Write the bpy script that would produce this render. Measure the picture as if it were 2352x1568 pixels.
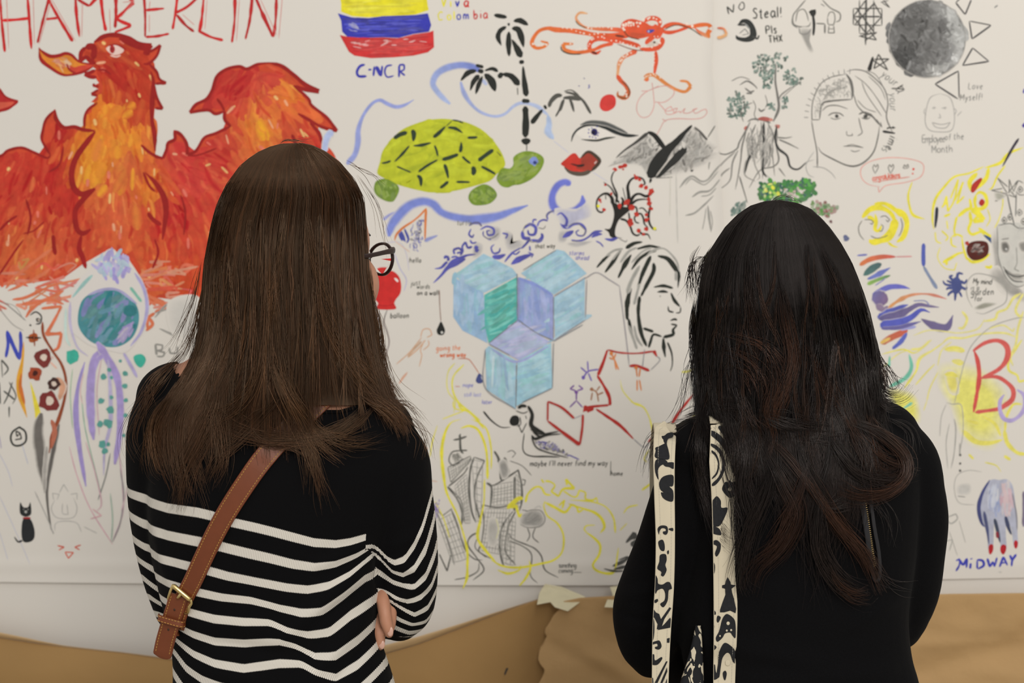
import bpy, bmesh, math, random
import numpy as np
from mathutils import Vector, Matrix
from mathutils.bvhtree import BVHTree
from mathutils.geometry import tessellate_polygon

for o in list(bpy.data.objects): bpy.data.objects.remove(o)
SC = bpy.context.scene
COL = SC.collection

# ---------------------------------------------------------------- camera
CAMZ, F = 1.39, 3267.0           # camera height (m), focal length in pixels (50 mm on 36 mm)
WALL = 2.60                      # distance of the mural
cam = bpy.data.cameras.new('camera'); camo = bpy.data.objects.new('camera', cam); COL.objects.link(camo)
cam.lens = 50.0; cam.sensor_width = 36.0; cam.clip_start = 0.05
camo.location = (0, 0, CAMZ); camo.rotation_euler = (math.radians(90), 0, 0)
cam.dof.use_dof = True; cam.dof.focus_distance = 1.70; cam.dof.aperture_fstop = 6.3
SC.camera = camo
SC.view_settings.view_transform = 'Standard'; SC.view_settings.look = 'None'
SC.view_settings.gamma = 1.0; SC.view_settings.use_curve_mapping = False
SC.view_settings.exposure = 0.0
SC.cycles.transparent_max_bounces = 24

# ---------------------------------------------------------------- light
w = bpy.data.worlds.new('world'); SC.world = w; w.use_nodes = True
w.node_tree.nodes['Background'].inputs[0].default_value = (1.0, 0.96, 0.90, 1)
w.node_tree.nodes['Background'].inputs[1].default_value = 0.52
def area(name, loc, target, size, energy, color):
    l = bpy.data.lights.new(name, 'AREA'); l.shape = 'RECTANGLE'; l.size, l.size_y = size
    l.energy = energy; l.color = color
    o = bpy.data.objects.new(name, l); COL.objects.link(o); o.location = loc
    d = Vector(target) - Vector(loc); o.rotation_euler = d.to_track_quat('-Z', 'Y').to_euler()
area('ceiling_panel_light', (1.05, -0.75, 2.95), (0.55, 2.2, 0.7), (1.8, 1.0), 26, (1.0, 0.945, 0.87))
area('ceiling_panel_light_back', (0.9, -3.2, 2.9), (0.3, 2.4, 0.8), (1.8, 1.0), 78, (1.0, 0.945, 0.87))
area('ceiling_panel_light_far', (-1.3, -0.3, 2.95), (-0.2, 2.2, 1.2), (1.2, 0.6), 3, (1.0, 0.95, 0.88))
area('ceiling_panel_light_near_wall', (0.9, 1.75, 2.95), (0.6, 2.2, 1.2), (1.6, 0.5), 2.5, (1.0, 0.95, 0.88))

# ---------------------------------------------------------------- helpers
def lin(c):
    c = np.asarray(c, float)/255.0
    return np.where(c <= 0.04045, c/12.92, ((c+0.055)/1.055)**2.4)
PAPER = np.array([0.80, 0.775, 0.735])
PHOTO_PAPER = lin((216, 208, 198))
def A(r, g, b):                  # colour seen in the photo beside the paper -> surface colour
    return tuple(np.clip(lin((r, g, b))/PHOTO_PAPER*PAPER, 0.002, 0.95))
def wx(px, d=WALL): return (px-1176.0)/F*d
def wz(py, d=WALL): return CAMZ-(py-784.0)/F*d
def P3(px, py, d): return np.array([wx(px, d), d, wz(py, d)])

def link(name, me, parent=None, mat=None):
    o = bpy.data.objects.new(name, me); COL.objects.link(o)
    if parent is not None: o.parent = parent
    if mat is not None:
        me.materials.clear()
        for m in (mat if isinstance(mat, (list, tuple)) else [mat]): me.materials.append(m)
    return o
def empty(name, label, cat, loc=(0, 0, 0), group=None):
    o = bpy.data.objects.new(name, None); COL.objects.link(o); o.empty_display_size = .05
    o.location = loc; o['label'] = label; o['category'] = cat
    if group: o['group'] = group
    return o
def adopt(o, parent):            # keep world position
    o.parent = parent; o.matrix_parent_inverse = Matrix.Translation(-Vector(parent.location))
    return o
def mesh_np(name, V, Fc, smooth=False, cols=None, attrs=None, colname='Col'):
    """V (n,3); Fc: (m,3) or (m,4) array, or list of lists"""
    me = bpy.data.meshes.new(name)
    V = np.asarray(V, np.float32)
    if isinstance(Fc, np.ndarray):
        m, k = Fc.shape
        me.vertices.add(len(V)); me.vertices.foreach_set('co', V.ravel())
        me.loops.add(m*k); me.loops.foreach_set('vertex_index', Fc.astype(np.int32).ravel())
        me.polygons.add(m); me.polygons.foreach_set('loop_start', np.arange(0, m*k, k, dtype=np.int32))
        me.update(calc_edges=True)
    else:
        me.from_pydata(V.tolist(), [], Fc); me.update()
    if smooth: me.polygons.foreach_set('use_smooth', np.ones(len(me.polygons), bool))
    if cols is not None:
        c = np.asarray(cols, np.float32)
        if c.shape[1] == 3: c = np.hstack([c, np.ones((len(c), 1), np.float32)])
        at = me.color_attributes.new(colname, 'FLOAT_COLOR', 'POINT'); at.data.foreach_set('color', c.ravel())
    for k2, v in (attrs or {}).items():
        at = me.attributes.new(k2, 'FLOAT', 'POINT'); at.data.foreach_set('value', np.asarray(v, np.float32))
    me.validate()
    return me

def mat(name, base=(.5, .5, .5), rough=.8, spec=.3, metal=0.0, **kw):
    m = bpy.data.materials.new(name); m.use_nodes = True
    b = m.node_tree.nodes['Principled BSDF']
    b.inputs['Base Color'].default_value = (*base, 1); b.inputs['Roughness'].default_value = rough
    b.inputs['Specular IOR Level'].default_value = spec; b.inputs['Metallic'].default_value = metal
    for k, v in kw.items(): b.inputs[k.replace('_', ' ')].default_value = v
    return m
def nd(m, typ, **kw):
    n = m.node_tree.nodes.new(typ)
    for k, v in kw.items():
        if k.startswith('i_'): n.inputs[k[2:].replace('_', ' ')].default_value = v
        else: setattr(n, k, v)
    return n
def lk(m, a, ao, b, bi): m.node_tree.links.new(a.outputs[ao], b.inputs[bi])
def add_noise(m, scale, amount, base, bump=0.0, detail=5, stretch=(1, 1, 1), dist=0.001):
    """object-space noise: slight colour variation + bump"""
    b = m.node_tree.nodes['Principled BSDF']
    tc = nd(m, 'ShaderNodeTexCoord'); mp = nd(m, 'ShaderNodeMapping'); mp.inputs['Scale'].default_value = stretch
    lk(m, tc, 'Object', mp, 'Vector')
    n = nd(m, 'ShaderNodeTexNoise'); n.inputs['Scale'].default_value = scale; n.inputs['Detail'].default_value = detail
    lk(m, mp, 'Vector', n, 'Vector')
    mx = nd(m, 'ShaderNodeMix', data_type='RGBA')
    mx.inputs[6].default_value = (*[c*(1-amount) for c in base], 1); mx.inputs[7].default_value = (*[min(1, c*(1+amount)) for c in base], 1)
    lk(m, n, 'Fac', mx, 0); m.node_tree.links.new(mx.outputs[2], b.inputs['Base Color'])
    if bump:
        bp = nd(m, 'ShaderNodeBump'); bp.inputs['Strength'].default_value = bump; bp.inputs['Distance'].default_value = dist
        lk(m, n, 'Fac', bp, 'Height'); lk(m, bp, 'Normal', b, 'Normal')
    return n

# paper (mural sheets): broad shallow waviness
M_PAPER = mat('white_paper', PAPER, .70, .28)
def paper_nodes(m, base, amt=.03):
    add_noise(m, 2.2, amt, base, bump=.35, detail=3, dist=.012)
paper_nodes(M_PAPER, tuple(PAPER), .012)
M_UNDER = mat('under_paper', PAPER*1.0, .8, .2); paper_nodes(M_UNDER, tuple(PAPER*1.0), .02)
# paint: vertex colour + brush-grain modulation
M_PAINT = mat('paint', rough=.70, spec=.28)
def paint_nodes(m):
    b = m.node_tree.nodes['Principled BSDF']
    at = nd(m, 'ShaderNodeAttribute', attribute_name='Col')
    tc = nd(m, 'ShaderNodeTexCoord')
    n = nd(m, 'ShaderNodeTexNoise'); n.inputs['Scale'].default_value = 60; n.inputs['Detail'].default_value = 6
    n.inputs['Roughness'].default_value = .65
    lk(m, tc, 'Object', n, 'Vector')
    mr = nd(m, 'ShaderNodeMapRange'); mr.inputs[1].default_value = .3; mr.inputs[2].default_value = .7
    mr.inputs[3].default_value = .84; mr.inputs[4].default_value = 1.12
    lk(m, n, 'Fac', mr, 0)
    # bare paper tone stays untouched; the grain grows with the strength of the paint
    ds = nd(m, 'ShaderNodeVectorMath', operation='DISTANCE'); lk(m, at, 'Color', ds, 0); ds.inputs[1].default_value = tuple(PAPER)
    dm = nd(m, 'ShaderNodeMapRange'); dm.inputs[1].default_value = .02; dm.inputs[2].default_value = .35; lk(m, ds, 'Value', dm, 0)
    gm = nd(m, 'ShaderNodeMix', data_type='FLOAT'); gm.inputs[2].default_value = 1.0; lk(m, dm, 0, gm, 0); lk(m, mr, 0, gm, 3)
    mx = nd(m, 'ShaderNodeVectorMath', operation='SCALE'); lk(m, at, 'Color', mx, 0); lk(m, gm, 0, mx, 'Scale')
    lk(m, mx, 0, b, 'Base Color')
    n2 = nd(m, 'ShaderNodeTexNoise'); n2.inputs['Scale'].default_value = 420; n2.inputs['Detail'].default_value = 3
    lk(m, tc, 'Object', n2, 'Vector')
    bp = nd(m, 'ShaderNodeBump'); bp.inputs['Strength'].default_value = .15; bp.inputs['Distance'].default_value = .001
    pn = nd(m, 'ShaderNodeTexNoise'); pn.inputs['Scale'].default_value = 2.2; pn.inputs['Detail'].default_value = 3; lk(m, tc, 'Object', pn, 'Vector')
    pb = nd(m, 'ShaderNodeBump'); pb.inputs['Strength'].default_value = .35; pb.inputs['Distance'].default_value = .012; lk(m, pn, 'Fac', pb, 'Height')
    lk(m, pb, 'Normal', bp, 'Normal'); sg = nd(m, 'ShaderNodeMath', operation='MULTIPLY'); sg.inputs[1].default_value = .15; lk(m, dm, 0, sg, 0); lk(m, sg, 0, bp, 'Strength')
    lk(m, n2, 'Fac', bp, 'Height'); lk(m, bp, 'Normal', b, 'Normal')
paint_nodes(M_PAINT)

# ---------------------------------------------------------------- room shell
def box(x0, x1, y0, y1, z0, z1):
    V = [(x, y, z) for x in (x0, x1) for y in (y0, y1) for z in (z0, z1)]
    Fc = [(0, 1, 3, 2), (4, 6, 7, 5), (0, 4, 5, 1), (2, 3, 7, 6), (0, 2, 6, 4), (1, 5, 7, 3)]
    return V, Fc
M_WALL = mat('wall_plaster', (.72, .69, .64), .9, .2); add_noise(M_WALL, 30, .03, (.72, .69, .64), .2)
M_FLOOR = mat('pale_floor', (.46, .43, .38), .6, .3); add_noise(M_FLOOR, 40, .08, (.46, .43, .38), .1)
for nm, bx, m in (('wall_back', (-3.2, 3.2, WALL+.03, WALL+.13, 0, 3.0), M_WALL), ('floor', (-3.2, 3.2, -3.6, WALL+.13, -.1, 0), M_FLOOR)):
    V, Fc = box(*bx); o = link(nm, mesh_np(nm, V, Fc), None, m); o['kind'] = 'structure'
V, Fc = box(-3.2, 3.2, WALL+.012, WALL+.03, 0, .10)
o = link('baseboard_back', mesh_np('baseboard_back', V, Fc), None, mat('white_trim', (.75, .73, .69), .5)); o['kind'] = 'structure'

# ---------------------------------------------------------------- sheets of paper on the wall
def seam(py):                    # right edge of the left sheet
    return float(np.interp(py, [-400, 0, 110, 150, 200, 290, 340, 450, 560, 900, 1340], [1640, 1637, 1634, 1631, 1637, 1645, 1651, 1657, 1661, 1668, 1672]))
def lift(px, py, left=True):     # how far a sheet stands off the wall (m)
    px = np.asarray(px, float); py = np.asarray(py, float)
    s = np.interp(py, [-400, 0, 110, 150, 200, 290, 340, 450, 560, 900, 1340], [1640, 1637, 1634, 1631, 1637, 1645, 1651, 1657, 1661, 1668, 1672])
    l = np.clip((px-(s-26))/26, 0, 1)**2*.004*(px <= s+.5)*left
    b = np.clip((py-1285)/60, 0, 1)**2*(.0016+.001*np.sin(px/140.))    # the bottom hem curls out a little
    b = b+.0016*np.exp(-((py-1296)/16.)**2)*(.6+.4*np.sin(px/210.+1))
    return l+b
def sheet(name, label, x0, x1f, y0, y1f, base, thick=.0006, m=M_PAPER, nx=90, ny=110, lf=lift, cat='paper sheet', dense=True):
    root = empty(name, label, cat, (wx((x0+1176)/2), WALL, wz(y1f(x0))))
    V = []; Fc = []
    xs = np.linspace(0, 1, nx+1)
    if dense: ys = np.r_[np.linspace(0, .93, ny-49), np.linspace(.9315, 1, 50)]; xs = np.r_[np.linspace(0, .978, nx-23), np.linspace(.9795, 1, 24)]
    else: ys = np.linspace(0, 1, ny+1)
    for t in ys:
        for s in xs:
            py = y0+t*(y1f(x0+s*(1700-x0))-y0); x1 = x1f(py)
            px = x0+s*(x1-x0); py = y0+t*(y1f(px)-y0)
            V.append((wx(px), WALL-base-float(lf(px, py)), wz(py)))
    n = nx+1
    for j in range(ny):
        for i in range(nx):
            a = j*n+i; Fc.append((a, a+1, a+n+1, a+n))
    nv = len(V); V += [(v[0], v[1]+thick, v[2]) for v in V]; Fc += [(a+nv, d+nv, c+nv, b+nv) for a, b, c, d in Fc[:nx*ny]]
    rim = [i for i in range(n)]+[j*n+nx for j in range(1, ny+1)]+[ny*n+i for i in range(nx-1, -1, -1)]+[j*n for j in range(ny-1, 0, -1)]
    for a, b in zip(rim, rim[1:]+rim[:1]): Fc.append((b, a, a+nv, b+nv))
    Fc = [f[::-1] for f in Fc]
    me = mesh_np(name, V, Fc, smooth=True)
    adopt(link('paper', me, None, m), root)
    return root
hem = lambda px: float(np.interp(px, [-600, 0, 330, 700, 1000, 1400, 1700, 2130, 2352, 3000], [1333, 1336, 1339, 1341, 1343, 1344, 1341, 1331, 1327, 1322]))
SH_R = sheet('mural_sheet', 'right white mural sheet with black line drawings, behind the dark-haired woman', 1600, lambda y: 2760, -330, lambda px: hem(px)-0, .0025, nx=60, lf=lambda px, py: lift(px, py, False))
SH_L = sheet('mural_sheet', 'left white mural sheet painted with the orange bird, turtle and flag', -420, seam, -330, hem, .0045)
SH_U = sheet('backing_sheet', 'blank white paper strip below the painted mural sheets', -420, lambda y: 2760, 1290, lambda px: 1590, .0008, m=M_UNDER, nx=30, ny=8, lf=lambda a, b: 0, dense=False)
# ---------------------------------------------------------------- painting kit
RNG = np.random.default_rng(7)
def pp(s):
    if isinstance(s, str):
        return np.array([[float(a) for a in t.split(',')] for t in s.split()])
    return np.asarray(s, float)
def spline(P, closed=False, step=5.0):
    P = np.asarray(P, float)
    if len(P) < 3 and not closed:
        n = max(6, int(np.linalg.norm(P[-1]-P[0])/step)+1)
        return P[0]+(P[-1]-P[0])*np.linspace(0, 1, n)[:, None]
    Q = np.vstack([P[-1], P, P[0], P[1]]) if closed else np.vstack([2*P[0]-P[1], P, 2*P[-1]-P[-2]])
    out = []
    for i in range(1, len(Q)-2):
        a, b, c, d = Q[i-1], Q[i], Q[i+1], Q[i+2]
        n = int(np.clip(np.linalg.norm(c-b)/step, 3, 60))
        t = np.linspace(0, 1, n, endpoint=False)[:, None]
        out.append(.5*((2*b)+(c-a)*t+(2*a-5*b+4*c-d)*t*t+(3*b-a-3*c+d)*t**3))
    out = np.vstack(out)
    if not closed: out = np.vstack([out, P[-1]])
    return out
def inside(P, x, y):
    n = len(P); r = False; j = n-1
    for i in range(n):
        if (P[i][1] > y) != (P[j][1] > y) and x < (P[j][0]-P[i][0])*(y-P[i][1])/(P[j][1]-P[i][1])+P[i][0]: r = not r
        j = i
    return r
PAP = np.array(PAPER)
HG = np.zeros((700, 900))          # height of the paint already on the paper, 4 px cells
class Draw:
    """a painted drawing: flat paint lying on a sheet (points given in a working frame, see T)"""
    DZ = 4e-6
    def __init__(s, name, parent, label=None, base=0.0):
        s.name, s.parent, s.label = name, parent, label
        s.V = []; s.F = []; s.C = []; s.n = 0; s.o = (0, 0, 1.0); s.z = base
        s.sheet = .0025 if (parent is SH_R or getattr(parent, 'parent', None) is SH_R) else .0045
        s.left = s.sheet > .003
    def T(s, x0, y0, f): s.o = (x0, y0, f); return s
    def q(s, P): P = pp(P); return np.array(s.o[:2])+P/s.o[2]
    def put(s, P, Fc, C, grow=None, cells=None):
        """one paint layer; it lies on whatever paint is already under it"""
        P = np.asarray(P, float)
        q = P if cells is None else cells
        if cells is None:
            x0, y0 = P.min(0); x1, y1 = P.max(0); a0, a1, b0, b1 = [int(v) for v in ((x0+500)//4, (x1+500)//4+1, (y0+600)//4, (y1+600)//4+1)]
            h = float(HG[b0:b1, a0:a1].max()) + s.DZ; HG[b0:b1, a0:a1] = h+3e-6
        else:
            i = ((q[:, 0]+500)//4).astype(int); j = ((q[:, 1]+600)//4).astype(int); h = float(HG[j, i].max())+s.DZ; HG[j, i] = h+3e-6
        z = h+(grow if grow is not None else 0)
        l = lift(P[:, 0], P[:, 1], s.left)
        s.V.append(np.column_stack([wx(P[:, 0]), WALL-s.sheet-.00015-l*1.02-z, wz(P[:, 1])]))
        s.F += [tuple(i+s.n for i in f) for f in Fc]; s.n += len(P)
        C = np.asarray(C, float); s.C.append(np.tile(C, (len(P), 1)) if C.ndim == 1 else C)
    def s(s, P, w=4, c=(40, 40, 40), a=1.0, soft=0, t=(.3, .3), closed=False, j=.12, raw=False, c2=None, bg=None):
        """stroke; w width in photo px (number or list), a strength, t end tapers, c2 colour at the end"""
        P0 = pp(P) if raw else s.q(P)
        if not closed and len(P0) > 2:            # a sharp turn starts a new stroke
            d0 = np.diff(P0, axis=0); L0 = np.linalg.norm(d0, axis=1)+1e-6
            cs_ = (d0[:-1]*d0[1:]).sum(1)/L0[:-1]/L0[1:]
            if (cs_ < .1).any():
                k = int(np.argmin(cs_))+1; ws = w
                if np.ndim(w): g_ = np.linspace(0, len(w)-1, len(P0)); W_ = np.interp(g_, range(len(w)), w); wa, wb = list(W_[:k+1]), list(W_[k:])
                else: wa = wb = w
                s.s(P0[:k+1], wa, c, a, soft, (t[0], 0), False, j, True, c2, bg); return s.s(P0[k:], wb, c2 or c, a, soft, (0, t[1]), False, j, True, c2, bg)
        Q = spline(P0, closed, 4.0 if np.max(w) < 12 else 6.0); n = len(Q)
        if closed: Q = np.vstack([Q, Q[0]]); n += 1
        if n < 2: return s
        d = np.gradient(Q, axis=0); d /= np.maximum(np.linalg.norm(d, axis=1), 1e-6)[:, None]
        nn = np.column_stack([-d[:, 1], d[:, 0]])
        u = np.linspace(0, 1, n)
        ww = np.interp(u, np.linspace(0, 1, len(w)), w) if np.ndim(w) else np.full(n, float(w))
        if not closed:
            if t[0]: ww = ww*np.clip(.35+u/max(t[0]*.5, 1e-3), 0, 1)
            if t[1]: ww = ww*np.clip(.35+(1-u)/max(t[1]*.5, 1e-3), 0, 1)
        nz = np.convolve(RNG.standard_normal(n+6), np.array([.15, .2, .3, .2, .15]), 'same')[3:n+3]
        ww = ww*np.clip(1+j*nz*1.1, .3, 2)
        ca = np.array(A(*c)); cb = np.array(A(*c2)) if c2 else ca
        bgc = PAP if bg is None else np.array(A(*bg))
        cc = ca+(cb-ca)*u[:, None]; cc = bgc+(cc-bgc)*a
        if soft:
            offs = [-.5-soft*.5, -.5+soft*.35, .5-soft*.35, .5+soft*.5]
            V = np.vstack([Q+nn*(ww*k)[:, None] for k in offs])
            edge = bgc+(cc-bgc)*.04
            C = np.vstack([edge, cc, cc, edge]); rows = 4
        else:
            V = np.vstack([Q-nn*(ww*.5)[:, None], Q+nn*(ww*.5)[:, None]]); C = np.vstack([cc, cc]); rows = 2
        Fc = [(r*n+i, r*n+i+1, (r+1)*n+i+1, (r+1)*n+i) for r in range(rows-1) for i in range(n-1)]
        cl = np.vstack([Q+nn*(ww*k)[:, None] for k in ((-.6, -.3, 0, .3, .6) if np.max(ww) > 5 else (-.5, 0, .5))])
        s.put(V, Fc, C, grow=np.tile(u*2.5e-6, rows), cells=cl); return s
    def f(s, P, c, a=1.0, sm=True, raw=False, rough=0.0):
        Q = pp(P) if raw else s.q(P)
        if sm: Q = spline(Q, True, 7.0)
        if rough: Q = Q+RNG.standard_normal(Q.shape)*rough
        tri = tessellate_polygon([[Vector((x, y, 0)) for x, y in Q]])
        cc = PAP+(np.array(A(*c))-PAP)*a
        s.put(Q, [tuple(t) for t in tri], cc); return s
    def dot(s, x, y, r, c, a=1.0, e=1.0, raw=False, k=10):
        x, y = (x, y) if raw else s.q([[x, y]])[0]
        th = np.linspace(0, 2*math.pi, k, endpoint=False)+RNG.random()
        rr = r*(1+.12*RNG.standard_normal(k))
        Q = np.column_stack([x+rr*np.cos(th), y+rr*e*np.sin(th)])
        cc = PAP+(np.array(A(*c))-PAP)*a
        s.put(Q, [tuple(range(k))], cc); return s
    def scrib(s, P, n, cols, L=(14, 30), w=(2, 5), ang=90, da=15, a=(.5, 1.0), dz=None, soft=0, curve=.0, raw=False, keep=1.0, bgf=None):
        """random brush or pencil strokes kept inside polygon P"""
        Q = pp(P) if raw else s.q(P); x0, y0 = Q.min(0); x1, y1 = Q.max(0); k = 0; tries = 0
        old = s.DZ
        while k < n and tries < n*12:
            tries += 1; x = RNG.uniform(x0, x1); y = RNG.uniform(y0, y1)
            if not inside(Q, x, y): continue
            an = ang(x, y) if callable(ang) else ang
            an = math.radians(an+RNG.normal()*da); l = RNG.uniform(*L)/2
            dx, dy = math.cos(an)*l, math.sin(an)*l
            wv = RNG.uniform(*w); px_, py_ = -dy/l*wv*.55, dx/l*wv*.55
            if RNG.random() < keep and not (inside(Q, x-dx, y-dy) and inside(Q, x+dx, y+dy) and (wv < 6 or (inside(Q, x-dx*.6+px_, y-dy*.6+py_) and inside(Q, x+dx*.6+px_, y+dy*.6+py_) and inside(Q, x-dx*.6-px_, y-dy*.6-py_) and inside(Q, x+dx*.6-px_, y+dy*.6-py_)))): continue
            c = cols(x, y) if callable(cols) else cols[RNG.integers(len(cols))]
            b = RNG.normal()*l*curve
            s.s([[x-dx, y-dy], [x-dy*b/l, y+dx*b/l], [x+dx, y+dy]], wv, c, RNG.uniform(*a), soft=soft, raw=True, t=(.6, .6), bg=bgf(x, y) if bgf else None); k += 1
        s.DZ = old; return s
    def smudge(s, P, c, a=.3, raw=False):
        """soft-edged patch: tone fades from the middle to nothing at the outline"""
        Q = spline(pp(P) if raw else s.q(P), True, 8.0); m = Q.mean(0); n = len(Q)
        ca = np.array(A(*c)); rings = [1.0, .78, .5, 0.0001]; al = [0.0, .55, 1.0, 1.0]
        V = np.vstack([m+(Q-m)*r for r in rings])
        C = np.vstack([np.tile(PAP+(ca-PAP)*a*k, (n, 1)) for k in al])
        Fc = [(r*n+i, r*n+(i+1) % n, (r+1)*n+(i+1) % n, (r+1)*n+i) for r in range(3) for i in range(n)]
        s.put(V, Fc, C); return s
    def text(s, x, y, size, txt, c, a=1.0, rot=0.0, w=1.6, sp=1.0, slant=.12):
        """hand lettering from single strokes; (x,y) start of the baseline in the working frame, size = x-height px"""
        x, y = s.q([[x, y]])[0]; ca, sa = math.cos(math.radians(rot)), math.sin(math.radians(rot)); cx = 0.0
        for ch in txt:
            g = GLY.get(ch)
            if g is None: cx += .55*size*sp; continue
            wd, strokes = g
            for st in strokes:
                P = pp(st); P = np.column_stack([(P[:, 0]+slant*P[:, 1])*size+cx, -P[:, 1]*size])
                P = P+RNG.standard_normal(P.shape)*size*.02
                R = np.column_stack([x+P[:, 0]*ca-P[:, 1]*sa, y+P[:, 0]*sa+P[:, 1]*ca])
                s.s(R, w, c, a, raw=True, t=(.2, .2))
            cx += (wd+.28)*size*sp
        return s
    def build(s):
        V = np.vstack(s.V); C = np.vstack(s.C)
        me = mesh_np(s.name, V, s.F, cols=C)
        # paint faces the room
        o = link(s.name, me, None, M_PAINT)
        root = s.parent
        o.parent = root
        r = root
        while r.parent is not None: r = r.parent
        o.matrix_parent_inverse = Matrix.Translation(-Vector(r.location)) if root is r else Matrix.Identity(4)
        if s.label: o['label'] = s.label
        return o
# single-stroke letters: x right, y up, x-height 1, caps 1.6
GLY = {
 'a': (.75, ['.7,.95 .3,1 .05,.5 .3,0 .65,.4 .7,1', '.7,1 .68,.2 .85,0']), 'b': (.7, ['.1,1.7 .08,0', '.08,.5 .4,1 .7,.6 .45,0 .08,.15']),
 'c': (.6, ['.6,.85 .3,1 .05,.5 .25,0 .6,.12']), 'd': (.75, ['.65,.9 .3,1 .05,.5 .3,0 .65,.3', '.7,1.7 .66,0']),
 'e': (.65, ['.08,.5 .6,.6 .4,1 .08,.6 .2,.03 .62,.15']), 'f': (.5, ['.6,1.55 .35,1.6 .25,1 .22,-.1', '.02,.9 .5,.95']),
 'g': (.7, ['.65,.9 .3,1 .05,.5 .3,.05 .6,.4 .65,1 .62,-.3 .3,-.7 .05,-.45']), 'h': (.7, ['.08,1.7 .06,0', '.07,.6 .4,1 .62,.7 .62,0']),
 'i': (.2, ['.1,1 .1,0', '.1,1.35 .12,1.42']), 'j': (.35, ['.3,1 .28,-.4 .0,-.6', '.3,1.35 .32,1.42']), 'k': (.65, ['.08,1.7 .06,0', '.6,1 .1,.45 .62,0']),
 'l': (.2, ['.1,1.7 .1,0']), 'm': (1.0, ['.06,1 .06,0', '.06,.6 .3,1 .48,.7 .48,0', '.48,.6 .75,1 .92,.7 .92,0']),
 'n': (.7, ['.06,1 .06,0', '.06,.6 .38,1 .62,.7 .62,0']), 'o': (.7, ['.35,1 .05,.6 .2,.02 .6,.2 .62,.75 .35,1']), 'p': (.7, ['.08,1 .06,-.7', '.08,.5 .4,1 .7,.6 .45,0 .08,.2']),
 'q': (.7, ['.65,.9 .3,1 .05,.5 .3,0 .65,.4', '.68,1 .66,-.7']), 'r': (.5, ['.08,1 .08,0', '.08,.6 .28,.95 .5,.9']), 's': (.55, ['.52,.88 .25,1 .1,.75 .45,.35 .35,.02 .02,.12']),
 't': (.5, ['.25,1.45 .24,.1 .5,.05', '.0,1 .48,1.02']), 'u': (.7, ['.06,1 .08,.15 .4,0 .62,.4 .64,1', '.64,1 .66,0']), 'v': (.6, ['.02,1 .3,0', '.3,0 .58,1']),
 'w': (.95, ['.02,1 .25,0', '.25,0 .47,.8', '.47,.8 .68,0', '.68,0 .92,1']), 'x': (.6, ['.02,1 .58,0', '.56,1 .02,0']), 'y': (.6, ['.02,1 .32,.1', '.62,1 .3,0 .1,-.6']), 'z': (.6, ['.05,1 .55,1', '.55,1 .02,0', '.02,0 .6,.02']),
 'B': (.9, ['.08,1.6 .08,0', '.08,1.6 .7,1.5 .6,.95 .1,.85', '.1,.85 .85,.7 .75,.05 .08,0']), 'C': (.9, ['.85,1.4 .5,1.62 .05,1 .2,.1 .85,.15']), 'D': (.9, ['.1,1.6 .1,0', '.1,1.6 .8,1.3 .85,.4 .1,0']),
 'E': (.8, ['.1,1.6 .1,0', '.1,1.6 .8,1.62', '.1,.85 .65,.85', '.1,0 .8,.02']), 'H': (.8, ['.08,1.6 .1,0', '.75,1.6 .75,0', '.1,.8 .75,.82']), 'I': (.25, ['.1,1.6 .1,0']), 'L': (.7, ['.1,1.6 .1,0', '.1,0 .7,.05']),
 'M': (1.0, ['.06,0 .1,1.6', '.1,1.6 .5,.5', '.5,.5 .9,1.6', '.9,1.6 .95,0']), 'N': (.85, ['.08,0 .08,1.6', '.08,1.6 .75,.05', '.75,.05 .78,1.65']), 'O': (.8, ['.4,1.6 .05,.9 .35,0 .75,.7 .4,1.6']),
 'P': (.8, ['.1,1.6 .1,0', '.1,1.6 .75,1.45 .7,.9 .1,.8']), 'T': (.85, ['.4,1.5 .4,0', '.02,1.55 .85,1.55']), 'V': (.8, ['.02,1.6 .4,0', '.4,0 .78,1.6']), 'X': (.8, ['.02,1.6 .78,0', '.76,1.6 .02,0']), 'Y': (.8, ['.02,1.6 .4,.8', '.78,1.6 .4,.8 .35,0']),
 'W': (1.1, ['.02,1.6 .28,0', '.28,0 .55,1.2', '.55,1.2 .8,0', '.8,0 1.08,1.6']), 'S': (.7, ['.65,1.4 .35,1.6 .1,1.2 .6,.6 .45,.05 .02,.15']),
 '!': (.25, ['.1,1.6 .1,.5', '.1,.1 .11,.02']), "'": (.15, ['.1,1.7 .08,1.35']), '.': (.15, ['.05,.08 .08,.0']), '-': (.5, ['.05,.6 .5,.6']),
}
def field(samples):
    S = np.array(samples, float)
    def g(x, y, jit=10):
        d = ((S[:, 0]-x)**2+(S[:, 1]-y)**2)**1.5+50; w_ = 1/d; w_ /= w_.sum()
        c = (S[:, 2:]*w_[:, None]).sum(0)
        k = np.array([.7, 1.4, .6]) if c.max()-c.min() > 12 else np.ones(3)
        if len(c) == 3: c = np.clip(c+RNG.normal()*jit*k, 3, 250)
        return c
    return g

# ================================================================= LEFT SHEET
RED = (196, 40, 40); DRED = (160, 32, 30); INK = (34, 34, 32); BLUE = (52, 56, 165); YEL = (232, 220, 40)
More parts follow.
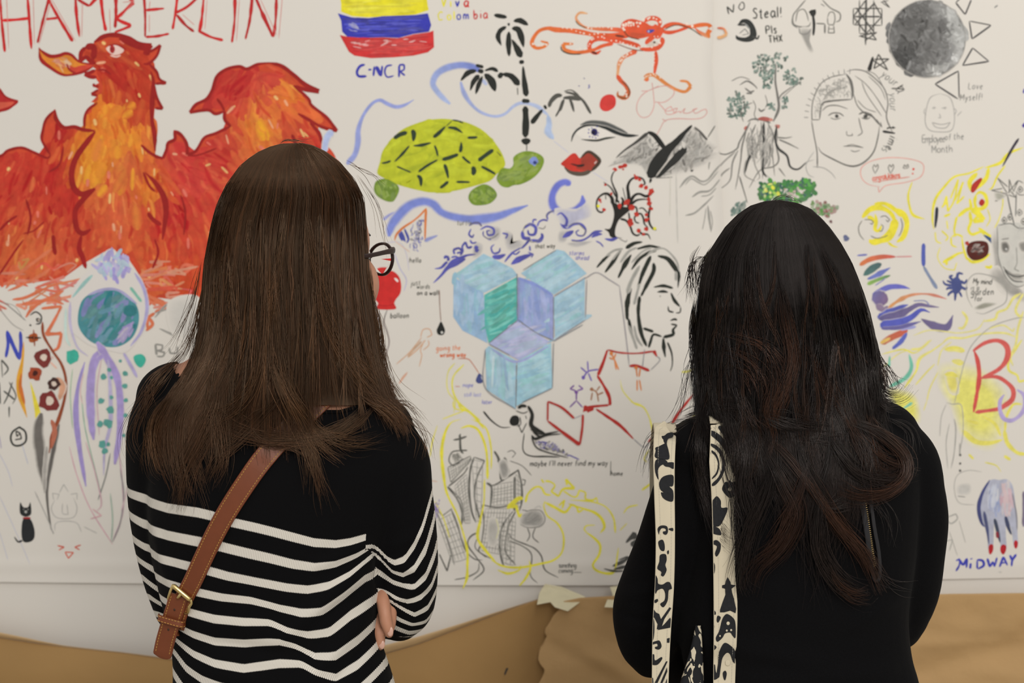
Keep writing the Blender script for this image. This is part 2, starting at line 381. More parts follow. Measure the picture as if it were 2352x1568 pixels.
# ---- red lettering across the top
d = Draw('red_lettering', SH_L, 'tall red brush letters above the orange bird').T(0, 0, 2.904)
RL = (196, 40, 42)
for P in ("5,-160 12,80 38,350", "170,-160 190,0 205,200 215,330", "20,140 110,135 200,125", "345,-50 300,110 255,290", "322,-10 400,130 490,280", "310,132 400,122",
          "505,-80 515,100 535,250", "500,-70 530,0 600,45", "600,45 665,-30", "670,-90 690,100 710,210", "775,-120 778,80 772,190", "775,-80 860,-20 895,20 780,128",
          "780,128 820,150 880,172", "880,175 820,200 768,218", "960,-80 972,100 972,250", "975,72 1100,60", "975,250 1050,245 1132,228", "1195,-90 1175,80 1155,200", "1330,-20 1250,50 1170,92",
          "1180,100 1240,170 1298,215", "1368,-80 1350,120 1332,222", "1332,212 1410,250 1492,272", "1570,-80 1568,130 1550,288", "1690,-60 1670,130 1640,265", "1700,-30 1760,110 1825,250", "1848,-80 1842,120 1828,250"):
    d.s(P, RNG.uniform(6.0, 7.6), (RL[0]+int(RNG.normal()*8), 42, 42), j=.3, t=(.1, .1))
for P in ("45,-100 65,330", "225,-100 235,300", "350,0 265,300", "350,0 510,280", "555,20 550,250", "735,60 740,220", "820,20 900,10 810,120", "1005,10 1000,60", "1000,100 1000,220", "1220,100 1300,170",
          "1385,0 1370,200", "1600,0 1580,280", "1890,-60 1862,260", "1740,0 1850,240"):
    d.s(P, 1.5, (205, 90, 85), .75)
d.build()

# ---- the orange bird
bird = Draw('painted_bird', SH_L, 'large red and orange fire bird painting with raised wings').T(0, 0, 2.904)
BO = """-640,1420 -560,1260 -420,1180 -350,1100 -200,1080 -60,1060 0,1045 60,1005 150,985 240,1020 320,1055 340,1035 310,985 282,930 290,870 310,800 345,755 372,728 378,790 430,850 500,846 562,864 568,790 590,735
 655,688 612,684 655,640 612,634 662,598 622,576 665,556 640,522 600,515 565,495 640,468 655,445 610,405 575,395 540,412 545,355 572,318 620,312 632,285 700,245 770,235 860,255 930,293 1018,303 985,345 1020,335 1076,303 1055,370 1012,425
 1050,480 1068,530 1115,555 1098,570 1034,562 1052,650 1090,732 1036,728 1030,800 1045,900 1040,1030 1090,1056 1112,1000 1122,958 1168,930 1163,870 1210,898 1248,960 1256,1035 1310,1008 1370,918 1440,892 1542,845
 1500,800 1505,742 1440,762 1390,737 1268,752 1310,700 1380,662 1420,600 1450,510 1520,460 1600,445 1650,462 1720,430 1800,420 1880,443 1960,500 2040,568 2132,612 2095,622 2000,592 1945,572 2060,650 2080,700 2180,780 2252,876 2200,882
 2085,828 2140,900 2160,1000 2200,1020 2260,1075 2310,1170 2200,1250 2250,1340 2120,1420 2160,1530 2000,1610 2040,1700 1860,1770 1880,1870 1700,1860 1560,1990 1345,2010 1180,2000 1060,1985 1000,2040 960,1900 860,1720 700,1680 560,1760 420,1860 260,1880 130,1900 0,1890 -200,1850 -330,1720 -420,1760 -480,1600 -600,1620"""
bird.f(BO, (203, 72, 44), sm=False)
CF = field([(-60, 500, 196, 65, 42), (50, 450, 196, 60, 42), (50, 560, 202, 90, 47), (120, 400, 186, 42, 34), (130, 520, 196, 65, 40), (60, 640, 214, 106, 66), (130, 300, 178, 36, 32), (160, 620, 210, 93, 62),
    (235, 440, 211, 98, 52), (250, 265, 224, 123, 42), (222, 255, 214, 112, 32), (300, 230, 182, 52, 32), (270, 170, 178, 42, 30), (225, 110, 186, 58, 36), (260, 105, 192, 72, 40), (300, 320, 228, 138, 44), (215, 395, 222, 140, 38), (205, 350, 222, 138, 42),
    (300, 400, 208, 100, 52), (345, 440, 214, 113, 40), (270, 480, 212, 92, 56), (280, 560, 210, 92, 52), (340, 560, 208, 90, 46), (320, 640, 211, 96, 52), (385, 600, 206, 78, 42), (430, 650, 200, 72, 36),
    (520, 250, 196, 56, 46), (560, 180, 186, 44, 40), (620, 200, 202, 70, 54), (600, 290, 226, 134, 50), (622, 300, 222, 118, 52), (690, 255, 222, 103, 54), (660, 220, 222, 118, 46), (720, 320, 200, 58, 42), (680, 310, 202, 80, 48), (440, 420, 202, 60, 52), (430, 350, 202, 62, 52),
    (470, 330, 192, 52, 46), (400, 500, 192, 44, 40), (370, 520, 198, 60, 42), (470, 240, 174, 40, 40), (700, 170, 186, 48, 42), (420, 560, 198, 62, 42), (20, 380, 194, 52, 40), (100, 560, 210, 98, 56), (180, 560, 196, 70, 42), (150, 470, 188, 46, 36), (400, 330, 198, 60, 54)])
AF = field([(0, 450, 112, 0), (80, 600, 108, 0), (150, 450, 100, 0), (120, 320, 115, 0), (250, 250, 80, 0), (230, 120, 20, 0), (250, 400, 100, 0), (300, 550, 92, 0), (350, 450, 80, 0), (420, 420, 55, 0), (450, 480, 62, 0),
    (400, 600, 85, 0), (470, 370, 20, 0), (560, 200, 130, 0), (600, 300, 65, 0), (680, 230, 40, 0), (700, 320, 55, 0), (620, 180, 15, 0), (500, 240, 130, 0)])
ang = lambda x, y: AF(x, y)[0]
CF0 = lambda x, y: CF(x, y, 0)
bird.scrib(BO, 900, CF0, L=(40, 90), w=(12, 24), ang=ang, da=10, a=(1, 1), curve=.1, dz=1e-6)
bird.scrib(BO, 700, lambda x, y: CF(x, y, 9), L=(40, 100), w=(9, 18), ang=ang, da=11, a=(1, 1), curve=.12, dz=1e-6, soft=.7, bgf=CF0)
bird.scrib(BO, 800, lambda x, y: CF(x, y, 14), L=(25, 80), w=(4, 9), ang=ang, da=12, a=(.9, 1), curve=.15, dz=1e-6, soft=.8, bgf=CF0)
bird.scrib(BO, 80, [(232, 168, 130), (226, 120, 100), (236, 190, 120)], L=(8, 26), w=(2, 6), ang=ang, da=16, a=(.9, 1), dz=1e-6, soft=.9, bgf=CF0)
bird.scrib("560,880 700,860 900,860 960,960 1010,1060 1060,1300 1090,1500 900,1550 700,1500 640,1330 520,1250 500,1100", 14, [(228, 150, 46), (224, 138, 46), (218, 124, 54)], L=(30, 70), w=(7, 15), ang=96, da=20, a=(.8, 1), dz=1e-6, soft=.9, bgf=CF0)
bird.scrib("640,700 760,690 900,640 960,700 900,790 700,820 590,800", 7, [(228, 146, 46), (222, 130, 46)], L=(20, 44), w=(7, 15), ang=80, da=40, a=(.8, 1), dz=1e-6, soft=.9, bgf=CF0)
bird.scrib("1720,790 1760,790 1830,950 1700,930", 14, [(232, 158, 40)], L=(20, 44), w=(8, 14), ang=65, da=10, a=(.9, 1), dz=1e-6, soft=.8, bgf=CF0)
# loose scribbles along the lower edge
for k in range(70):
    x = RNG.uniform(-10, 430); y = RNG.uniform(610, 700) if x > 120 else RNG.uniform(600, 705)
    if 150 < x < 340 and y > 590: continue
    P = [[x+RNG.uniform(-45, 45), y+RNG.uniform(-16, 16)] for _ in range(4)]
    bird.s(P, RNG.uniform(3.5, 7), (212+int(RNG.normal()*5), 100+int(RNG.normal()*14), 60), RNG.uniform(.7, 1), raw=True, j=.25)
bird.T(0, 540, 1.96)
for P in ("30,240 70,190 160,120 240,60", "40,250 90,230 190,180 230,150", "60,290 120,280 230,230 270,220", "100,310 180,300 250,270 290,250", "120,370 150,330 220,290 290,310", "190,330 280,320 250,380 210,450", "210,450 280,440 270,500 245,520", "205,440 280,445 262,515",
          "690,300 740,310 770,325 700,345", "700,350 670,370 690,400 660,430", "640,250 700,290 760,330", "680,290 665,330 668,430"):
    bird.s(P, 6.5, (214, 108, 66), .95, j=.25)
bird.T(0, 0, 2.904)
# dark contours
DK = (158, 30, 30)
for P, wd in (("-200,1080 0,1045 60,1005 150,987 240,1022 320,1056 342,1036", 5), ("342,1036 310,985 284,930 292,870 312,800 372,735", 5), ("372,735 380,795 430,852 500,848 562,868 640,875", 7),
    ("640,880 585,950 520,1040 488,1120 484,1200 505,1265 560,1298 640,1258", 11), ("640,1262 590,1300 520,1380 505,1440 520,1530 560,1558 612,1530", 10), ("568,860 570,790 592,735 655,688", 5), ("655,470 700,470 745,500", 4),
    ("640,470 600,490 570,497 605,515 650,518", 7), ("635,560 625,575 665,580", 5), ("660,600 615,632 655,640", 5), ("575,318 545,355 541,410 580,385 612,412 640,430", 8), ("575,320 620,312 634,340 625,400", 12), ("632,285 700,245 770,236 860,255 930,294 1015,305 985,330 900,310 800,260", 8),
    ("800,262 880,290 960,318 1000,318", 7), ("985,350 1020,340 1075,305 1050,375 1000,425 960,430", 5), ("960,350 985,360 1000,350", 7), ("1000,430 1048,480 1068,530 1112,555 1040,562", 5), ("1025,540 1050,650 1088,728 1040,724", 5),
    ("1010,480 1028,560 1018,700 1018,800 1035,900 1038,1010", [5, 7, 9, 7, 9, 6]), ("945,968 990,1010 1040,1042 1090,1058 1115,1000 1125,955 1170,930 1165,872", 6), ("1165,872 1215,905 1250,965 1254,1035 1310,1008 1368,920 1440,892 1542,845", 6),
    ("1542,845 1502,800 1502,742", 6), ("1500,745 1440,762 1390,737 1270,752 1310,700 1382,662 1420,600 1452,510 1520,462 1600,446 1650,463 1720,432 1800,421", 6), ("1800,421 1880,443 1962,502 2040,568 2130,612 2040,600 1960,575", [6, 7, 8, 9, 5]), ("1960,575 2060,660 2080,705 2180,785 2250,875 2150,850 2060,800 1990,760", 6),
    ("2070,820 2130,890 2150,960", 6), ("970,1150 1040,1220 1095,1310 1112,1400 1102,1500 1088,1600", [4, 9, 12, 8, 6]), ("990,1420 1030,1470 1080,1500", 8), ("960,1150 1000,1240 1040,1280", 5), ("1260,1040 1330,1035 1450,990", 3), ("180,1330 210,1450 190,1568", 5), ("0,1540 60,1480 120,1440", 5),
    ("430,980 400,1100 330,1150", 4), ("1450,660 1480,700 1500,742", 5), ("1210,1300 1240,1420 1230,1568", 4), ("1950,900 1975,960 1985,1000", 7), ("360,1568 365,1640 375,1700", 8), ("2000,960 2030,1000 2030,1050", 9), ("160,1560 230,1540 300,1480", 3)):
    bird.s(P, np.array(wd)*1.2, (152, 30, 28), 1, t=(.35, .35))
bird.T(0, 540, 1.96)
bird.s("370,0 360,60 375,100 390,150", [6, 13, 9], DK).s("700,20 715,80 690,150", 6, DK).s("0,180 60,90 110,20", 5, DK)
bird.T(0, 0, 2.904)
# eye, beak gap
bird.f("712,330 745,306 790,308 832,338 800,366 755,368", (228, 196, 184)).f("738,318 756,302 772,330 760,358 740,350", (168, 44, 44)).s("725,310 780,300 845,335", 3, DK).dot(752, 330, 3, (120, 30, 34)).s("740,372 780,382 810,372", 4, (232, 190, 176))
B_ = bird.build()
fl = Draw('flame_tongue', B_, 'orange flame curling from the beak', base=.0035).T(0, 0, 2.904)
fl.f("265,320 310,365 370,384 430,362 478,368 540,418 600,432 642,434 600,470 540,488 478,504 420,498 340,452 290,430", (220, 132, 46), sm=False)
fl.f("450,428 500,452 545,440 640,432 560,480 490,492", (200, 66, 50)).scrib("330,400 470,380 520,420 430,490", 26, [(226, 150, 50), (206, 100, 50)], L=(10, 22), w=(3, 6), ang=30)
fl.s("265,320 285,345 340,378 400,374 440,360 482,370 540,418 640,434", [3, 8, 8, 6, 4, 3], DRED).s("265,325 280,400 345,456 420,500 480,502 560,482 640,440", [4, 10, 7, 5, 6, 2], DRED).s("450,428 470,470 520,498", 4, DRED).build()
fr = Draw('wing_tip', B_, 'dark red feather tip at the edge', base=.0035).T(0, 0, 2.904)
fr.f("-60,560 0,585 40,645 125,678 95,712 40,735 -60,760", (178, 40, 40)).f("-40,690 40,684 100,684 60,715 -40,735", (206, 88, 66)).s("0,590 45,650 125,678 60,728 -20,748", 5, DRED).build()

# ---- flag and lettering
fg = Draw('painted_flag', SH_L, 'three band painted flag, yellow over blue over red').T(700, 0, 3.92)
fg.f("310,-80 330,40 330,110 430,150 560,160 800,155 1000,135 1118,95 1110,60 1090,-80", (228, 214, 44), sm=False)
fg.scrib("330,-60 340,100 560,150 1000,120 1080,60 1070,-60", 70, [(226, 214, 40), (214, 200, 40), (236, 224, 60)], L=(40, 90), w=(3, 7), ang=-2, da=3, a=(.92, 1))
fg.f("300,125 420,160 540,175 700,150 1000,140 1110,125 1140,230 1120,290 980,310 850,345 700,340 520,345 385,335 340,290 330,190", (56, 58, 168), sm=False)
fg.scrib("320,140 420,170 700,160 1100,140 1125,280 850,330 520,335 350,290", 90, [(50, 52, 160), (72, 76, 190), (44, 46, 140)], L=(30, 80), w=(2, 5), ang=-2, da=5, a=(.92, 1))
fg.f("318,320 385,335 520,347 700,342 850,350 980,315 1120,295 1160,280 1165,430 1110,475 980,505 800,520 600,528 450,505 400,470 350,380", (206, 52, 52), sm=False)
fg.scrib("340,330 520,350 850,350 1150,300 1150,430 950,500 600,520 420,480", 90, [(200, 44, 46), (214, 66, 62), (190, 40, 44)], L=(30, 80), w=(2, 6), ang=-3, da=5, a=(.92, 1))
fg.scrib("400,350 800,360 1140,330 1130,400 800,440 430,450", 16, [(230, 150, 150)], L=(8, 20), w=(1.5, 3), ang=-3, a=(.5, .8)).scrib("380,180 500,230 500,300 400,290", 8, [(130, 134, 205)], L=(8, 22), w=(1.5, 3), ang=20)
fg.build()
t = Draw('small_colour_lettering', SH_L, 'yellow, blue and red words beside the flag').T(700, 0, 3.92)
x = 1232
for ch, c in (('V', (228, 216, 60)), ('i', (228, 216, 60)), ('v', BLUE), ('a', RED)):
    t.text(x, 68, 14 if ch != 'V' else 13, ch, c, w=3.4, slant=0); x += {'V': 78, 'i': 48, 'v': 76, 'a': 50}[ch]
x = 1200
for ch, c in zip('Colombia', [(228, 216, 60)]*3+[BLUE]*2+[RED]*3):
    t.text(x, 190-(x-1200)*.045, 13 if ch in 'Co' else 12.5, ch, c, w=2.8, slant=0); x += {'C': 82, 'o': 58, 'l': 30, 'm': 92, 'b': 60, 'i': 28, 'a': 50}[ch]
t.build()
t = Draw('blue_lettering', SH_L, 'thick blue capitals under the flag').T(700, 0, 3.92)
for P, wd in (("545,585 500,600 472,650 490,690 560,690", 6), ("574,632 604,630", 4), ("620,690 630,600", 5), ("645,600 690,690", 8), ("690,690 700,595", 5), ("790,590 740,600 722,650 745,698 805,685", 4), ("850,700 852,590", 5), ("850,590 895,585 895,630 850,650", 4.5), ("860,650 905,685", 4.5)):
    t.s(P, wd, (62, 62, 165), t=(.15, .15))
t.build()

# ---- blue ribbons
rb = Draw('blue_ribbon_strokes', SH_L, 'long curling pale blue brush ribbons').T(700, 0, 3.92)
LB = (150, 160, 215); LB2 = (172, 186, 218)
rb.s("1590,650 1500,605 1400,590 1280,615 1190,670 1155,750 1180,810 1240,880 1310,940", [16, 14, 15, 13, 12, 12], (92, 112, 196), .9, soft=.35, c2=(165, 180, 220))
rb.s("1405,740 1430,830 1490,930 1580,1010 1700,1050 1800,1030 1880,960 1960,930 2090,960 2190,1040", [12, 9, 7, 6, 6, 6, 8, 10], (140, 155, 212), .85, soft=.35, c2=LB2)
rb.s("2190,1040 2200,1120 2190,1190 2240,1255", [9, 14, 18, 9], (170, 186, 216), .95, soft=.3, t=(.1, .1))
rb.s("985,900 900,950 820,965 740,935 680,905 610,935 530,1040 485,1170 480,1290 450,1400 380,1480", [3, 7, 8, 6, 7, 9, 11, 12, 13], (138, 150, 214), .88, soft=.3, t=(.25, .1))
rb.s("260,1190 215,1220 190,1290 180,1380", [16, 15, 12], (172, 184, 222), .9, soft=.3, t=(.1, .1))
rb.s("1600,720 1640,770", 8, (160, 175, 220), .7, soft=.4)
rb.T(840, 250, 3.92)
rb.s("210,1150 230,1060 300,960 400,870 520,835 610,860 680,930 800,975 1000,995 1180,970 1320,920 1460,870", [14, 19, 20, 18, 17, 17, 18, 16, 13, 8], (112, 128, 206), .92, soft=.4, t=(.1, .3))
rb.s("1840,690 1800,660 1730,690 1680,780 1690,880 1770,940 1880,920 1950,850 1950,780", [13, 15, 15, 17, 17, 15, 10], (92, 104, 204), .9, soft=.35, t=(.1, .2))
rb.s("530,1190 600,1160 650,1140", [9, 7, 3], (90, 110, 196), .7, soft=.5).s("160,1000 210,960 260,930", [8, 5, 3], (120, 130, 210), .7, soft=.4)
rb.s("1690,290 1830,400", 2, (170, 176, 215), .4).s("2040,570 2180,660", 2, (170, 176, 215), .4)
rb.smudge("1700,900 1900,900 2000,840 2040,960 1900,1040 1760,1160 1740,1040", (120, 130, 190), .45)
rb.T(840, 540, 3.408).s("225,140 270,260 320,350 300,440", 2.5, (160, 156, 205), .6).s("150,60 270,60 320,150 340,280", 2, (170, 166, 205), .5).s("60,500 100,640 60,800", 3, (165, 160, 205), .5)
rb.build()

# ---- bamboo-brush palms
pt = Draw('painted_palm_tree', SH_L, 'black ink palm tree with jointed trunk').T(700, 0, 3.92)
PK = (38, 40, 36)
for P, w_ in (("1705,140 1760,150 1820,160", [9, 11, 9]), ("1880,195 1940,190 2010,230", [7, 12, 9]), ("1835,212 1838,238", 6), ("1815,245 1760,280 1740,340 1770,415", [7, 13, 13, 3]), ("1865,260 1920,270 1950,340 1970,430", [7, 13, 13, 5]),
    ("1838,290 1835,400 1840,510", [9, 14, 6]), ("1865,360 1910,440 1950,520", [6, 13, 12]), ("1930,565 1975,560", 8), ("1965,600 1975,720 1995,870", [5, 13, 14]), ("1955,910 2025,915", 11), ("1985,960 1990,1100 1985,1240", [17, 16, 15]), ("1950,1275 1990,1262 2030,1280", 10), ("1960,1262 1990,1290 2030,1262", 9), ("1998,1290 1998,1365", 2),
    ("1540,590 1575,600 1610,608", 8), ("1545,640 1470,660 1405,730", [8, 11, 3]), ("1620,640 1690,622 1740,648", [6, 10, 7]), ("1570,680 1520,740 1490,820", [11, 11, 3]), ("1600,690 1565,770 1540,850", [8, 12, 5]), ("1620,670 1680,730 1715,825", [10, 18, 8]), ("1560,640 1610,650", 9),
    ("1745,705 1780,660", 9), ("1780,670 1860,690 1930,770", [9, 14, 15]), ("1915,790 1918,860", 2), ("2040,1115 2090,1050 2140,990", [10, 11, 7]), ("2155,950 2175,985", 6)):
    pt.s(P, w_, PK, t=(.12, .12), j=.2)
pt.T(1200, 0, 4.612)
for P, w_ in (("280,1140 300,1080 360,1020 420,1015", [8, 12, 8]), ("350,1240 400,1150 430,1060", [4, 6, 6]), ("400,1180 420,1120 440,1050", 5), ("545,1190 520,1100 500,1050", [3, 6, 6]), ("725,1210 640,1070 540,1000 450,980", [6, 7, 6, 4]), ("430,1040 520,1040 620,1060", [6, 9, 6]), ("440,970 520,960 600,1020", 3)):
    pt.s(P, w_, (52, 52, 46), .92, t=(.2, .2), j=.25)
pt.build()

# ---- turtle
tu = Draw('painted_turtle', SH_L, 'lime green painted turtle with dark scale marks').T(840, 250, 3.92)
SHL = "105,580 130,480 155,380 240,270 330,190 440,140 560,105 700,92 850,110 960,145 1060,200 1150,290 1220,390 1255,480 1245,530 1180,590 1120,650 1000,690 800,740 600,755 480,735 340,700 230,660 160,620"
tu.f(SHL, (186, 190, 44)).scrib(SHL, 150, [(180, 186, 42), (192, 196, 46), (170, 178, 42), (196, 202, 52)], L=(30, 80), w=(8, 18), ang=lambda x, y: -28 if x < 1000 else 5, da=10, a=(1, 1), soft=.8, bgf=lambda x, y: (186, 190, 44))
DG = (48, 62, 46)
for P, w_ in (("255,270 310,235 375,215", 9), ("420,190 435,230 430,295", [9, 12, 7]), ("610,260 660,220 720,160", [7, 9, 3]), ("740,170 810,180 875,220", [4, 8, 3]), ("780,105 830,112 880,130", 4), ("725,160 780,108", 2), ("915,262 960,262 1008,258", 6), ("1015,470 1080,420 1150,370", 10), ("860,300 860,350 850,400", [3, 9, 7]),
    ("690,460 760,440 835,412", 9), ("475,570 560,510 650,460", [5, 6, 4]), ("430,335 500,330 590,308", [3, 7, 3]), ("262,478 330,410 395,335", [3, 7, 4]), ("145,492 190,485 228,470", 5), ("280,520 340,545 410,575", 4), ("465,600 495,630 500,700", [7, 8, 5]), ("710,500 730,560 745,630", [8, 9, 4]), ("670,715 705,690 745,655", 8),
    ("815,660 870,660 940,662", 5), ("965,520 975,560 965,600", [9, 12, 9]), ("870,430 900,460 945,495", 6), ("1040,520 1100,550 1170,590", 6), ("620,330 640,380 650,430", 5), ("1180,385 1220,430", 2)):
    tu.s(P, w_, DG, t=(.25, .25), j=.15, bg=(184, 188, 44))
O = tu.build()
hd = Draw('turtle_head', O, 'olive green head with a blue eye', base=.0016).T(840, 250, 3.92)
HP = "1180,640 1190,590 1230,535 1300,540 1330,500 1330,440 1380,400 1450,382 1530,395 1590,430 1605,480 1570,560 1500,630 1400,680 1330,690 1280,710 1220,695"
hd.f(HP, (122, 146, 48)).scrib(HP, 70, [(112, 136, 44), (130, 154, 54), (140, 160, 62)], L=(14, 34), w=(4, 9), ang=-40, da=25, a=(.9, 1)).dot(1512, 475, 10.5, (130, 146, 208)).dot(1522, 486, 4.5, (50, 60, 120)).build()
for nm, P in (('turtle_foot', "80,690 100,650 170,630 230,650 290,690 302,740 270,810 240,838 180,830 110,790 78,740"), ('turtle_foot', "925,790 960,730 1060,680 1140,710 1182,770 1160,820 1100,860 990,870 940,840")):
    ft = Draw(nm, O, None, base=.0016).T(840, 250, 3.92); ft.f(P, (118, 144, 50)).scrib(P, 32, [(104, 130, 44), (134, 158, 58)], L=(10, 24), w=(4, 9), ang=60, da=40, a=(.9, 1)).build()

# ---- octopus
oc = Draw('painted_octopus', SH_L, 'orange painted octopus with white dotted arms').T(1200, 0, 4.612)
OR = (216, 84, 52); OR2 = (224, 122, 60); ORP = (222, 168, 118)
for P, w_, c2 in (("1100,340 1000,320 880,315 760,310 680,300 620,270 575,220 570,180 610,140 690,150", [12, 9, 8, 7, 6, 5, 5], ORP), ("1150,380 1000,385 800,380 650,350 500,330 350,320 270,305 180,330 120,400 100,470 150,515 230,500 270,460 190,440", [11, 13, 12, 12, 11, 10, 8, 8, 6, 4], OR2),
    ("1250,500 1100,450 960,430 850,410 770,420 710,470 720,540 780,570 830,540", [12, 11, 12, 12, 10, 8, 6], OR), ("960,465 850,490 760,530 650,555 550,560 450,530 430,470 540,470", [8, 9, 9, 8, 9, 8, 5], OR2), ("1210,540 1130,580 1060,620 1020,690 1010,760 1000,830", [9, 8, 9, 10, 8, 6], ORP),
    ("1000,800 1040,860 1090,910 1120,980 1080,1040 1010,1020 1010,970", [9, 9, 9, 11, 8, 4], (190, 110, 60)), ("1410,545 1415,640 1405,720 1395,790", [6, 9, 9, 8], OR), ("1330,860 1300,830 1330,800 1390,800 1450,840 1530,900 1620,950 1720,975 1780,920 1740,870 1660,860", [10, 10, 8, 9, 8, 7, 7, 8, 6, 5], (212, 130, 70)),
    ("1480,300 1560,265 1650,260 1760,290 1880,270 1960,270 1990,310 1960,360 1980,410", [9, 10, 8, 8, 10, 12, 10, 6], OR2), ("1480,340 1560,350 1650,330 1760,290", [6, 9, 8, 5], OR), ("1820,300 1880,350 1960,390 1985,400", [3, 7, 9, 6], ORP), ("2060,300 2130,310 2160,370 2100,400 2060,400", [4, 6, 7, 6], ORP)):
    oc.s(P, w_, OR, t=(.1, .2), j=.2, c2=c2)
oc.s("1290,240 1330,205 1400,200 1450,230 1450,290", [8, 11, 11, 9], OR).s("1240,520 1330,530 1430,510 1480,450 1470,400", [9, 11, 13, 11, 10], OR).s("1300,470 1350,420 1410,370", [9, 12, 12], OR)
oc.f("1040,280 1080,225 1160,205 1260,230 1340,260 1440,290 1480,330 1440,370 1350,390 1240,415 1150,410 1070,360", OR).f("1380,260 1460,290 1500,320 1440,420 1380,370", OR)
oc.f("1320,240 1380,235 1400,262 1370,278 1330,262", (214, 204, 190)).f("1310,490 1370,440 1420,450 1440,480 1380,500", (206, 190, 176)).f("1380,460 1395,440 1410,460", (60, 50, 40))
oc.f("1150,350 1240,360 1300,370 1240,405 1150,400", (196, 80, 52)).s("560,225 600,270 680,305", 2.5, (80, 66, 50)).s("405,490 420,540 500,575 620,578", 3, (70, 60, 48)).s("1490,330 1560,290 1650,270 1780,310 1900,390", 2.2, (84, 66, 50)).s("980,380 1080,395", 4, (96, 50, 40)).s("1060,310 1120,390 1240,425", 2.5, (96, 60, 40)).s("730,555 790,575", 4, (70, 40, 36)).s("1050,860 1120,930 1130,1000 1080,1045 1000,1020", 2.4, (80, 60, 40)).s("1000,470 1150,525 1280,545", 2, (120, 60, 44))
oc.f("1310,335 1350,318 1400,325 1350,358", (70, 70, 150)).dot(1335, 338, 2, (190, 200, 230))
for P, n, r in (("1070,320 1070,270 1160,250 1240,250", 9, 3.4), ("1090,290 1160,270 1220,285", 5, 2.4), ("700,300 850,290 940,300", 7, 2), ("430,300 560,330 700,365 860,360", 10, 2.1), ("700,500 730,430 830,400 930,430 1050,460 1180,490 1280,500 1380,500 1450,470", 22, 1.9),
                ("1290,215 1340,195 1410,205 1450,240", 6, 2.6), ("1140,560 1060,620 1020,680", 7, 2.2), ("1390,580 1392,700", 6, 1.9), ("1300,820 1380,790 1450,830", 6, 2), ("1400,385 1430,410 1450,460", 4, 2), ("100,470 160,480 250,480", 5, 2.4), ("470,500 540,440 560,520 660,530", 7, 2), ("1090,960 1090,1030", 4, 2.2), ("1740,260 1790,280", 2, 3.4)):
    Q = spline(oc.q(P), False, 3); idx = np.linspace(0, len(Q)-1, n).astype(int)
    for i in idx: oc.dot(Q[i, 0]+RNG.normal(), Q[i, 1]+RNG.normal(), r*RNG.uniform(.7, 1.15), (238, 216, 200), raw=True, k=7)
oc.build()
Draw('red_dot', SH_L, 'solid red dot below the octopus').T(1200, 0, 4.612).f("815,1110 840,1040 900,1005 960,1012 988,1060 978,1130 920,1175 870,1182 830,1160", (210, 62, 56)).build()
pe = Draw('pink_script_word', SH_L, 'thin pink handwritten word under the octopus').T(1200, 0, 4.612)
PKc = (208, 140, 132)
for P in ("1260,968 1330,965 1440,915", "1370,880 1385,1000 1390,1130 1340,1230 1260,1245 1210,1180 1220,1080 1290,990 1420,930 1530,915 1600,960 1590,1020 1500,1085 1400,1085", "1430,1085 1480,1140 1520,1180 1590,1170 1570,1130 1510,1170 1530,1215 1600,1205 1640,1150 1600,1160 1600,1205 1660,1180 1670,1200 1720,1150 1700,1200 1760,1200 1850,1150 1800,1165 1830,1205 1900,1170 1940,1160 1950,1200 1900,1250 1800,1265 1650,1260 1540,1270 1490,1300 1460,1360 1420,1430", "1480,1265 1520,1290"):
    pe.s(P, 1.7, PKc, .9, t=(0, 0))
pe.build()

# ---- eye, lips, mountains, berry tree
ey = Draw('painted_eye', SH_L, 'black outlined eye with blue speckled iris').T(1250, 260, 5.227)
ey.f("380,230 480,170 620,150 760,210 850,280 700,320 560,325 450,300", (222, 214, 204)).s("325,345 345,270 400,200 500,150 620,140 720,165 850,230 980,270 1130,272", [4, 4, 5, 7, 9, 9, 8, 7, 4], (40, 44, 44), t=(.2, .2)).s("430,145 520,115 620,112 750,135 880,190 1000,245", [4, 8, 9, 7, 5], (50, 56, 58), .9, soft=.3).s("440,318 540,328 640,330 740,305 855,290", [2, 4, 4.5, 5, 2], (44, 48, 40))
ey.f("560,230 580,190 625,195 640,240 615,275 575,260", (40, 36, 90)).dot(595, 232, 4.5, (20, 18, 40))
for x, y in ((535, 200), (570, 180), (630, 165), (650, 240), (545, 285), (580, 290), (615, 300), (640, 270), (530, 240)): ey.dot(x, y, 1.7, (70, 66, 150))
ey.build()
lp = Draw('painted_lips', SH_L, 'red lips shaded dark at the lower right').T(1250, 260, 5.227)
lp.f("198,610 260,550 330,490 380,488 430,545 500,475 550,470 610,510 665,565 640,620 560,700 470,735 360,735 290,700 240,645", (200, 56, 44))
lp.f("440,560 500,490 550,485 600,520 650,570 590,660 480,690 380,660 440,610", (158, 60, 46)).s("430,548 500,478 550,470 610,512 662,568 640,620 560,700", [4, 6, 8, 8, 7], (70, 56, 44)).s("240,650 300,705 380,728 470,728 560,695", [4, 8, 10, 10, 7], (74, 60, 46), .95)
lp.f("310,610 400,620 480,615 470,640 420,650 370,635", (48, 34, 30)).s("320,610 380,625 440,645", 3, (60, 30, 30)).f("600,600 625,575 628,590 608,612", (200, 180, 170)).build()
mt = Draw('painted_mountains', SH_L, 'two smudged black charcoal mountain peaks').T(1250, 260, 5.227)
mt.smudge("1240,240 1330,340 1430,440 1480,600 1250,760 1150,640 850,620 760,640 900,500", (120, 118, 114), .55)
mt.smudge("1780,150 1950,300 2100,430 1980,600 1700,720 1400,780 1280,780 1500,440", (110, 108, 104), .6)
MA = "1250,235 1300,300 1370,360 1440,450 1400,560 1250,650 1000,620 820,600 900,520 1050,420"; MB = "1770,140 1900,260 2080,430 1950,600 1700,720 1450,760 1250,790 1330,700 1470,450 1600,330"
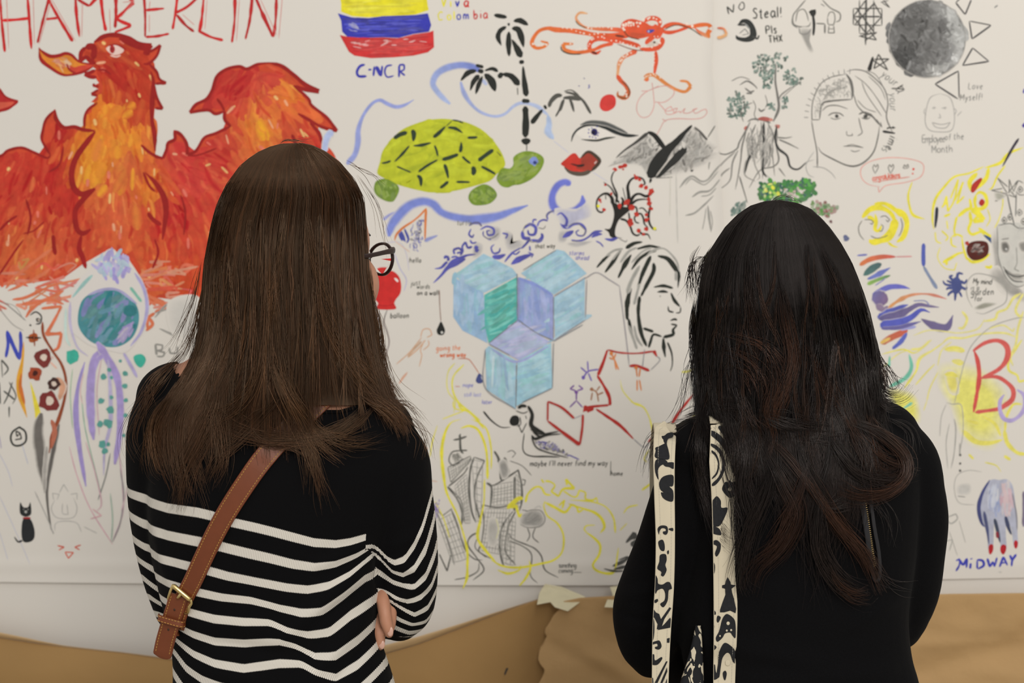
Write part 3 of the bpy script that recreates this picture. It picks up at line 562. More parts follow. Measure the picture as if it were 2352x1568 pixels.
mt.scrib(MA, 120, [(60, 58, 55), (110, 108, 104), (150, 147, 142)], L=(6, 26), w=(1.5, 5), ang=-45, da=25, a=(.4, .85)).scrib(MB, 190, [(50, 48, 46), (100, 98, 94), (150, 147, 142)], L=(6, 28), w=(1.5, 6), ang=-50, da=30, a=(.4, .85))
mt.s("1250,235 1180,290 1090,360 960,450 860,540", [9, 7, 5, 4, 3], (46, 44, 42), .95).s("1240,228 1320,270 1400,370 1460,450", [7, 11, 12, 8], (36, 36, 34)).s("1770,150 1680,240 1580,350 1470,450 1400,540 1330,640 1260,780", [8, 9, 14, 22, 26, 28, 20], (40, 40, 38), t=(.2, .1)).s("1700,420 1620,500 1500,620 1400,720 1340,780", [16, 18, 14, 10], (44, 44, 42), t=(.2, .3)).s("1800,170 1870,230 1920,290 2000,370", [5, 6, 3], (60, 58, 55), .9).s("1280,790 1265,840", [8, 3], INK)
mt.s("1955,300 2000,230 2045,155", [2, 3, 3], (90, 88, 80), .9).s("1550,500 1480,580 1400,680 1340,760", 3.5, (198, 190, 180)).s("1340,780 1450,775 1540,770", 2, (90, 88, 84), .8).f("1750,690 1790,680 1770,708", (80, 78, 74)).scrib("1640,330 1700,330 1700,430 1600,460", 9, [(206, 199, 190)], L=(5, 10), w=(3, 5), ang=60, da=40, a=(.9, 1)).scrib("1200,290 1290,290 1390,440 1260,430", 10, [(206, 199, 190)], L=(5, 12), w=(2, 4), ang=60, da=40, a=(.8, 1))
mt.s("1510,720 1510,900 1505,1240", 1.5, (180, 178, 160), .5).s("1580,720 1585,1000 1600,1560", 3, (170, 168, 160), .5)
mt.build()
bt = Draw('painted_berry_tree', SH_L, 'black curling branch tree with red berries').T(1250, 260, 5.227)
K = (36, 34, 30)
bt.f("800,1060 850,1080 930,1120 1000,1130 1040,1150 1000,1190 940,1240 890,1290 855,1380 850,1460 880,1490 940,1500 840,1500 790,1480 770,1430 720,1390 780,1390 810,1340 835,1240 830,1160", K)
for P, w_ in (("820,1100 810,1020 760,970 700,975 640,1030 625,1110 640,1170 690,1192 730,1150", [9, 8, 5, 4, 4, 4, 3]), ("860,1080 870,980 830,880 805,800 820,730 860,680", [6, 5, 4, 3, 3, 2]), ("860,1010 800,900 710,830", [4, 3, 2]), ("1020,1120 1010,980 1000,880 1040,800 1110,770 1180,790 1210,850 1170,870", [10, 8, 6, 4, 4, 3]),
    ("1000,1130 1070,1000 1140,970 1220,1000 1290,960 1300,900", [8, 7, 5, 6, 3]), ("1040,1100 1100,1050 1180,1035 1250,1040", [7, 4, 2]), ("1040,1130 1100,1130 1110,1200 1080,1260 1100,1310 1140,1320", [6, 4, 4, 3, 3]), ("1010,1190 1020,1250 1030,1320", 4), ("1110,1210 1160,1210 1190,1270 1200,1330 1250,1380", [4, 4, 4, 2]),
    ("1260,1050 1270,1130 1250,1220 1260,1320 1300,1385 1345,1405", [3, 5, 6, 4, 4]), ("910,1270 980,1290 1030,1360 1060,1440 1110,1470 1150,1450", [6, 5, 5, 4, 4]), ("1130,1410 1180,1455 1240,1455 1275,1520", [3, 6, 4, 1.5]), ("930,1130 945,1050 920,1010", [9, 6, 4]), ("1130,1150 1180,1140 1240,1200", 3), ("900,1080 860,1030", 5), ("735,980 738,1040", 2), ("990,1100 960,980 940,890", [3, 2, 1.5])):
    bt.s(P, w_, K, t=(.05, .25))
for x, y, r in ((852, 678, 4), (905, 650, 4), (930, 645, 4), (965, 630, 5), (733, 862, 3), (665, 1042, 4), (805, 968, 3), (715, 1160, 4), (1105, 778, 5), (1145, 800, 4), (1165, 872, 5), (1220, 895, 5), (1285, 935, 6), (1270, 965, 5), (1250, 1035, 5), (1255, 1085, 6), (1285, 1150, 4), (995, 1070, 7), (905, 1112, 5), (1045, 1135, 7), (1105, 1215, 6), (1225, 1220, 4), (1225, 1285, 5), (1030, 1290, 6), (1035, 1330, 7), (1130, 1410, 5), (1225, 1392, 5), (1190, 1455, 3.5), (920, 645, 3)):
    bt.dot(x, y, r, (184, 50, 40)).dot(x+RNG.normal()*14, y+RNG.normal()*14, r*.55, (190, 60, 46))
bt.dot(645, 1115, 3.5, (230, 222, 50)).dot(1325, 1385, 3.8, (222, 214, 60)).build()

# ---- blue wave scrolls
wv = Draw('blue_wave_scrolls', SH_L, 'row of curling dark blue wave crests').T(840, 250, 3.92)
for P in ("1120,1060 1220,1070 1200,1180 1100,1190", "1240,1100 1320,1120 1300,1220 1400,1180 1440,1250 1280,1280", "980,1200 1060,1220 1040,1320 960,1340", "1740,1100 1840,1090 1800,1200 1730,1200", "1800,1210 2050,1190 1900,1250"):
    wv.smudge(P, (130, 130, 140), .5)
WB = (66, 70, 176); WK = (60, 60, 90)
for P, w_ in (("930,1055 970,1030 1020,1030 1045,1060", [3, 6, 4]), ("1030,1090 1090,1060 1150,1080 1150,1130 1100,1140 1090,1100 1120,1095", [3, 5, 5, 4, 3]), ("950,1080 930,1130 960,1160 975,1130", [3, 5, 3]), ("1130,1180 1100,1170 1060,1140 1060,1100", 3), ("940,1180 960,1210 1000,1200", 4), ("880,1290 870,1240 900,1200 920,1250 960,1240", 5), ("980,1240 1010,1260 990,1290", 9), ("800,1310 790,1270 840,1255 870,1290 850,1320", 5), ("820,1300 860,1290", 5),
    ("710,1350 720,1330 750,1340 740,1370", 6), ("620,1440 680,1430 720,1390 740,1380", [2, 6, 6]), ("720,1440 780,1380 850,1350 910,1320 990,1310", [3, 9, 10, 5, 3]), ("610,1568 680,1500 740,1430 820,1390 900,1350", [3, 5, 9, 11, 7]), ("770,1340 810,1330 850,1350", 4),
    ("1230,1120 1280,1130 1260,1170", 4), ("1160,1220 1130,1250 1150,1300 1200,1290 1210,1250", [2, 4, 5, 3]), ("1140,1330 1200,1335 1260,1310", [9, 12, 5]), ("1250,1380 1290,1330 1330,1290 1400,1250", [3, 6, 4, 3]), ("1310,1290 1350,1310 1390,1280", 4), ("1310,1400 1370,1360 1440,1330 1500,1310", [5, 14, 10, 4]), ("1460,1290 1510,1310 1490,1340", 3),
    ("1410,1100 1420,1160 1480,1170 1440,1220 1400,1260", [7, 9, 7, 4]), ("1420,1080 1480,1040 1530,1070 1520,1130 1470,1130 1460,1090", [5, 8, 6, 5]), ("1490,1180 1560,1190 1590,1150 1580,1120", [5, 9, 5]), ("1505,1030 1510,1000 1540,1000", 4), ("1545,1060 1560,1020 1600,1000 1640,1010", 4), ("1640,1000 1630,960 1660,930 1700,920", [4, 5, 3]), ("1720,960 1760,940 1810,1000 1800,1060 1760,1050", [2, 5, 8, 5]), ("1750,1030 1780,1070 1820,1080", 3),
    ("1820,1080 1870,1040 1940,1040 1980,1090 1960,1140 1910,1140 1890,1110 1920,1090", [5, 7, 5, 4, 3, 3]), ("1770,1160 1820,1130 1870,1100", [3, 13, 8]), ("1850,1180 1900,1190 1960,1180 2010,1150 2060,1110 2130,1100", [4, 5, 4, 6, 4]), ("2030,1160 2080,1130 2130,1130", [3, 9, 3]), ("2070,1190 2110,1210 2140,1245", 3), ("2150,1170 2210,1180 2270,1160", [3, 8, 4])):
    wv.s(P, w_, WB, .92, t=(.25, .25), c2=(52, 54, 150))
for P in ("935,1050 1000,1022 1050,1060", "1060,1140 1100,1170 1150,1160 1200,1120", "1820,1060 1900,1030 1985,1100 1950,1150", "1630,990 1630,950 1700,915", "1550,1070 1600,1080 1620,1050", "1410,1120 1440,1050 1510,1040", "1450,1170 1500,1200 1590,1180", "1850,1190 1930,1195", "2280,1170 2340,1200 2352,1180"):
    wv.s(P, 2, (64, 62, 66), .8)
wv.build()
hp = Draw('orange_blue_fan', SH_L, 'small orange edged fan shape hatched in blue').T(840, 250, 3.92)
hp.s("262,1185 280,1130 340,1070 430,1010 500,950 540,900", [5, 5, 4, 5], (214, 124, 66)).s("545,895 540,1000 535,1180", [6, 5, 3], (214, 124, 66)).s("265,1190 330,1240 400,1290", 2, (214, 160, 120), .6)
for k, P in enumerate(("300,1120 330,1190", "320,1100 360,1200", "350,1080 385,1170 370,1210", "310,1110 345,1190")): hp.s(P, [4, 6, 3], (76, 82, 160))
hp.scrib("400,1060 500,980 530,1000 520,1180 480,1290 400,1260 380,1150", 60, [(70, 74, 160), (60, 60, 80), (90, 96, 180)], L=(5, 12), w=(1.5, 3), ang=90, da=50, curve=.5).build()

# ---- balloon
bl = Draw('painted_balloon', SH_L, 'red balloon on a thin wavy string').T(840, 540, 3.408)
bl.f("110,290 160,275 220,285 265,330 280,400 270,460 240,500 225,535 235,578 90,578 100,535 75,500 60,430 75,350", (206, 44, 42)).f("225,335 245,340 258,358 250,368 232,352", (236, 220, 214)).s("90,545 160,552 230,540", 1.5, (170, 30, 34)).s("170,585 150,640 145,690 170,760 185,840 165,920 150,1000 165,1090 185,1200", [3, 3, 2.5, 2, 2], (74, 62, 62), .9, c2=(150, 120, 120)).build()
# ---- small lettering
G = (84, 82, 74)
def word(T, x, y, size, txt, c, sheet=None, name='written_words', lab=None, w=1.7, extra=(), **k):
    d_ = Draw(name, sheet or SH_L, lab or ('tiny handwritten word "%s"' % txt)).T(*T).text(x, y, size, txt, c, w=w, **k)
    for P_, w_, c_ in extra: d_.s(P_, w_, c_, .85)
    d_.build()
TH = (840, 540, 3.408); TJ = (960, 920, 3.564)
word(TH, 342, 216, 7.5, 'hello', G)
wd_ = Draw('written_words', SH_L, 'tiny handwritten words "just words on a wall"').T(*TH); wd_.text(352, 395, 7.5, 'just', G, w=1.5, rot=-3).text(400, 420, 6.5, 'words', G, w=1.5).text(402, 470, 7, 'on a wall', (70, 66, 58), w=1.9).build()
word(TH, 192, 650, 7.5, 'balloon', G, w=1.8, rot=-1)
wd_ = Draw('written_words', SH_L, 'tiny orange words "going the wrong way"').T(*TH); wd_.text(552, 905, 7.5, 'going the', (214, 130, 90), w=1.7, rot=-2).text(582, 955, 7, 'wrong way', (210, 110, 70), w=2.4, rot=-1).build()
wd_ = Draw('written_words', SH_L, 'tiny pale blue words beside the blue drop').T(*TH); wd_.text(760, 1188, 6.5, 'nope', (130, 130, 190), w=1.6).text(770, 1262, 6, 'still lost', (150, 150, 200), w=1.5).text(910, 1320, 6, 'later', (120, 120, 190), w=1.6).s("700,1182 740,1184", 2, (190, 90, 70), .7).build()
word(TH, 1325, 105, 6.5, 'that way', G, rot=-2, extra=(("1283,85 1287,125", 4, BLUE),))
wd_ = Draw('written_words', SH_L, 'tiny violet words "storms ahead"').T(*TH); wd_.text(1592, 155, 6.5, 'storms', (120, 116, 180), w=1.6, rot=2).text(1640, 192, 6.5, 'ahead', (120, 116, 180), w=1.6, rot=2).build()
word((840, 250, 3.92), 822, 1048, 7.5, 'turtle', (120, 118, 108), w=1.5)
wd_ = Draw('written_words', SH_L, 'handwritten line "maybe I\'ll never find my way home"').T(*TJ); wd_.text(915, 535, 8, "maybe I'll never find my way", (78, 76, 70), w=1.9, sp=.985, rot=-.5).text(1575, 612, 7, 'home', (78, 76, 70), w=1.8).s("1578,490 1574,612", 1.5, G).build()
wd_ = Draw('written_words', SH_L, 'tiny words at the bottom edge of the sheet').T(*TJ); wd_.text(1150, 1362, 7, 'something', (100, 98, 94), w=1.5, sp=.7).text(1150, 1405, 7, 'coming', (100, 98, 94), w=1.6, sp=.85).s("1270,1400 1340,1402", 1.5, G).build()
dr = Draw('ink_droplet', SH_L, 'black ink drop hanging on a thin line').T(840, 540, 3.408)
dr.s("578,430 580,540 590,680", 2, (130, 90, 74), .9).f("590,675 612,715 622,745 612,775 590,782 566,775 556,745 568,715", (34, 36, 34)).dot(598, 762, 2.8, (210, 206, 198)).build()
dr = Draw('blue_droplet', SH_L, 'dark blue drop hanging from an orange line').T(840, 540, 3.408)
dr.s("720,965 800,968 840,1010 890,1085", 2, (190, 110, 80)).f("890,1080 918,1110 915,1150 885,1160 862,1140 872,1105", (70, 78, 130)).s("905,1100 912,1130", 2.5, (190, 190, 200)).build()
fy = Draw('orange_flying_figure', SH_L, 'thin orange outline of a leaning figure').T(840, 540, 3.408)
for P in ("430,800 450,740 500,735 520,780 480,800", "460,820 430,900 440,940 420,1030", "440,800 340,920 240,1010", "470,820 410,890 330,960", "490,820 495,860 450,900", "330,1070 290,1110 260,1165"):
    fy.s(P, 2, (206, 142, 88), .8)
fy.s("440,830 380,890 330,950", 5, (190, 130, 70), .6).s("325,1075 262,1160", 4, (214, 140, 100), .7).build()

# ---- cubes
cb = Draw('painted_cubes', SH_L, 'three pale blue isometric cubes').T(840, 540, 3.408)
CB1 = (158, 190, 206); CB2 = (150, 180, 208); CB3 = (92, 178, 168); CB4 = (146, 160, 206); CB5 = (172, 176, 210)
faces = [("700,310 920,150 1150,260 1190,320 930,455 760,390", CB1, -20), ("690,330 800,390 925,450 945,845 880,810 760,745 690,640", CB2, 88), ("930,470 1190,320 1185,660 960,845 935,700", CB3, -30),
         ("1215,300 1490,115 1550,130 1730,300 1475,470 1350,400", CB1, -30), ("1195,330 1300,370 1465,470 1460,820 1330,760 1190,665", CB4, 88), ("1475,490 1712,330 1708,660 1480,830", CB1, -30),
         ("960,850 1185,670 1440,830 1200,975", CB5, -20), ("935,890 970,870 1180,980 1175,1355 950,1205", CB1, 88), ("1185,985 1450,840 1455,1200 1180,1330", (156, 194, 208), -20)]
for P, c, an in faces:
    cb.f(P, c, sm=False, rough=.8)
    v = [tuple(np.clip(np.array(c)+k, 0, 250)) for k in ((-8, -6, -3), (6, 5, 3), (14, 10, 6), (-4, 6, -4))]
    cb.scrib(P, 60, v, L=(26, 70), w=(5, 11), ang=an, da=5, a=(.9, 1), keep=.97, dz=2e-6)
cb.scrib(faces[2][0], 40, [(70, 172, 164), (112, 196, 184), (84, 164, 150)], L=(26, 60), w=(4, 9), ang=-28, da=8, a=(.9, 1))
cb.s("1200,340 1330,390 1462,470", 7, (122, 140, 206), .9).s("1455,480 1458,820", 9, (128, 142, 204), .8).s("1195,330 1200,650", 5, (120, 132, 190), .8).s("985,890 1180,990 1430,870", 5, (150, 158, 206), .9).s("1080,940 1110,1200", 6, (126, 168, 200), .8).s("1000,940 990,1190", 4, (190, 214, 220), .8)
LK = (84, 92, 106)
for P in ("1230,275 1490,118", "1475,475 1725,330", "1470,480 1468,825", "1185,300 1188,660", "1190,660 1330,760 1470,825", "965,845 1190,665", "935,895 935,1190 1175,1360", "1470,840 1460,1195", "965,850 1130,940", "1180,1010 1175,1350", "1460,1195 1220,1310", "1470,830 1700,700"):
    cb.s(P, 2.0, LK, .8, t=(.1, .1))
cb.build()

# ---- long haired profile
pf = Draw('painted_profile', SH_L, 'black brush portrait of a long haired person in profile').T(1220, 540, 3.136)
for P, w_ in (("470,235 520,180 575,130", [3, 8, 4]), ("530,270 590,190 650,100", [4, 9, 3]), ("625,310 670,220 720,140", [4, 11, 4]), ("680,95 740,60 800,50", [9, 8, 4]), ("760,100 850,80 940,95", [6, 7, 5]), ("720,250 780,170 860,120 900,115", [3, 7, 8, 5]), ("765,390 800,280 860,150", [6, 12, 9]), ("880,200 880,260 830,360 790,440", [9, 10, 9, 7]),
    ("780,440 770,560 790,700 830,800", [8, 7, 9, 7]), ("715,370 690,500 690,610", [8, 11, 7]), ("700,600 720,700 745,780", [6, 8, 4]), ("910,150 980,170 1030,230 1060,290 1055,380", [8, 10, 10, 9, 3]), ("880,375 950,365 1020,382", [3, 7, 7]), ("905,410 950,405 985,412", [2, 8, 3]), ("1005,415 1030,470 1070,515", [4, 7, 6]), ("1075,515 1070,555 1040,560", 3), ("985,510 990,545 1025,555", [3, 4, 5]),
    ("1000,615 1030,605 1050,612", [3, 5, 3]), ("1005,640 1050,648", 4), ("1050,650 1020,680 1020,715 950,735", [3, 7, 8, 6]), ("940,730 880,715 860,760 845,810", [4, 5, 6, 5]), ("805,670 880,695", [5, 7]), ("950,740 955,820 965,880", [5, 8, 3]), ("980,770 1010,850 1015,930 1000,980", [6, 5, 3, 2])):
    pf.s(P, w_, (38, 42, 36), t=(.2, .2), j=.25)
for P, w_ in (("540,150 600,110 660,100", 5), ("640,200 700,120 760,90", 5), ("690,420 720,330 780,220", 7), ("740,500 760,420 780,350", 6), ("700,650 740,760 760,820", 6), ("830,150 880,110 960,100 1040,180 1065,260", 4), ("740,650 760,740 800,800", 5), ("720,200 800,120 870,90", 4), ("1040,260 1040,330", 5), ("580,180 640,110", 3)):
    pf.s(P, w_, (110, 112, 106), .65, soft=.4, j=.2)
pf.s("925,435 930,445", 3, INK, .6).build()
hx = Draw('pencil_hexagon_line', SH_L, 'thin pencil outline of an unfinished cube').T(1220, 540, 3.136)
for P in ("385,315 470,270 560,320 640,370", "635,370 660,560 690,800 705,940", "400,320 390,600", "165,440 385,310", "160,760 390,610"): hx.s(P, 2.2, (110, 106, 120), .75)
hx.build()
# ---- red zigzag with climbing figures
rz = Draw('red_angular_outline', SH_L, 'red marker zigzag outline below the profile').T(1220, 540, 3.136)
for P, w_ in (("120,1195 118,1335", 4), ("120,1195 220,1240 310,1318", [4, 5, 5]), ("118,1335 230,1420 350,1508", [4, 7, 9]), ("350,1508 368,1380 372,1290", 5), ("375,1275 400,1240 560,1222", [4, 6, 5]), ("385,1225 400,1265 450,1245", 9), ("568,1225 560,1160 520,1080 475,1010", [8, 9, 6, 6]), ("480,1010 520,910 548,825", [8, 7, 6]), ("550,825 640,845 760,850 880,835", [4, 4, 4, 5]), ("880,830 905,875", [10, 3]), ("705,942 760,940 850,975", [5, 6, 7]),
    ("465,1250 540,1300 640,1370 735,1465", [4, 7, 8, 5]), ("975,1420 1060,1280 1170,1140", [3, 7, 6, 4]), ("880,1445 840,1490", [4, 5])):
    rz.s(P, w_, (176, 48, 42), t=(.15, .15), j=.2)
rz.s("735,1465 810,1525 850,1490", 2, (110, 110, 120), .8).s("905,870 925,900 860,970", 2, (110, 110, 120), .8).s("815,820 800,950", 2, (110, 110, 120), .8).s("305,1320 370,1290", 1.5, (110, 110, 140), .7).build()
for lab, segs, c in (('tiny purple figure with raised orange arms', ["325,1130 325,1190", "325,1190 275,1240", "325,1190 370,1240", "320,1120 280,1105 310,1080", "330,1120 372,1105 340,1080"], (120, 80, 150)),
                     ('tiny purple figure tumbling head down', ["375,1025 410,980 485,965", "410,980 405,905", "400,990 355,950", "410,990 435,1050"], (110, 90, 170)),
                     ('tiny brown and purple figure climbing', ["435,1110 470,1130 485,1200", "430,1190 440,1130", "470,1120 495,1085", "475,1150 520,1130"], (160, 110, 80)),
                     ('tiny orange figure hanging from the red line', ["575,850 600,900 630,970", "600,900 612,970", "560,880 590,890 610,850"], (214, 128, 66)),
                     ('tiny orange figure hanging by two hands', ["755,955 762,1020", "785,955 775,1020", "762,1040 762,1120", "778,1040 792,1120"], (214, 128, 66))):
    g = Draw('stick_figure', SH_L, lab).T(1220, 540, 3.136)
    for P in segs: g.s(P, 3.6, c, .95)
    P = pp(segs[0])[0]; g.dot(P[0], P[1], 4.2, c).build()

# ---- smoking bird-woman figure and city
sf = Draw('ink_kneeling_figure', SH_L, 'black ink figure with long flowing dress').T(960, 920, 3.564)
sf.f("750,160 770,125 810,120 830,150 820,195 780,205 755,190", (34, 34, 32)).s("835,130 840,190 810,210", 2.5, INK)
for P, w_ in (("535,85 600,160 680,215 760,215", [5, 3, 2]), ("820,60 850,40 890,45", [8, 8, 6]), ("900,40 935,110 925,190 960,230 1040,265", [6, 8, 9, 10, 5]), ("800,80 860,100 900,85", 2), ("820,190 850,260 890,180", 2.5), ("870,260 860,400 920,450 1060,455 1160,460", [2, 3, 4, 3]), ("930,280 960,310 1050,280 1170,270", [5, 7, 4, 2]), ("940,250 1000,290 1090,260", 4), ("920,230 1000,270 1150,250", 3), ("930,300 970,380 1060,420 1230,465", [3, 3, 2]), ("880,120 890,150", 2)):
    sf.s(P, w_, (40, 40, 36), t=(.2, .3))
sf.scrib("950,330 1080,320 1200,410 1290,470 1150,430 980,380", 60, [(84, 76, 150), (54, 54, 60)], L=(3, 10), w=(2, 4.5), ang=10, da=40, keep=.5).s("1230,440 1320,480", 3, (100, 90, 160)).build()
ct = Draw('city_sketch', SH_L, 'leaning gridded black ink skyscrapers').T(960, 920, 3.564)
KC = (66, 66, 60)
for P, w_ in (("345,280 350,400 375,430", [6, 6, 4]), ("290,320 345,310 400,290", 4), ("350,270 335,295", 3), ("350,405 280,420 255,490 300,530 370,470", 3), ("350,405 405,405", 4), ("245,545 430,450", 2), ("245,545 270,665 420,500 430,455", 2.5), ("250,700 370,600 410,540", 3), ("240,700 320,800 360,900 360,1010", [3, 4, 4]), ("250,700 360,830 380,1000", 2), ("460,460 430,560 420,720 440,900 475,995", [4, 4, 4, 4]), ("460,460 545,490 480,640 465,800 520,1000", [3, 3, 4, 4]),
    ("625,410 665,490 680,650", [6, 5, 5]), ("710,460 700,640", 4), ("660,500 715,470 750,590", 4), ("560,670 620,690 800,580 820,560", [3, 4, 4]), ("560,670 600,700 600,800 590,880", [5, 6, 3]), ("820,560 850,700 850,820 830,900", [4, 4, 4, 3]), ("790,620 790,900", [5, 5]), ("525,850 660,870 840,830", 3), ("525,850 540,1000 520,1160 500,1230 600,1290", [3, 3, 3]), ("730,960 680,1060 670,1200 700,1340 760,1360", [3, 4, 4, 3]), ("800,900 750,1000 720,1120 720,1240 800,1340", 3),
    ("270,880 320,1000 380,1200 460,1290 530,1300", [3, 3, 3, 2]), ("175,1250 240,1390 270,1260", 3), ("110,830 200,940 280,880", 2), ("150,900 230,1100 300,1340", 2.5), ("500,1070 430,1110 410,1180 480,1280 540,1380 450,1465", [3, 3, 3, 3, 2]), ("490,1110 470,1200 560,1280", 2), ("300,1460 400,1440 490,1390 500,1320", [2, 3, 2]), ("740,1080 780,1130 900,1180 960,1210 1010,1270 1040,1380 1150,1445", [2, 3, 3, 3, 2]), ("740,1140 860,1190 930,1260 920,1420 980,1490", [2, 3, 2]),
    ("730,420 770,405 800,430 770,465", 2), ("750,490 850,530 930,610", 2), ("850,640 880,650 870,690 840,680", 2), ("780,900 690,1010", 2), ("650,490 690,500", 5)):
    ct.s(P, w_, KC, .9, t=(.15, .2), j=.2)
ct.scrib("265,430 350,415 370,470 300,520", 20, [(110, 108, 100)], L=(12, 22), w=(1, 1.6), ang=0, da=8).scrib("265,430 350,415 370,470 300,520", 14, [(110, 108, 100)], L=(10, 18), w=(1, 1.6), ang=80, da=8)
for (a_, b_, c_, d_, nu, nv) in (((250, 560), (425, 470), (270, 660), (420, 510), 9, 4), ((300, 700), (400, 600), (380, 1000), (430, 1000), 4, 14), ((440, 480), (530, 500), (480, 980), (510, 990), 2, 9), ((600, 700), (790, 660), (590, 860), (790, 840), 7, 6), ((555, 880), (750, 880), (510, 1220), (700, 1260), 8, 10), ((750, 940), (800, 960), (720, 1330), (790, 1340), 2, 11), ((800, 600), (840, 640), (800, 880), (840, 860), 2, 7), ((160, 980), (280, 920), (280, 1320), (420, 1280), 5, 7), ((680, 1060), (730, 1060), (700, 1320), (760, 1340), 1, 7)):
    a_, b_, c_, d_ = map(np.array, (a_, b_, c_, d_))
    for u in np.linspace(0, 1, nu+1): p0 = a_+(b_-a_)*u; p1 = c_+(d_-c_)*u; ct.s([p0, (p0+p1)/2+RNG.normal(size=2)*3, p1], 1.5, (110, 110, 102), .7)
    for v in np.linspace(0, 1, nv+1): p0 = a_+(c_-a_)*v; p1 = b_+(d_-b_)*v; ct.s([p0, (p0+p1)/2+RNG.normal(size=2)*3, p1], 1.5, (110, 110, 102), .7)
ct.smudge("660,500 720,480 750,600 690,640", (110, 108, 104), .7).smudge("580,960 660,980 640,1180 570,1160", (150, 148, 140), .5)
ct.build()
tr = Draw('small_tree_sketch', SH_L, 'small grey shaded mushroom shaped tree').T(960, 920, 3.564)
tr.smudge("830,1010 840,940 900,890 1000,890 1040,960 1020,1030 900,1030", (130, 128, 124), .75).scrib("835,1000 860,920 980,890 1035,970 1000,1025", 45, [(120, 118, 114), (90, 88, 84)], L=(10, 22), w=(1, 2), ang=-30, a=(.4, .7))
tr.s("880,905 940,890 1010,900 1040,970 1000,1025 900,1035 835,1010", 2, (90, 88, 84), .8).s("895,1035 915,1100 890,1150", 2.5, (80, 78, 74), .9).s("960,1035 940,1110 990,1160", 2.5, (80, 78, 74), .9).s("850,890 900,900", 2, (110, 108, 104)).s("950,880 990,860 1010,880", 1.6, (150, 148, 144), .7).build()
# ---- yellow outlines
yl = Draw('yellow_marker_loop', SH_L, 'long yellow marker loop around the city sketch', base=-.00008).T(960, 920, 3.564)
yl2 = Draw('yellow_marker_wiggle', SH_L, 'wiggly yellow marker outline right of the city sketch', base=-.00008).T(960, 920, 3.564)
yl3 = Draw('yellow_marker_dashes', SH_L, 'short yellow marker strokes by the left strap', base=-.00008).T(960, 920, 3.564)
for P, w_ in (("350,225 420,205 490,235 540,330 565,450 570,640", [4, 6, 6, 6, 7]), ("350,150 270,180 220,270 195,420 210,600 240,760 330,950 400,1200 405,1350 400,1450 370,1530", [2, 5, 8, 9, 6, 4, 4, 4, 6, 7, 7]), ("440,150 520,190 570,250 600,400 600,560", [2, 4, 4, 3]), ("330,0 350,60 420,90 480,150 540,230", [5, 4, 6, 5, 3]), ("290,0 300,60 380,80 200,150", [3, 3, 2]), ("160,200 120,330 100,460", [1.5, 3, 2]), ("545,640 540,830 510,980 490,1120 560,1230 640,1320", [5, 3, 4, 8, 8, 4]), ("600,1300 700,1350 840,1360 1000,1330 1110,1300 1180,1230 1190,1100 1140,1000 1060,940 1030,860 1040,820", [4, 5, 6, 5, 5, 5, 4, 4, 4, 4]),
    ("650,1380 740,1410 830,1380 840,1340", [2, 6, 4, 2]), ("880,830 900,760 960,705 1010,710 1040,760 1090,770", [7, 4, 5, 5, 5]), ("1010,640 1030,670", 5), ("1040,655 1080,660 1120,690 1090,740 1150,780 1190,720 1280,715 1210,640 1220,690", [4, 3, 4, 4, 4, 6, 5, 5]), ("1190,735 1260,780 1300,780 1320,730 1370,750 1370,800 1430,810 1460,790 1470,830", [4, 4, 4, 4, 3]), ("1240,810 1350,815 1450,830 1540,870 1600,960 1615,1080", [2, 3, 3, 3, 4, 4]),
    ("1040,830 1120,870 1200,910 1240,870 1260,850 1300,870 1310,910 1350,890", [5, 7, 5, 4]), ("1150,860 1200,810 1180,880", 4), ("1230,840 1350,880 1440,910 1500,960 1525,1030 1490,1080", [4, 5, 7, 7, 4]), ("1380,1070 1360,1050 1380,1020 1450,1015", [3, 3, 2]), ("1370,1070 1440,1120 1490,1180 1480,1260 1430,1340 1470,1390 1560,1410 1610,1380 1640,1200", [4, 5, 5, 5, 5, 6, 4, 3]), ("910,1300 920,1370 880,1450 830,1510", [2, 6, 5, 3]), ("1890,400 1850,470 1870,500", 3), ("1830,730 1900,680 1920,660", 5), ("1680,920 1720,870 1800,850", [2, 4, 3]), ("1650,1060 1710,1000", [2, 3]),
    ("730,880 820,800 860,800", [13, 10, 8]), ("760,870 800,850 830,950 850,920", [10, 6, 4]), ("140,820 210,960 260,1120", 2.5), ("90,1080 110,1240", 2), ("1740,10 1830,40 1890,130 1920,280", [1.5, 3, 3, 2])):
    xa = pp(P)[:, 0].mean(); (yl if xa < 640 or (P.startswith('600,1300') or P.startswith('650,1380')) else yl2 if xa < 1700 else yl3).s(P, w_, (228, 216, 50), .95, t=(.2, .2), j=.2)
yl.s("640,1130 660,1050 640,960", 2, (226, 222, 120), .6)
yl3.T(1220, 540, 3.136)
for P, w_ in (("640,1040 660,1120 740,1210 810,1240 860,1340 880,1440", [1.5, 2.5, 4, 3, 2]), ("1080,985 1130,980 1170,960", [4, 5, 2]), ("1140,1360 1170,1300 1210,1260", [4, 4, 2]), ("1160,740 1185,700 1190,790 1210,830", 4), ("1050,1400 1130,1330", 3)):
    yl3.s(P, w_, (226, 216, 70), .9)
yl.T(840, 540, 3.408)
for P, w_ in (("700,1000 650,1060 635,1150 650,1230 700,1300 690,1390", [3, 2, 2, 3, 2]), ("770,1010 690,1100 680,1200 720,1300 800,1370 900,1450", [5, 3, 4, 5, 5, 4])): yl.s(P, w_, (226, 216, 60), .9)
yl.build(); yl2.build(); yl3.build()['kind'] = 'stuff'
cr = Draw('ink_wing_strokes', SH_L, 'black brush strokes beside the dark sleeve').T(960, 920, 3.564)
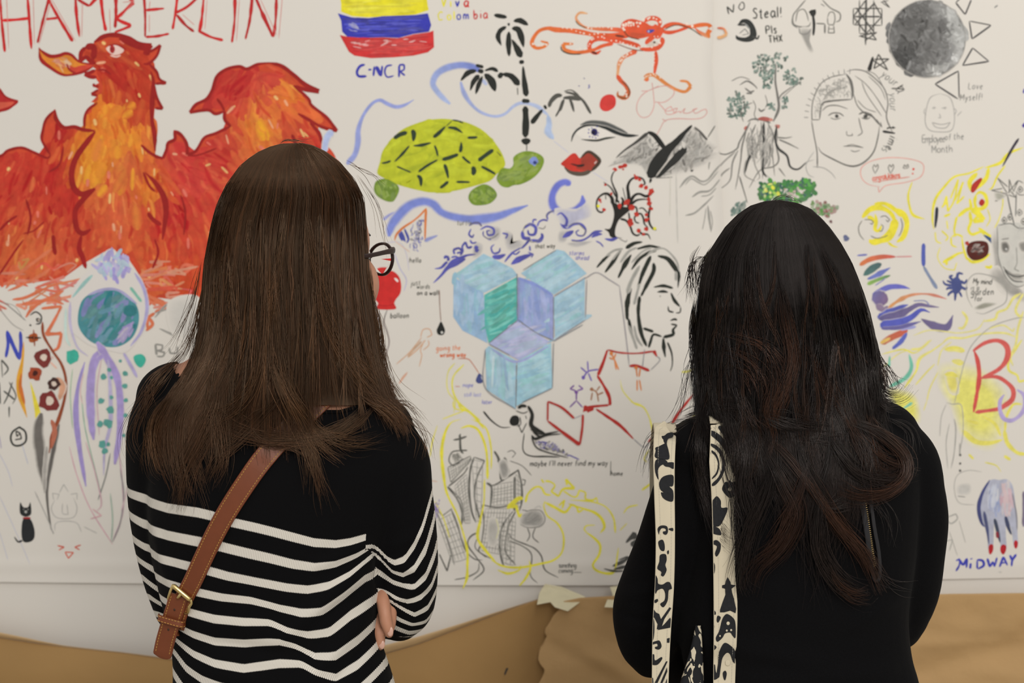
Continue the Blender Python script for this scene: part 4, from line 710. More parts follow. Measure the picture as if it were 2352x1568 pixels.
for P, w_ in (("1700,1160 1740,1120 1790,1090", [5, 12, 20]), ("1740,1180 1800,1150", 14), ("1520,1370 1600,1390 1680,1390", [2, 5, 4]), ("1590,1350 1680,1310 1740,1270", [3, 10, 5]), ("1600,1375 1700,1350 1740,1320", [3, 7, 4]), ("1640,1300 1720,1270", 3)): cr.s(P, w_, (48, 50, 48), .92, j=.3)
cr.build()

# ---- lower left drawings
nl = Draw('blue_letter', SH_L, 'thick blue letter N').T(0, 540, 1.96)
nl.s("30,550 40,490 35,430", [8, 8, 7], (66, 76, 176)).s("35,430 60,490 92,560", [8, 9, 9], (66, 76, 176)).s("92,560 98,500 95,432", 8, (72, 80, 176)).build()
fm = Draw('yellow_orange_flame', SH_L, 'yellow and orange brush flame strokes').T(0, 540, 1.96)
fm.s("110,480 105,560 90,650 95,720 125,820", [3, 6, 14, 12, 3], (222, 160, 52)).s("100,620 95,680 115,760", [4, 9, 5], (206, 112, 50)).s("140,660 160,740 175,820 160,900", [2, 8, 14, 3], (226, 206, 66)).s("20,300 80,350 120,385", 2.2, (100, 100, 98), .8).s("0,330 60,400 110,430", 1.8, (110, 108, 104), .7).s("0,300 70,320 110,380", 1.5, (120, 118, 114), .7)
fm.build()
sc = Draw('black_script_column', SH_L, 'column of black brush marks at the left edge').T(0, 540, 1.96)
for P, w_ in (("10,560 40,600 20,630", [4, 4, 3]), ("60,660 40,720 20,760", [3, 4, 3]), ("20,700 70,740", 4), ("45,660 75,720 60,760", [3, 3, 2]), ("45,770 45,820", [4, 2]), ("0,660 5,760", 4), ("10,560 15,640", 2)): sc.s(P, w_, (50, 52, 48), .9)
sc.s("0,900 10,960", 3, (150, 140, 180), .6).s("100,930 130,1030", 2, (160, 168, 200), .6).s("0,980 40,1060 60,1130", 2, (170, 172, 200), .5).s("0,1170 60,1300 140,1480", 2, (178, 180, 204), .5).s("0,1330 40,1460", 2, (178, 180, 204), .5).build()
tn = Draw('painted_tentacle', SH_L, 'brown tentacle with round dark suckers fading to black').T(0, 540, 1.96)
tn.s("195,390 200,450 240,520 280,580 300,650 295,730 270,820 240,900 225,980", [6, 6, 6, 6, 6, 7, 9, 9, 5], (146, 72, 44), t=(.1, .3))
tn.s("190,800 175,880 185,980 200,1080 210,1150", [16, 20, 22, 16, 8], (70, 64, 60), .85, soft=.4).s("270,850 250,940 230,1040 215,1160 230,1300 245,1340", [8, 9, 8, 6, 4, 3], (50, 44, 42), .85, soft=.3).s("215,950 205,1060 205,1160", [7, 9, 5], (140, 134, 128), .7, soft=.4).s("235,830 250,880 235,960", [8, 14, 4], (178, 86, 50), .9).s("260,640 285,680 270,740", [10, 14, 8], (206, 130, 80), .75, soft=.4).s("140,360 165,345 190,365 185,395 165,400", 3, INK).s("160,1150 220,1280 245,1345", 2, (150, 148, 144), .7)
for x, y, r, c in ((175, 382, 5, INK), (155, 462, 11, (170, 84, 40)), (198, 552, 20, (120, 50, 46)), (160, 622, 15, (160, 70, 44)), (245, 668, 14, (70, 44, 40)), (225, 745, 23, (124, 48, 46))):
    tn.dot(x, y, r, c, k=14).dot(x+2, y-1, r*.42, (216, 196, 180) if r > 18 or c[0] < 100 else (70, 30, 26), k=9)
tn.s("120,460 190,462", 3, INK).s("155,425 160,500", 3, (150, 70, 40)).dot(140, 405, 2.5, INK).s("230,570 260,600", 4, (226, 180, 160)).dot(240, 550, 3, (210, 180, 170)).build()
cf = Draw('circle_face', SH_L, 'small black ring with a squiggle face').T(0, 540, 1.96)
cf.s("88,865 60,885 52,915 65,943 95,945 120,925 118,885 95,866", 4.2, (40, 42, 38), closed=True).s("75,880 95,890 80,905 75,880", 3, INK).s("95,890 100,915 70,920", 3, INK).build()
jf = Draw('painted_jellyfish', SH_L, 'purple and teal jellyfish with long trailing tentacles').T(0, 540, 1.96)
jf.f("320,300 345,220 400,160 440,130 470,80 510,60 545,95 580,110 620,165 655,230 665,320 650,410 610,490 560,530 500,520 420,500 370,470 325,420", (214, 206, 199))
LV = (160, 140, 198); TL = (60, 132, 134)
jf.scrib("420,150 460,90 520,65 590,110 610,165 560,200 480,200", 60, [(160, 148, 205), (182, 172, 214), (172, 190, 206)], L=(14, 30), w=(5, 10), ang=80, da=30, a=(.8, 1), keep=.6).s("330,280 380,220 420,180", [5, 8, 6], (110, 180, 176), .7).s("320,300 320,400 350,500 400,545", [5, 7, 4, 3], (176, 164, 206), .7, soft=.4).s("610,170 650,240 665,330 640,430 590,500", [7, 7, 7, 5], (160, 150, 205), .8, soft=.3).s("590,235 640,300", 7, (84, 172, 150), .8).s("300,330 300,450 320,500", 5, (180, 214, 206), .7, soft=.5)
JP = "370,300 430,255 500,245 570,270 620,320 628,390 600,460 540,500 470,500 400,470 355,400"
jf.f(JP, (76, 138, 146)).scrib(JP, 110, [TL, (46, 120, 128), (90, 140, 160), (116, 124, 176)], L=(26, 60), w=(6, 13), ang=-55, da=14, a=(.85, 1)).scrib("540,420 610,380 600,470 520,500", 18, [(150, 136, 190)], L=(20, 40), w=(4, 8), ang=-55).dot(590, 340, 14, (52, 118, 124)).s("400,270 470,245 540,250 620,310", 6, (150, 146, 196), .8)
for P, w_, c in (("450,520 420,600 410,720 415,840 425,920", [18, 19, 18, 12], LV), ("440,480 490,560 530,640 545,760 540,900 520,1030", [15, 17, 15, 15, 14, 12], LV), ("385,570 355,680 345,800 360,950 390,1130", [5, 9, 13, 11, 6], (152, 134, 196)), ("560,530 600,600 620,640", [6, 8, 6], (176, 164, 206)), ("490,560 500,700 500,850 475,960 470,1080", [5, 9, 9, 6, 3], (176, 166, 200)), ("440,560 470,540", 10, LV)):
    jf.s(P, w_, c, .92, t=(.2, .3), soft=.15)
for P, c in (("370,720 385,860 420,1010 455,1150", (120, 166, 140)), ("330,600 320,720 330,870", (150, 184, 150)), ("315,950 350,1080 410,1230 510,1390", (206, 150, 164)), ("540,980 555,1130 555,1250 510,1380", (190, 140, 160)), ("500,980 480,1080 445,1190", (90, 96, 96)), ("390,930 430,1060 460,1200 440,1240", (200, 150, 164)), ("500,1160 510,1270 505,1380", (140, 170, 150)), ("545,1050 560,1170 545,1290 510,1380", (110, 100, 110)), ("380,620 365,700 375,760", (214, 170, 170)), ("460,560 440,700 450,900", (196, 160, 170)), ("600,1050 550,1240", (200, 160, 170)), ("420,1230 460,1260 410,1275", (210, 150, 160))):
    jf.s(P, 2.6, c, .8)
for x, y, r in ((545, 566, 4), (567, 622, 6), (565, 678, 6), (570, 742, 5), (568, 810, 5), (470, 636, 7.5), (495, 606, 5), (505, 640, 4), (458, 745, 7), (505, 730, 5), (500, 785, 9), (455, 850, 8), (490, 845, 10), (465, 940, 9), (475, 970, 7), (490, 940, 5), (560, 900, 4)): jf.dot(x, y, r, (58, 148, 138), .9)
jf.dot(330, 545, 14, (66, 172, 150), e=1.2).f("605,545 640,535 660,560 640,595 615,580", (66, 172, 150)).build()
pc = Draw('pencil_eye', SH_L, 'large grey pencil eye behind the hair').T(0, 540, 1.96)
for P, w_ in (("700,370 760,310 850,285 900,300", [3, 5, 5]), ("700,350 780,330 900,340", 2.5), ("720,420 790,450 870,465 900,460", [3, 6, 4]), ("790,370 780,420 820,470", [3, 5, 4]), ("800,340 830,310 890,310", [3, 5, 4])): pc.s(P, w_, (112, 110, 106), .75, soft=.3)
pc.dot(845, 392, 17, (112, 110, 108), .75, k=16).dot(850, 392, 8, (70, 70, 68), .9).smudge("760,300 900,280 900,470 780,450", (170, 168, 164), .35)
pc.s("702,490 708,540", 5, (120, 118, 112), .8).s("702,490 735,495 730,515 705,518", 4, (120, 118, 112), .8).s("705,518 745,528 735,545 708,545", 4, (120, 118, 112), .8).s("765,505 770,530 800,530 802,500", 4, (120, 118, 112), .8).build()
cat = Draw('painted_cat', SH_L, 'small black sitting cat with a red collar').T(0, 540, 1.96)
cat.f("95,1200 108,1222 130,1222 140,1200 145,1240 140,1258 120,1266 98,1256 92,1235", (40, 42, 42)).f("108,1275 140,1275 158,1320 158,1360 140,1378 110,1378 100,1340", (38, 40, 42)).s("105,1372 85,1378 68,1355", [5, 4, 2.5], (38, 40, 42)).s("105,1271 142,1271", 3.5, (170, 40, 44)).dot(120, 1243, 3.2, (176, 174, 168)).dot(110, 1232, 1.3, (170, 166, 160)).dot(130, 1232, 1.3, (170, 166, 160)).build()
em = Draw('red_squint_face', SH_L, 'small red squinting face doodle').T(0, 540, 1.96)
em.s("262,1395 292,1402 268,1415", 3, (206, 90, 70)).s("368,1392 340,1402 362,1414", 3, (206, 90, 70)).s("296,1424 312,1452 334,1426 296,1424", 2.8, (210, 96, 76)).build()
br = Draw('pencil_bear_sketch', SH_L, 'faint grey pencil cartoon animal').T(0, 540, 1.96)
for P in ("245,1190 240,1160 270,1165 260,1190", "270,1160 290,1120 312,1155", "250,1190 235,1230 260,1270 330,1270 350,1230 335,1180", "320,1165 350,1160 350,1190", "285,1205 285,1250 310,1255 305,1210", "250,1330 255,1295 300,1285 350,1295 370,1335", "380,1310 440,1340"): br.s(P, 1.8, (160, 157, 152), .75)
br.build()
oc2 = Draw('orange_scribble', SH_L, 'small orange scribbles behind the brown hair').T(840, 540, 3.408)
oc2.scrib("0,780 60,820 60,980 0,1000", 20, [(220, 140, 90)], L=(8, 16), w=(3, 5), ang=80, da=40, a=(.7, .95)).scrib("90,1180 180,1190 180,1300 110,1290", 26, [(222, 150, 110)], L=(5, 12), w=(2, 3.5), ang=50, da=60, a=(.6, .9)).scrib("20,1060 80,1080 80,1160 20,1150", 12, [(222, 140, 90)], L=(6, 12), w=(2, 4), ang=80, da=40).T(960, 920, 3.564).s("40,410 80,385", 3, (220, 140, 100)).s("100,650 160,660", 2, (220, 160, 120), .7).scrib("120,760 180,760 180,960 120,980", 14, [(120, 96, 170)], L=(5, 12), w=(2, 4), ang=60, da=50).build()
sp = Draw('blue_specks', SH_L, 'three small blue pen marks').T(1200, 0, 4.612)
sp.dot(652, 835, 2, (90, 86, 130), e=.5).dot(598, 915, 2, (90, 86, 130), e=.5).s("695,905 712,905 700,920 714,925 692,942", 1.8, (84, 84, 160)).build()

# ================================================================= RIGHT SHEET
ns = Draw('black_note_lettering', SH_R, 'black handwritten capitals and words by the seam').T(1620, 0, 3.213)
for P, w_ in (("158,50 172,108", 3), ("158,50 205,95", 3.5), ("205,95 208,32", 3), ("262,20 245,55 262,78 285,60 282,25 262,18", 2.4)): ns.s(P, w_, (60, 60, 56))
ns.text(350, 140, 15, 'Steal!', (60, 60, 56), w=3, rot=-3, slant=.02).text(445, 255, 12, 'Pls', (66, 66, 60), w=3, rot=-5, slant=0).text(468, 320, 10.5, 'THX', (66, 66, 60), w=3, rot=-6, slant=0).build()
sn = Draw('ink_snake', SH_R, 'thick black curled snake doodle').T(1620, 0, 3.213)
sn.s("240,185 275,158 315,165 345,210 350,270 300,295 240,285 225,262", [4, 8, 11, 13, 15, 11, 8, 5], (50, 52, 50)).s("235,185 280,185 310,180", 5, (60, 60, 58)).s("345,270 385,290 395,262", 4, (70, 70, 66)).s("250,250 290,215 320,250 270,262", 2, (130, 128, 124)).s("290,175 330,220", 3, (150, 150, 146)).build()
ms = Draw('mushroom_sketch', SH_R, 'pencil mushrooms under a dripping cap').T(1620, 0, 3.213)
for P, w_ in (("740,0 680,70 645,120 650,180 700,200 760,195 775,165", 3), ("665,165 680,90 720,70 745,100 760,160", 2.5), ("860,0 920,60 990,100 990,150 960,165", 3), ("815,175 880,178", 3), ("880,178 880,250", 4), ("900,130 915,95 945,95 955,140 945,185 905,180 900,130", 2.5), ("910,190 905,245 950,245 945,190", 2.5), ("905,215 945,215", 2), ("640,130 640,180 680,210", 2), ("850,30 880,50", 2)): ms.s(P, w_, (96, 94, 88), .85)
ms.dot(792, 95, 8.5, (46, 46, 44), k=12).s("790,100 800,180 795,265", [4, 7, 5], (50, 50, 48)).smudge("690,210 780,210 770,300 800,380 770,390 720,300", (110, 108, 104), .65).s("690,205 700,250 750,250 780,215", 3, (110, 108, 104), .8).build()
gs = Draw('geometric_star', SH_R, 'black ink eight rayed square and star figure').T(1620, 0, 3.213)
for P, w_ in (("1090,65 1300,65", 3), ("1090,65 1090,185 1300,190 1300,65", 2.6), ("1135,0 1135,250 1240,250 1240,0", 2.4), ("1185,-20 1180,335", 4.5), ("1090,125 1300,125", 4), ("1110,60 1250,250", 3.5), ("1250,20 1100,185", 3.5), ("1240,20 1300,125 1185,250 1090,125 1185,0", 3), ("1130,270 1265,240", 3), ("1265,240 1180,300", 2.5), ("1210,230 1262,298 1140,270", 2.6), ("1310,0 1360,60 1300,20", 2.4), ("1290,20 1350,5", 2)): [gs.s(' '.join(P.split()[i:i+2]), w_, (54, 54, 52), .92) for i in range(P.count(' '))]
gs.build()
s2 = Draw('small_star', SH_R, 'small black five pointed star').T(1620, 0, 3.213)
for P in ("1275,400 1240,510", "1275,400 1345,520", "1345,520 1225,440", "1240,440 1355,436", "1355,436 1240,510"): s2.s(P, 3, (60, 58, 56), .95)
s2.s("1235,420 1205,525", [5, 10], (50, 48, 46)).build()
mn = Draw('charcoal_moon', SH_R, 'large dark grey charcoal moon disc').T(1620, 0, 3.213)
th = np.linspace(0, 2*math.pi, 30, endpoint=False)
MP = np.column_stack([1634+284*np.cos(th), 288+285*np.sin(th)])
mn.f(MP, (122, 120, 118), .9, sm=False)
mcol = field([(2070, 50, 100, 98, 96), (2130, 100, 112, 110, 108), (2080, 130, 70, 69, 68), (2110, 60, 96, 94, 92), (2160, 60, 106, 104, 102), (2170, 120, 122, 120, 118), (2200, 90, 178, 176, 172), (2205, 130, 190, 187, 183), (2150, 170, 190, 187, 182), (2050, 80, 110, 108, 106), (2100, 160, 110, 108, 106), (2185, 40, 176, 174, 170), (2140, 130, 104, 102, 100)])
mn.scrib(MP, 420, lambda x, y: mcol(x, y, 0), L=(24, 44), w=(12, 20), ang=60, da=60, a=(1, 1), keep=.97, soft=.5, bgf=lambda x, y: mcol(x, y, 0)).scrib(MP, 800, lambda x, y: mcol(x, y, 17), L=(8, 30), w=(2, 6), ang=60, da=50, a=(.9, 1), curve=.4, keep=.97, soft=.8, bgf=lambda x, y: mcol(x, y, 0)).s(np.vstack([MP, MP[:1]]), 2, (120, 118, 115), .6).build()
for lab, segs in (('ink triangle right of the moon, uppermost', ["1845,22 1915,110", "1915,110 1960,0", "1845,22 1890,-20"]), ('ink triangle right of the moon pointing right', ["1945,158 1965,290", "1965,290 2105,190", "2105,188 1948,158"]),
                  ('ink triangle right of the moon pointing up', ["1970,355 1895,485", "1895,485 2090,455", "2090,455 1970,355"]), ('large ink triangle under the moon', ["1865,525 1692,622", "1692,622 1862,732", "1870,725 1865,525"])):
    g = Draw('ink_triangle', SH_R, lab).T(1620, 0, 3.213)
    for i, P in enumerate(segs): g.s(P, 3.6 if i != 2 else 2.8, (56, 54, 58), .95)
    g.build()
tf = Draw('tree_face', SH_R, 'pencil face wrapped in dark green leafy tree with long roots').T(1620, 0, 3.213)
TG = [(66, 100, 88), (94, 122, 110), (120, 140, 130), (70, 84, 76)]
for P, n in (("340,450 440,390 560,390 620,420 570,500 500,560 440,600 380,560 330,510", 110), ("580,520 640,500 720,560 700,650 640,640 570,600", 50), ("400,560 500,560 480,660 420,650", 26), ("150,740 230,680 300,720 320,800 260,880 170,870", 100), ("560,700 620,720 600,810 560,810", 14), ("460,760 520,760 520,820 460,800", 14)):
    tf.scrib(P, n, TG, L=(4, 10), w=(3, 6.5), ang=0, da=90, a=(.7, 1), keep=.4)
TK = (84, 82, 78)
for P, w_ in (("520,470 515,600 530,700 540,800 500,900", [3, 4, 5, 6, 5]), ("640,640 560,700 540,740", [2, 3, 3]), ("700,600 600,690 550,740", 1.6), ("280,900 260,820 320,770 350,760", [3, 2, 2]), ("250,630 310,600 370,640 380,660", [2, 4, 2]), ("190,600 260,570 330,590", 2), ("290,650 330,680 360,670", 4), ("300,690 345,690", 4), ("390,800 410,822 440,805", [3, 4, 3]), ("440,700 455,760 440,800", 1.8), ("350,740 370,790 360,850 390,900", 2), ("310,900 350,880 430,890 480,910", [3, 4, 4])): tf.s(P, w_, TK, .85)
tf.f("385,880 420,862 470,870 500,890 440,895", (170, 70, 60), .9).f("300,930 315,945 300,965 282,950", (180, 84, 70), .9).f("515,920 550,925 540,950 515,940", (180, 90, 76), .85).dot(480, 885, 4, (196, 110, 90), .8)
roots = ["330,900 300,960 250,1050 230,1100 150,1140 80,1130 40,1170 20,1250", "370,920 340,1000 345,1080 310,1180 290,1290", "410,900 420,1000 440,1080 420,1170 430,1270 480,1320", "430,910 400,1000 380,1080 330,1180", "460,910 500,1000 490,1090 500,1200 510,1300", "520,920 530,1010 520,1080 560,1110 600,1150 620,1230 680,1250 740,1200 800,1180", "530,1015 590,1020 640,1010",
         "540,1030 610,1060 690,1100", "300,970 270,1080 260,1180 240,1300 220,1400", "240,1110 200,1200 180,1330 100,1400 20,1450", "220,1120 130,1200 40,1310 -60,1380", "350,1010 380,1100 360,1200 400,1300 380,1330", "480,1060 470,1150 430,1240 420,1320", "520,1080 540,1180 500,1230 400,1260 320,1390", "100,1140 60,1300 100,1400", "540,1240 590,1305", "250,1300 280,1400 310,1500", "300,1180 290,1290 370,1340", "180,1240 120,1290 60,1400 0,1450"]
for P in roots: tf.s(P, [4, 3.5, 2.5, 1.8], (88, 86, 82), RNG.uniform(.6, .95))
tf.s("430,900 430,1080 420,1250 450,1310", [5, 6, 6, 4], (56, 56, 54)).s("380,1080 320,1170 290,1280", [3, 6, 3], (60, 60, 58)).s("525,930 515,1030 540,1100 600,1150 625,1230 680,1250 740,1205", [6, 5, 5, 4, 4], (60, 60, 58)).scrib("320,930 500,920 510,1100 480,1260 330,1200 280,1100", 90, [(120, 118, 114), (96, 94, 90)], L=(16, 40), w=(1.2, 3), ang=95, da=14, a=(.4, .8), curve=.2)
tf.build()
rt = Draw('root_sketch', SH_L, 'grey pencil roots crossing to the left sheet').T(1250, 260, 5.227)
for P, w_ in (("2100,470 2020,520 1980,600 1970,680", [2, 3, 4, 2]), ("2110,620 2040,700 1960,800 1880,820 1780,760 1700,800 1620,900", [5, 4, 4, 4, 5, 3]), ("2080,700 2000,800 1920,860 1840,830 1760,790 1690,860", 2.5), ("2100,800 2020,900 1960,940 1860,950 1770,1010", [3, 3, 5, 3]), ("2030,990 1920,1100 1800,1200 1690,1230", [2, 4, 4, 3]), ("1960,1110 1975,1250 2000,1430", [3, 5, 2]), ("1990,1170 2015,1300 2000,1420", 2), ("1940,1140 1920,1280 1895,1400", 2), ("2060,900 1980,980 1880,1000", 2.5)): rt.s(P, w_, (130, 128, 122), .8, soft=.2)
rt.build()
hf = Draw('half_brain_portrait', SH_R, 'thin ink portrait with an exposed brain under parted hair').T(1620, 0, 3.213)
for P, w_ in (("1035,545 1070,600 1085,680 1078,735", [3, 7, 6, 3]), ("1078,735 1000,740 920,748 860,770 840,885", [3, 4, 4, 3]), ("840,885 785,885 785,800 800,720 850,620 930,570 1030,550", 2.2), ("782,890 800,1000 822,1120 825,1240", [2.5, 2.5, 3]), ("830,1085 860,1130 950,1180 1040,1220 1110,1225 1180,1190 1240,1120 1270,1020 1285,920", [2, 3, 3, 4, 4, 3, 3, 2]), ("1040,530 1100,515 1180,530 1260,590 1320,660 1345,760 1335,870 1380,980", [2.5, 2.5, 2.5, 3]),
    ("1100,560 1180,620 1260,720 1340,850", 1.8), ("1090,690 1120,780 1180,840 1230,860 1280,920", [2, 2, 4, 4]), ("1120,740 1180,800 1260,830", 1.6), ("1150,600 1190,700 1300,860", 1.6), ("860,820 900,785 970,780 1050,805", [2, 2.5, 1.8]), ("1130,870 1145,940 1155,980 1120,1005", 2.4), ("1040,965 1045,1000 1085,1000 1080,985", 1.8), ("1015,1080 1090,1080 1165,1090", 2.2), ("1040,1075 1080,1068 1100,1072 1150,1085", 1.6), ("1070,1110 1100,1120 1140,1110", 2), ("905,855 940,835 990,838 1020,860", 2.8), ("920,870 960,882 1000,870", 1.8), ("1130,845 1170,830 1230,850", 4), ("1150,870 1190,880 1215,865", 2.5), ("870,740 900,690 960,660 1010,650", 2.2),
    ("1200,560 1290,650 1330,740", 1.6), ("1260,880 1300,940 1290,900", 2), ("1180,520 1260,560 1340,700", 1.5)): hf.s(P, w_, (84, 82, 78), .9)
hf.dot(968, 857, 4.6, (80, 78, 74)).dot(1180, 858, 4.6, (80, 78, 74))
hf.scrib("800,870 800,720 860,630 1030,560 1070,620 1075,720 880,740 840,880", 110, [(130, 128, 122)], L=(6, 16), w=(1, 1.7), ang=0, da=90, a=(.5, .85), curve=.8)
for k in range(13):
    an = math.radians(182+k*7.4); c_, s_ = math.cos(an), math.sin(an); hf.s([[1060+300*c_, 880+330*s_], [1060+335*c_, 880+372*s_]], 1.8, (120, 118, 114), .85)
hf.s("800,1120 760,1180 740,1230 760,1290 800,1310", 1.8, (150, 148, 144), .8).s("790,1230 870,1240 930,1280 960,1320", 1.8, (140, 138, 134), .8).build()
ya = Draw('curved_phrase', SH_R, 'pencil phrase curving down beside the portrait').T(1620, 0, 3.213)
ya.text(1290, 560, 12, 'your', (130, 128, 122), w=2, rot=38).text(1395, 655, 17, 'a', (110, 108, 104), w=2, rot=60).text(1400, 640, 18, 'y', (70, 68, 64), w=3, rot=68).text(1355, 690, 12, 'your', (140, 138, 132), w=1.8, rot=88).text(1340, 935, 13, 't', (80, 78, 74), w=3.4, rot=80).text(1360, 1000, 13, 'ime', (96, 94, 90), w=2.4, rot=110).text(1310, 1070, 12, 'is', (130, 128, 122), w=1.8, rot=110).s("1305,970 1400,985", [7, 3], (60, 58, 56)).build()
sh_ = Draw('smiling_bald_head', SH_R, 'faint pencil smiling bald head').T(1620, 0, 3.213)
for P in ("1730,692 1660,720 1630,800 1620,900 1650,960 1730,975 1810,965 1835,900 1830,800 1800,720 1730,692", "1670,800 1700,795", "1740,800 1780,795", "1725,840 1735,870 1715,870", "1670,905 1740,920 1805,905 1770,945 1700,940 1670,905", "1620,800 1610,830 1628,850", "1832,800 1850,820 1835,850", "1855,858 1890,822"): sh_.s(P, 1.8, (150, 146, 142), .85)
sh_.dot(1685, 798, 3, (150, 146, 142), .6).dot(1765, 798, 3, (150, 146, 142), .6).build()
TE_ = (1620, 0, 3.213)
wt = Draw('written_words', SH_R, 'faint pencil words "Love Myself!"').T(*TE_); wt.text(1935, 660, 9.5, 'Love', (140, 137, 132), w=1.7).text(1875, 745, 9.5, 'Myself!', (130, 127, 122), w=1.8, rot=-2).build()
wt = Draw('written_words', SH_R, 'faint pencil caption "Employee of the Month"').T(*TE_); wt.text(1595, 1055, 11, 'Employee', (140, 137, 132), w=1.8, rot=-2, sp=.64, slant=0).text(1765, 1035, 9, 'of', (140, 137, 132), w=1.8, slant=0).text(1830, 1030, 9.5, 'the', (140, 137, 132), w=1.8, slant=0).text(1668, 1130, 11, 'Month', (140, 137, 132), w=1.8, rot=-2, sp=.9, slant=0).build()
sb = Draw('pink_speech_bubble', SH_R, 'thin pink speech bubble with small hearts').T(1620, 0, 3.213)
sb.s("1290,1380 1200,1360 1150,1310 1150,1240 1220,1190 1340,1165 1480,1170 1590,1200 1610,1250 1580,1310 1480,1345 1380,1360 1320,1375 1280,1420 1272,1380", 2, (222, 150, 138), .9)
for x in (1252, 1366, 1475): sb.s([[x, 1285 if x < 1460 else 1245], [x-18, 1240], [x-8, 1215], [x+4, 1235], [x+16, 1212], [x+22, 1235], [x, 1280 if x < 1460 else 1245]], 2.2, (110, 106, 100), .85)
sb.text(1230, 1335, 8, 'congratulations', (218, 116, 100), w=2.2, rot=-7, sp=.62).s("1232,1345 1510,1305", 1.8, (218, 120, 104), .9).s("1535,1240 1532,1258", 5, (214, 76, 64)).dot(1528, 1282, 2.2, (214, 76, 64)).build()
bu = Draw('green_bush', SH_R, 'dabbed green and yellow bush above the black hair').T(1620, 0, 3.213)
bu.scrib("380,1440 400,1350 470,1320 560,1330 620,1340 760,1330 820,1370 800,1450 700,1520 450,1520", 190, [(56, 120, 62), (70, 140, 60), (48, 96, 84), (90, 160, 70), (60, 110, 60)], L=(7, 16), w=(6, 11), ang=0, da=90, a=(.9, 1), keep=.4).scrib("400,1350 520,1330 540,1450 420,1460", 16, [(220, 220, 70), (160, 200, 80)], L=(6, 12), w=(4, 8), ang=0, da=90, keep=.4).scrib("560,1400 760,1380 700,1450 620,1460", 22, [(176, 150, 140), (206, 198, 188)], L=(5, 12), w=(3, 6), ang=0, da=90, keep=.4)
bu.scrib("780,1480 960,1500 980,1540 900,1600 760,1568", 50, [(90, 130, 60), (130, 84, 76), (70, 116, 60)], L=(6, 14), w=(4, 8), ang=0, da=90, keep=.4).scrib("230,1500 290,1490 300,1560 200,1600 170,1560", 26, [(50, 92, 84), (70, 110, 100)], L=(8, 16), w=(5, 8), ang=-50, da=30, keep=.4)
bu.T(1880, 380, 3.409).scrib("-20,280 60,290 150,340 80,420 -20,380", 30, [(80, 140, 60), (140, 90, 84)], L=(6, 12), w=(4, 7), ang=0, da=90, keep=.4).dot(95, 440, 4, (120, 90, 90)).build()
sfy = Draw('yellow_sun_face', SH_R, 'yellow sun with a thin swirling ink face').T(1880, 380, 3.409)
Y1 = (230, 214, 52)
for P, w_ in (("340,410 400,345 480,330 560,370 600,440", [10, 12, 10, 10]), ("435,300 520,300 600,350 650,400", [7, 8, 11, 10]), ("590,340 660,380 690,460 660,560 610,600", [16, 14, 13, 12, 9]), ("600,420 580,500 540,560 470,590 400,595", [18, 22, 20, 13, 12]), ("395,580 430,610 500,590", 10), ("540,600 580,630 620,640", [5, 4, 2]), ("440,380 450,430 440,500 470,510 490,470", [5, 9, 8, 6]), ("380,400 420,420 430,450", [10, 9, 5])): sfy.s(P, w_, Y1, .97, j=.2)
for P in ("355,425 400,425 425,440 415,462 400,450", "480,405 520,395 555,425 540,442 525,425", "485,460 505,480 490,515 470,510", "405,550 450,570 510,560 540,545", "640,410 655,470 640,530 622,555", "340,430 312,480 320,540 355,585"): sfy.s(P, 2, (90, 88, 80), .9)
sfy.build()
yc = Draw('yellow_creature', SH_R, 'spiky yellow outlined creature with dark red spots').T(1880, 380, 3.409)
for P, w_ in (("1600,-140 1480,-90 1420,-20 1300,20", [3, 6, 7, 4]), ("1290,10 1180,60 1060,90 980,170 920,250 895,330 890,430 900,500", [4, 4, 4, 5, 6, 6, 5, 4]), ("1460,0 1400,80 1360,170 1330,190", [4, 5, 3]), ("1330,20 1310,100 1260,150 1200,200", [9, 11, 12, 8]), ("1240,60 1180,130 1200,210", [10, 12, 6]), ("1010,330 1000,290 960,330", 4), ("970,330 1000,240 1010,360 1060,270 1090,110 1030,260", 4), ("1060,280 1100,200 1130,130 1080,300 1140,240", 4), ("1090,400 1150,350 1190,330 1180,260", [7, 8, 7, 6]), ("1230,230 1260,210 1300,230 1315,290 1290,330 1240,340 1220,290 1230,230", [7, 8, 9, 8, 8]),
    ("1190,340 1240,370 1290,430 1210,440 1240,400", [13, 13, 8, 6]), ("1180,360 1190,440 1170,500 1200,540 1270,520 1300,560", [9, 8, 7, 6, 5]), ("1080,400 1060,500 1070,560", [6, 5, 3]), ("1320,340 1340,420 1310,480", 2.5), ("980,400 1030,380", 5), ("960,510 1010,560 990,590", 4), ("910,520 920,590 960,610", 3), ("1040,560 1080,540 1130,560", 4), ("1035,560 1040,620 1080,640", 4), ("1120,560 1130,640 1160,740", [3, 5, 6]), ("1160,720 1200,755 1280,740 1340,690", [6, 7, 6, 5]), ("970,760 1040,720 1090,690 1140,680", [9, 8, 6, 4]), ("1000,740 1000,780", 6), ("950,640 930,720 980,800 1060,820 1080,760", 2.2), ("1250,490 1320,540 1370,570 1400,620", [9, 6, 4]), ("1300,790 1340,800 1350,780", 7), ("1000,430 1010,500", 3), ("1430,200 1440,300 1410,420 1370,500", 2.5), ("730,130 700,230 710,320 740,390 830,420", [4, 4, 5, 8, 3]), ("1350,590 1440,640", 3)):
    yc.s(P, w_, (230, 216, 52), .95, j=.15)
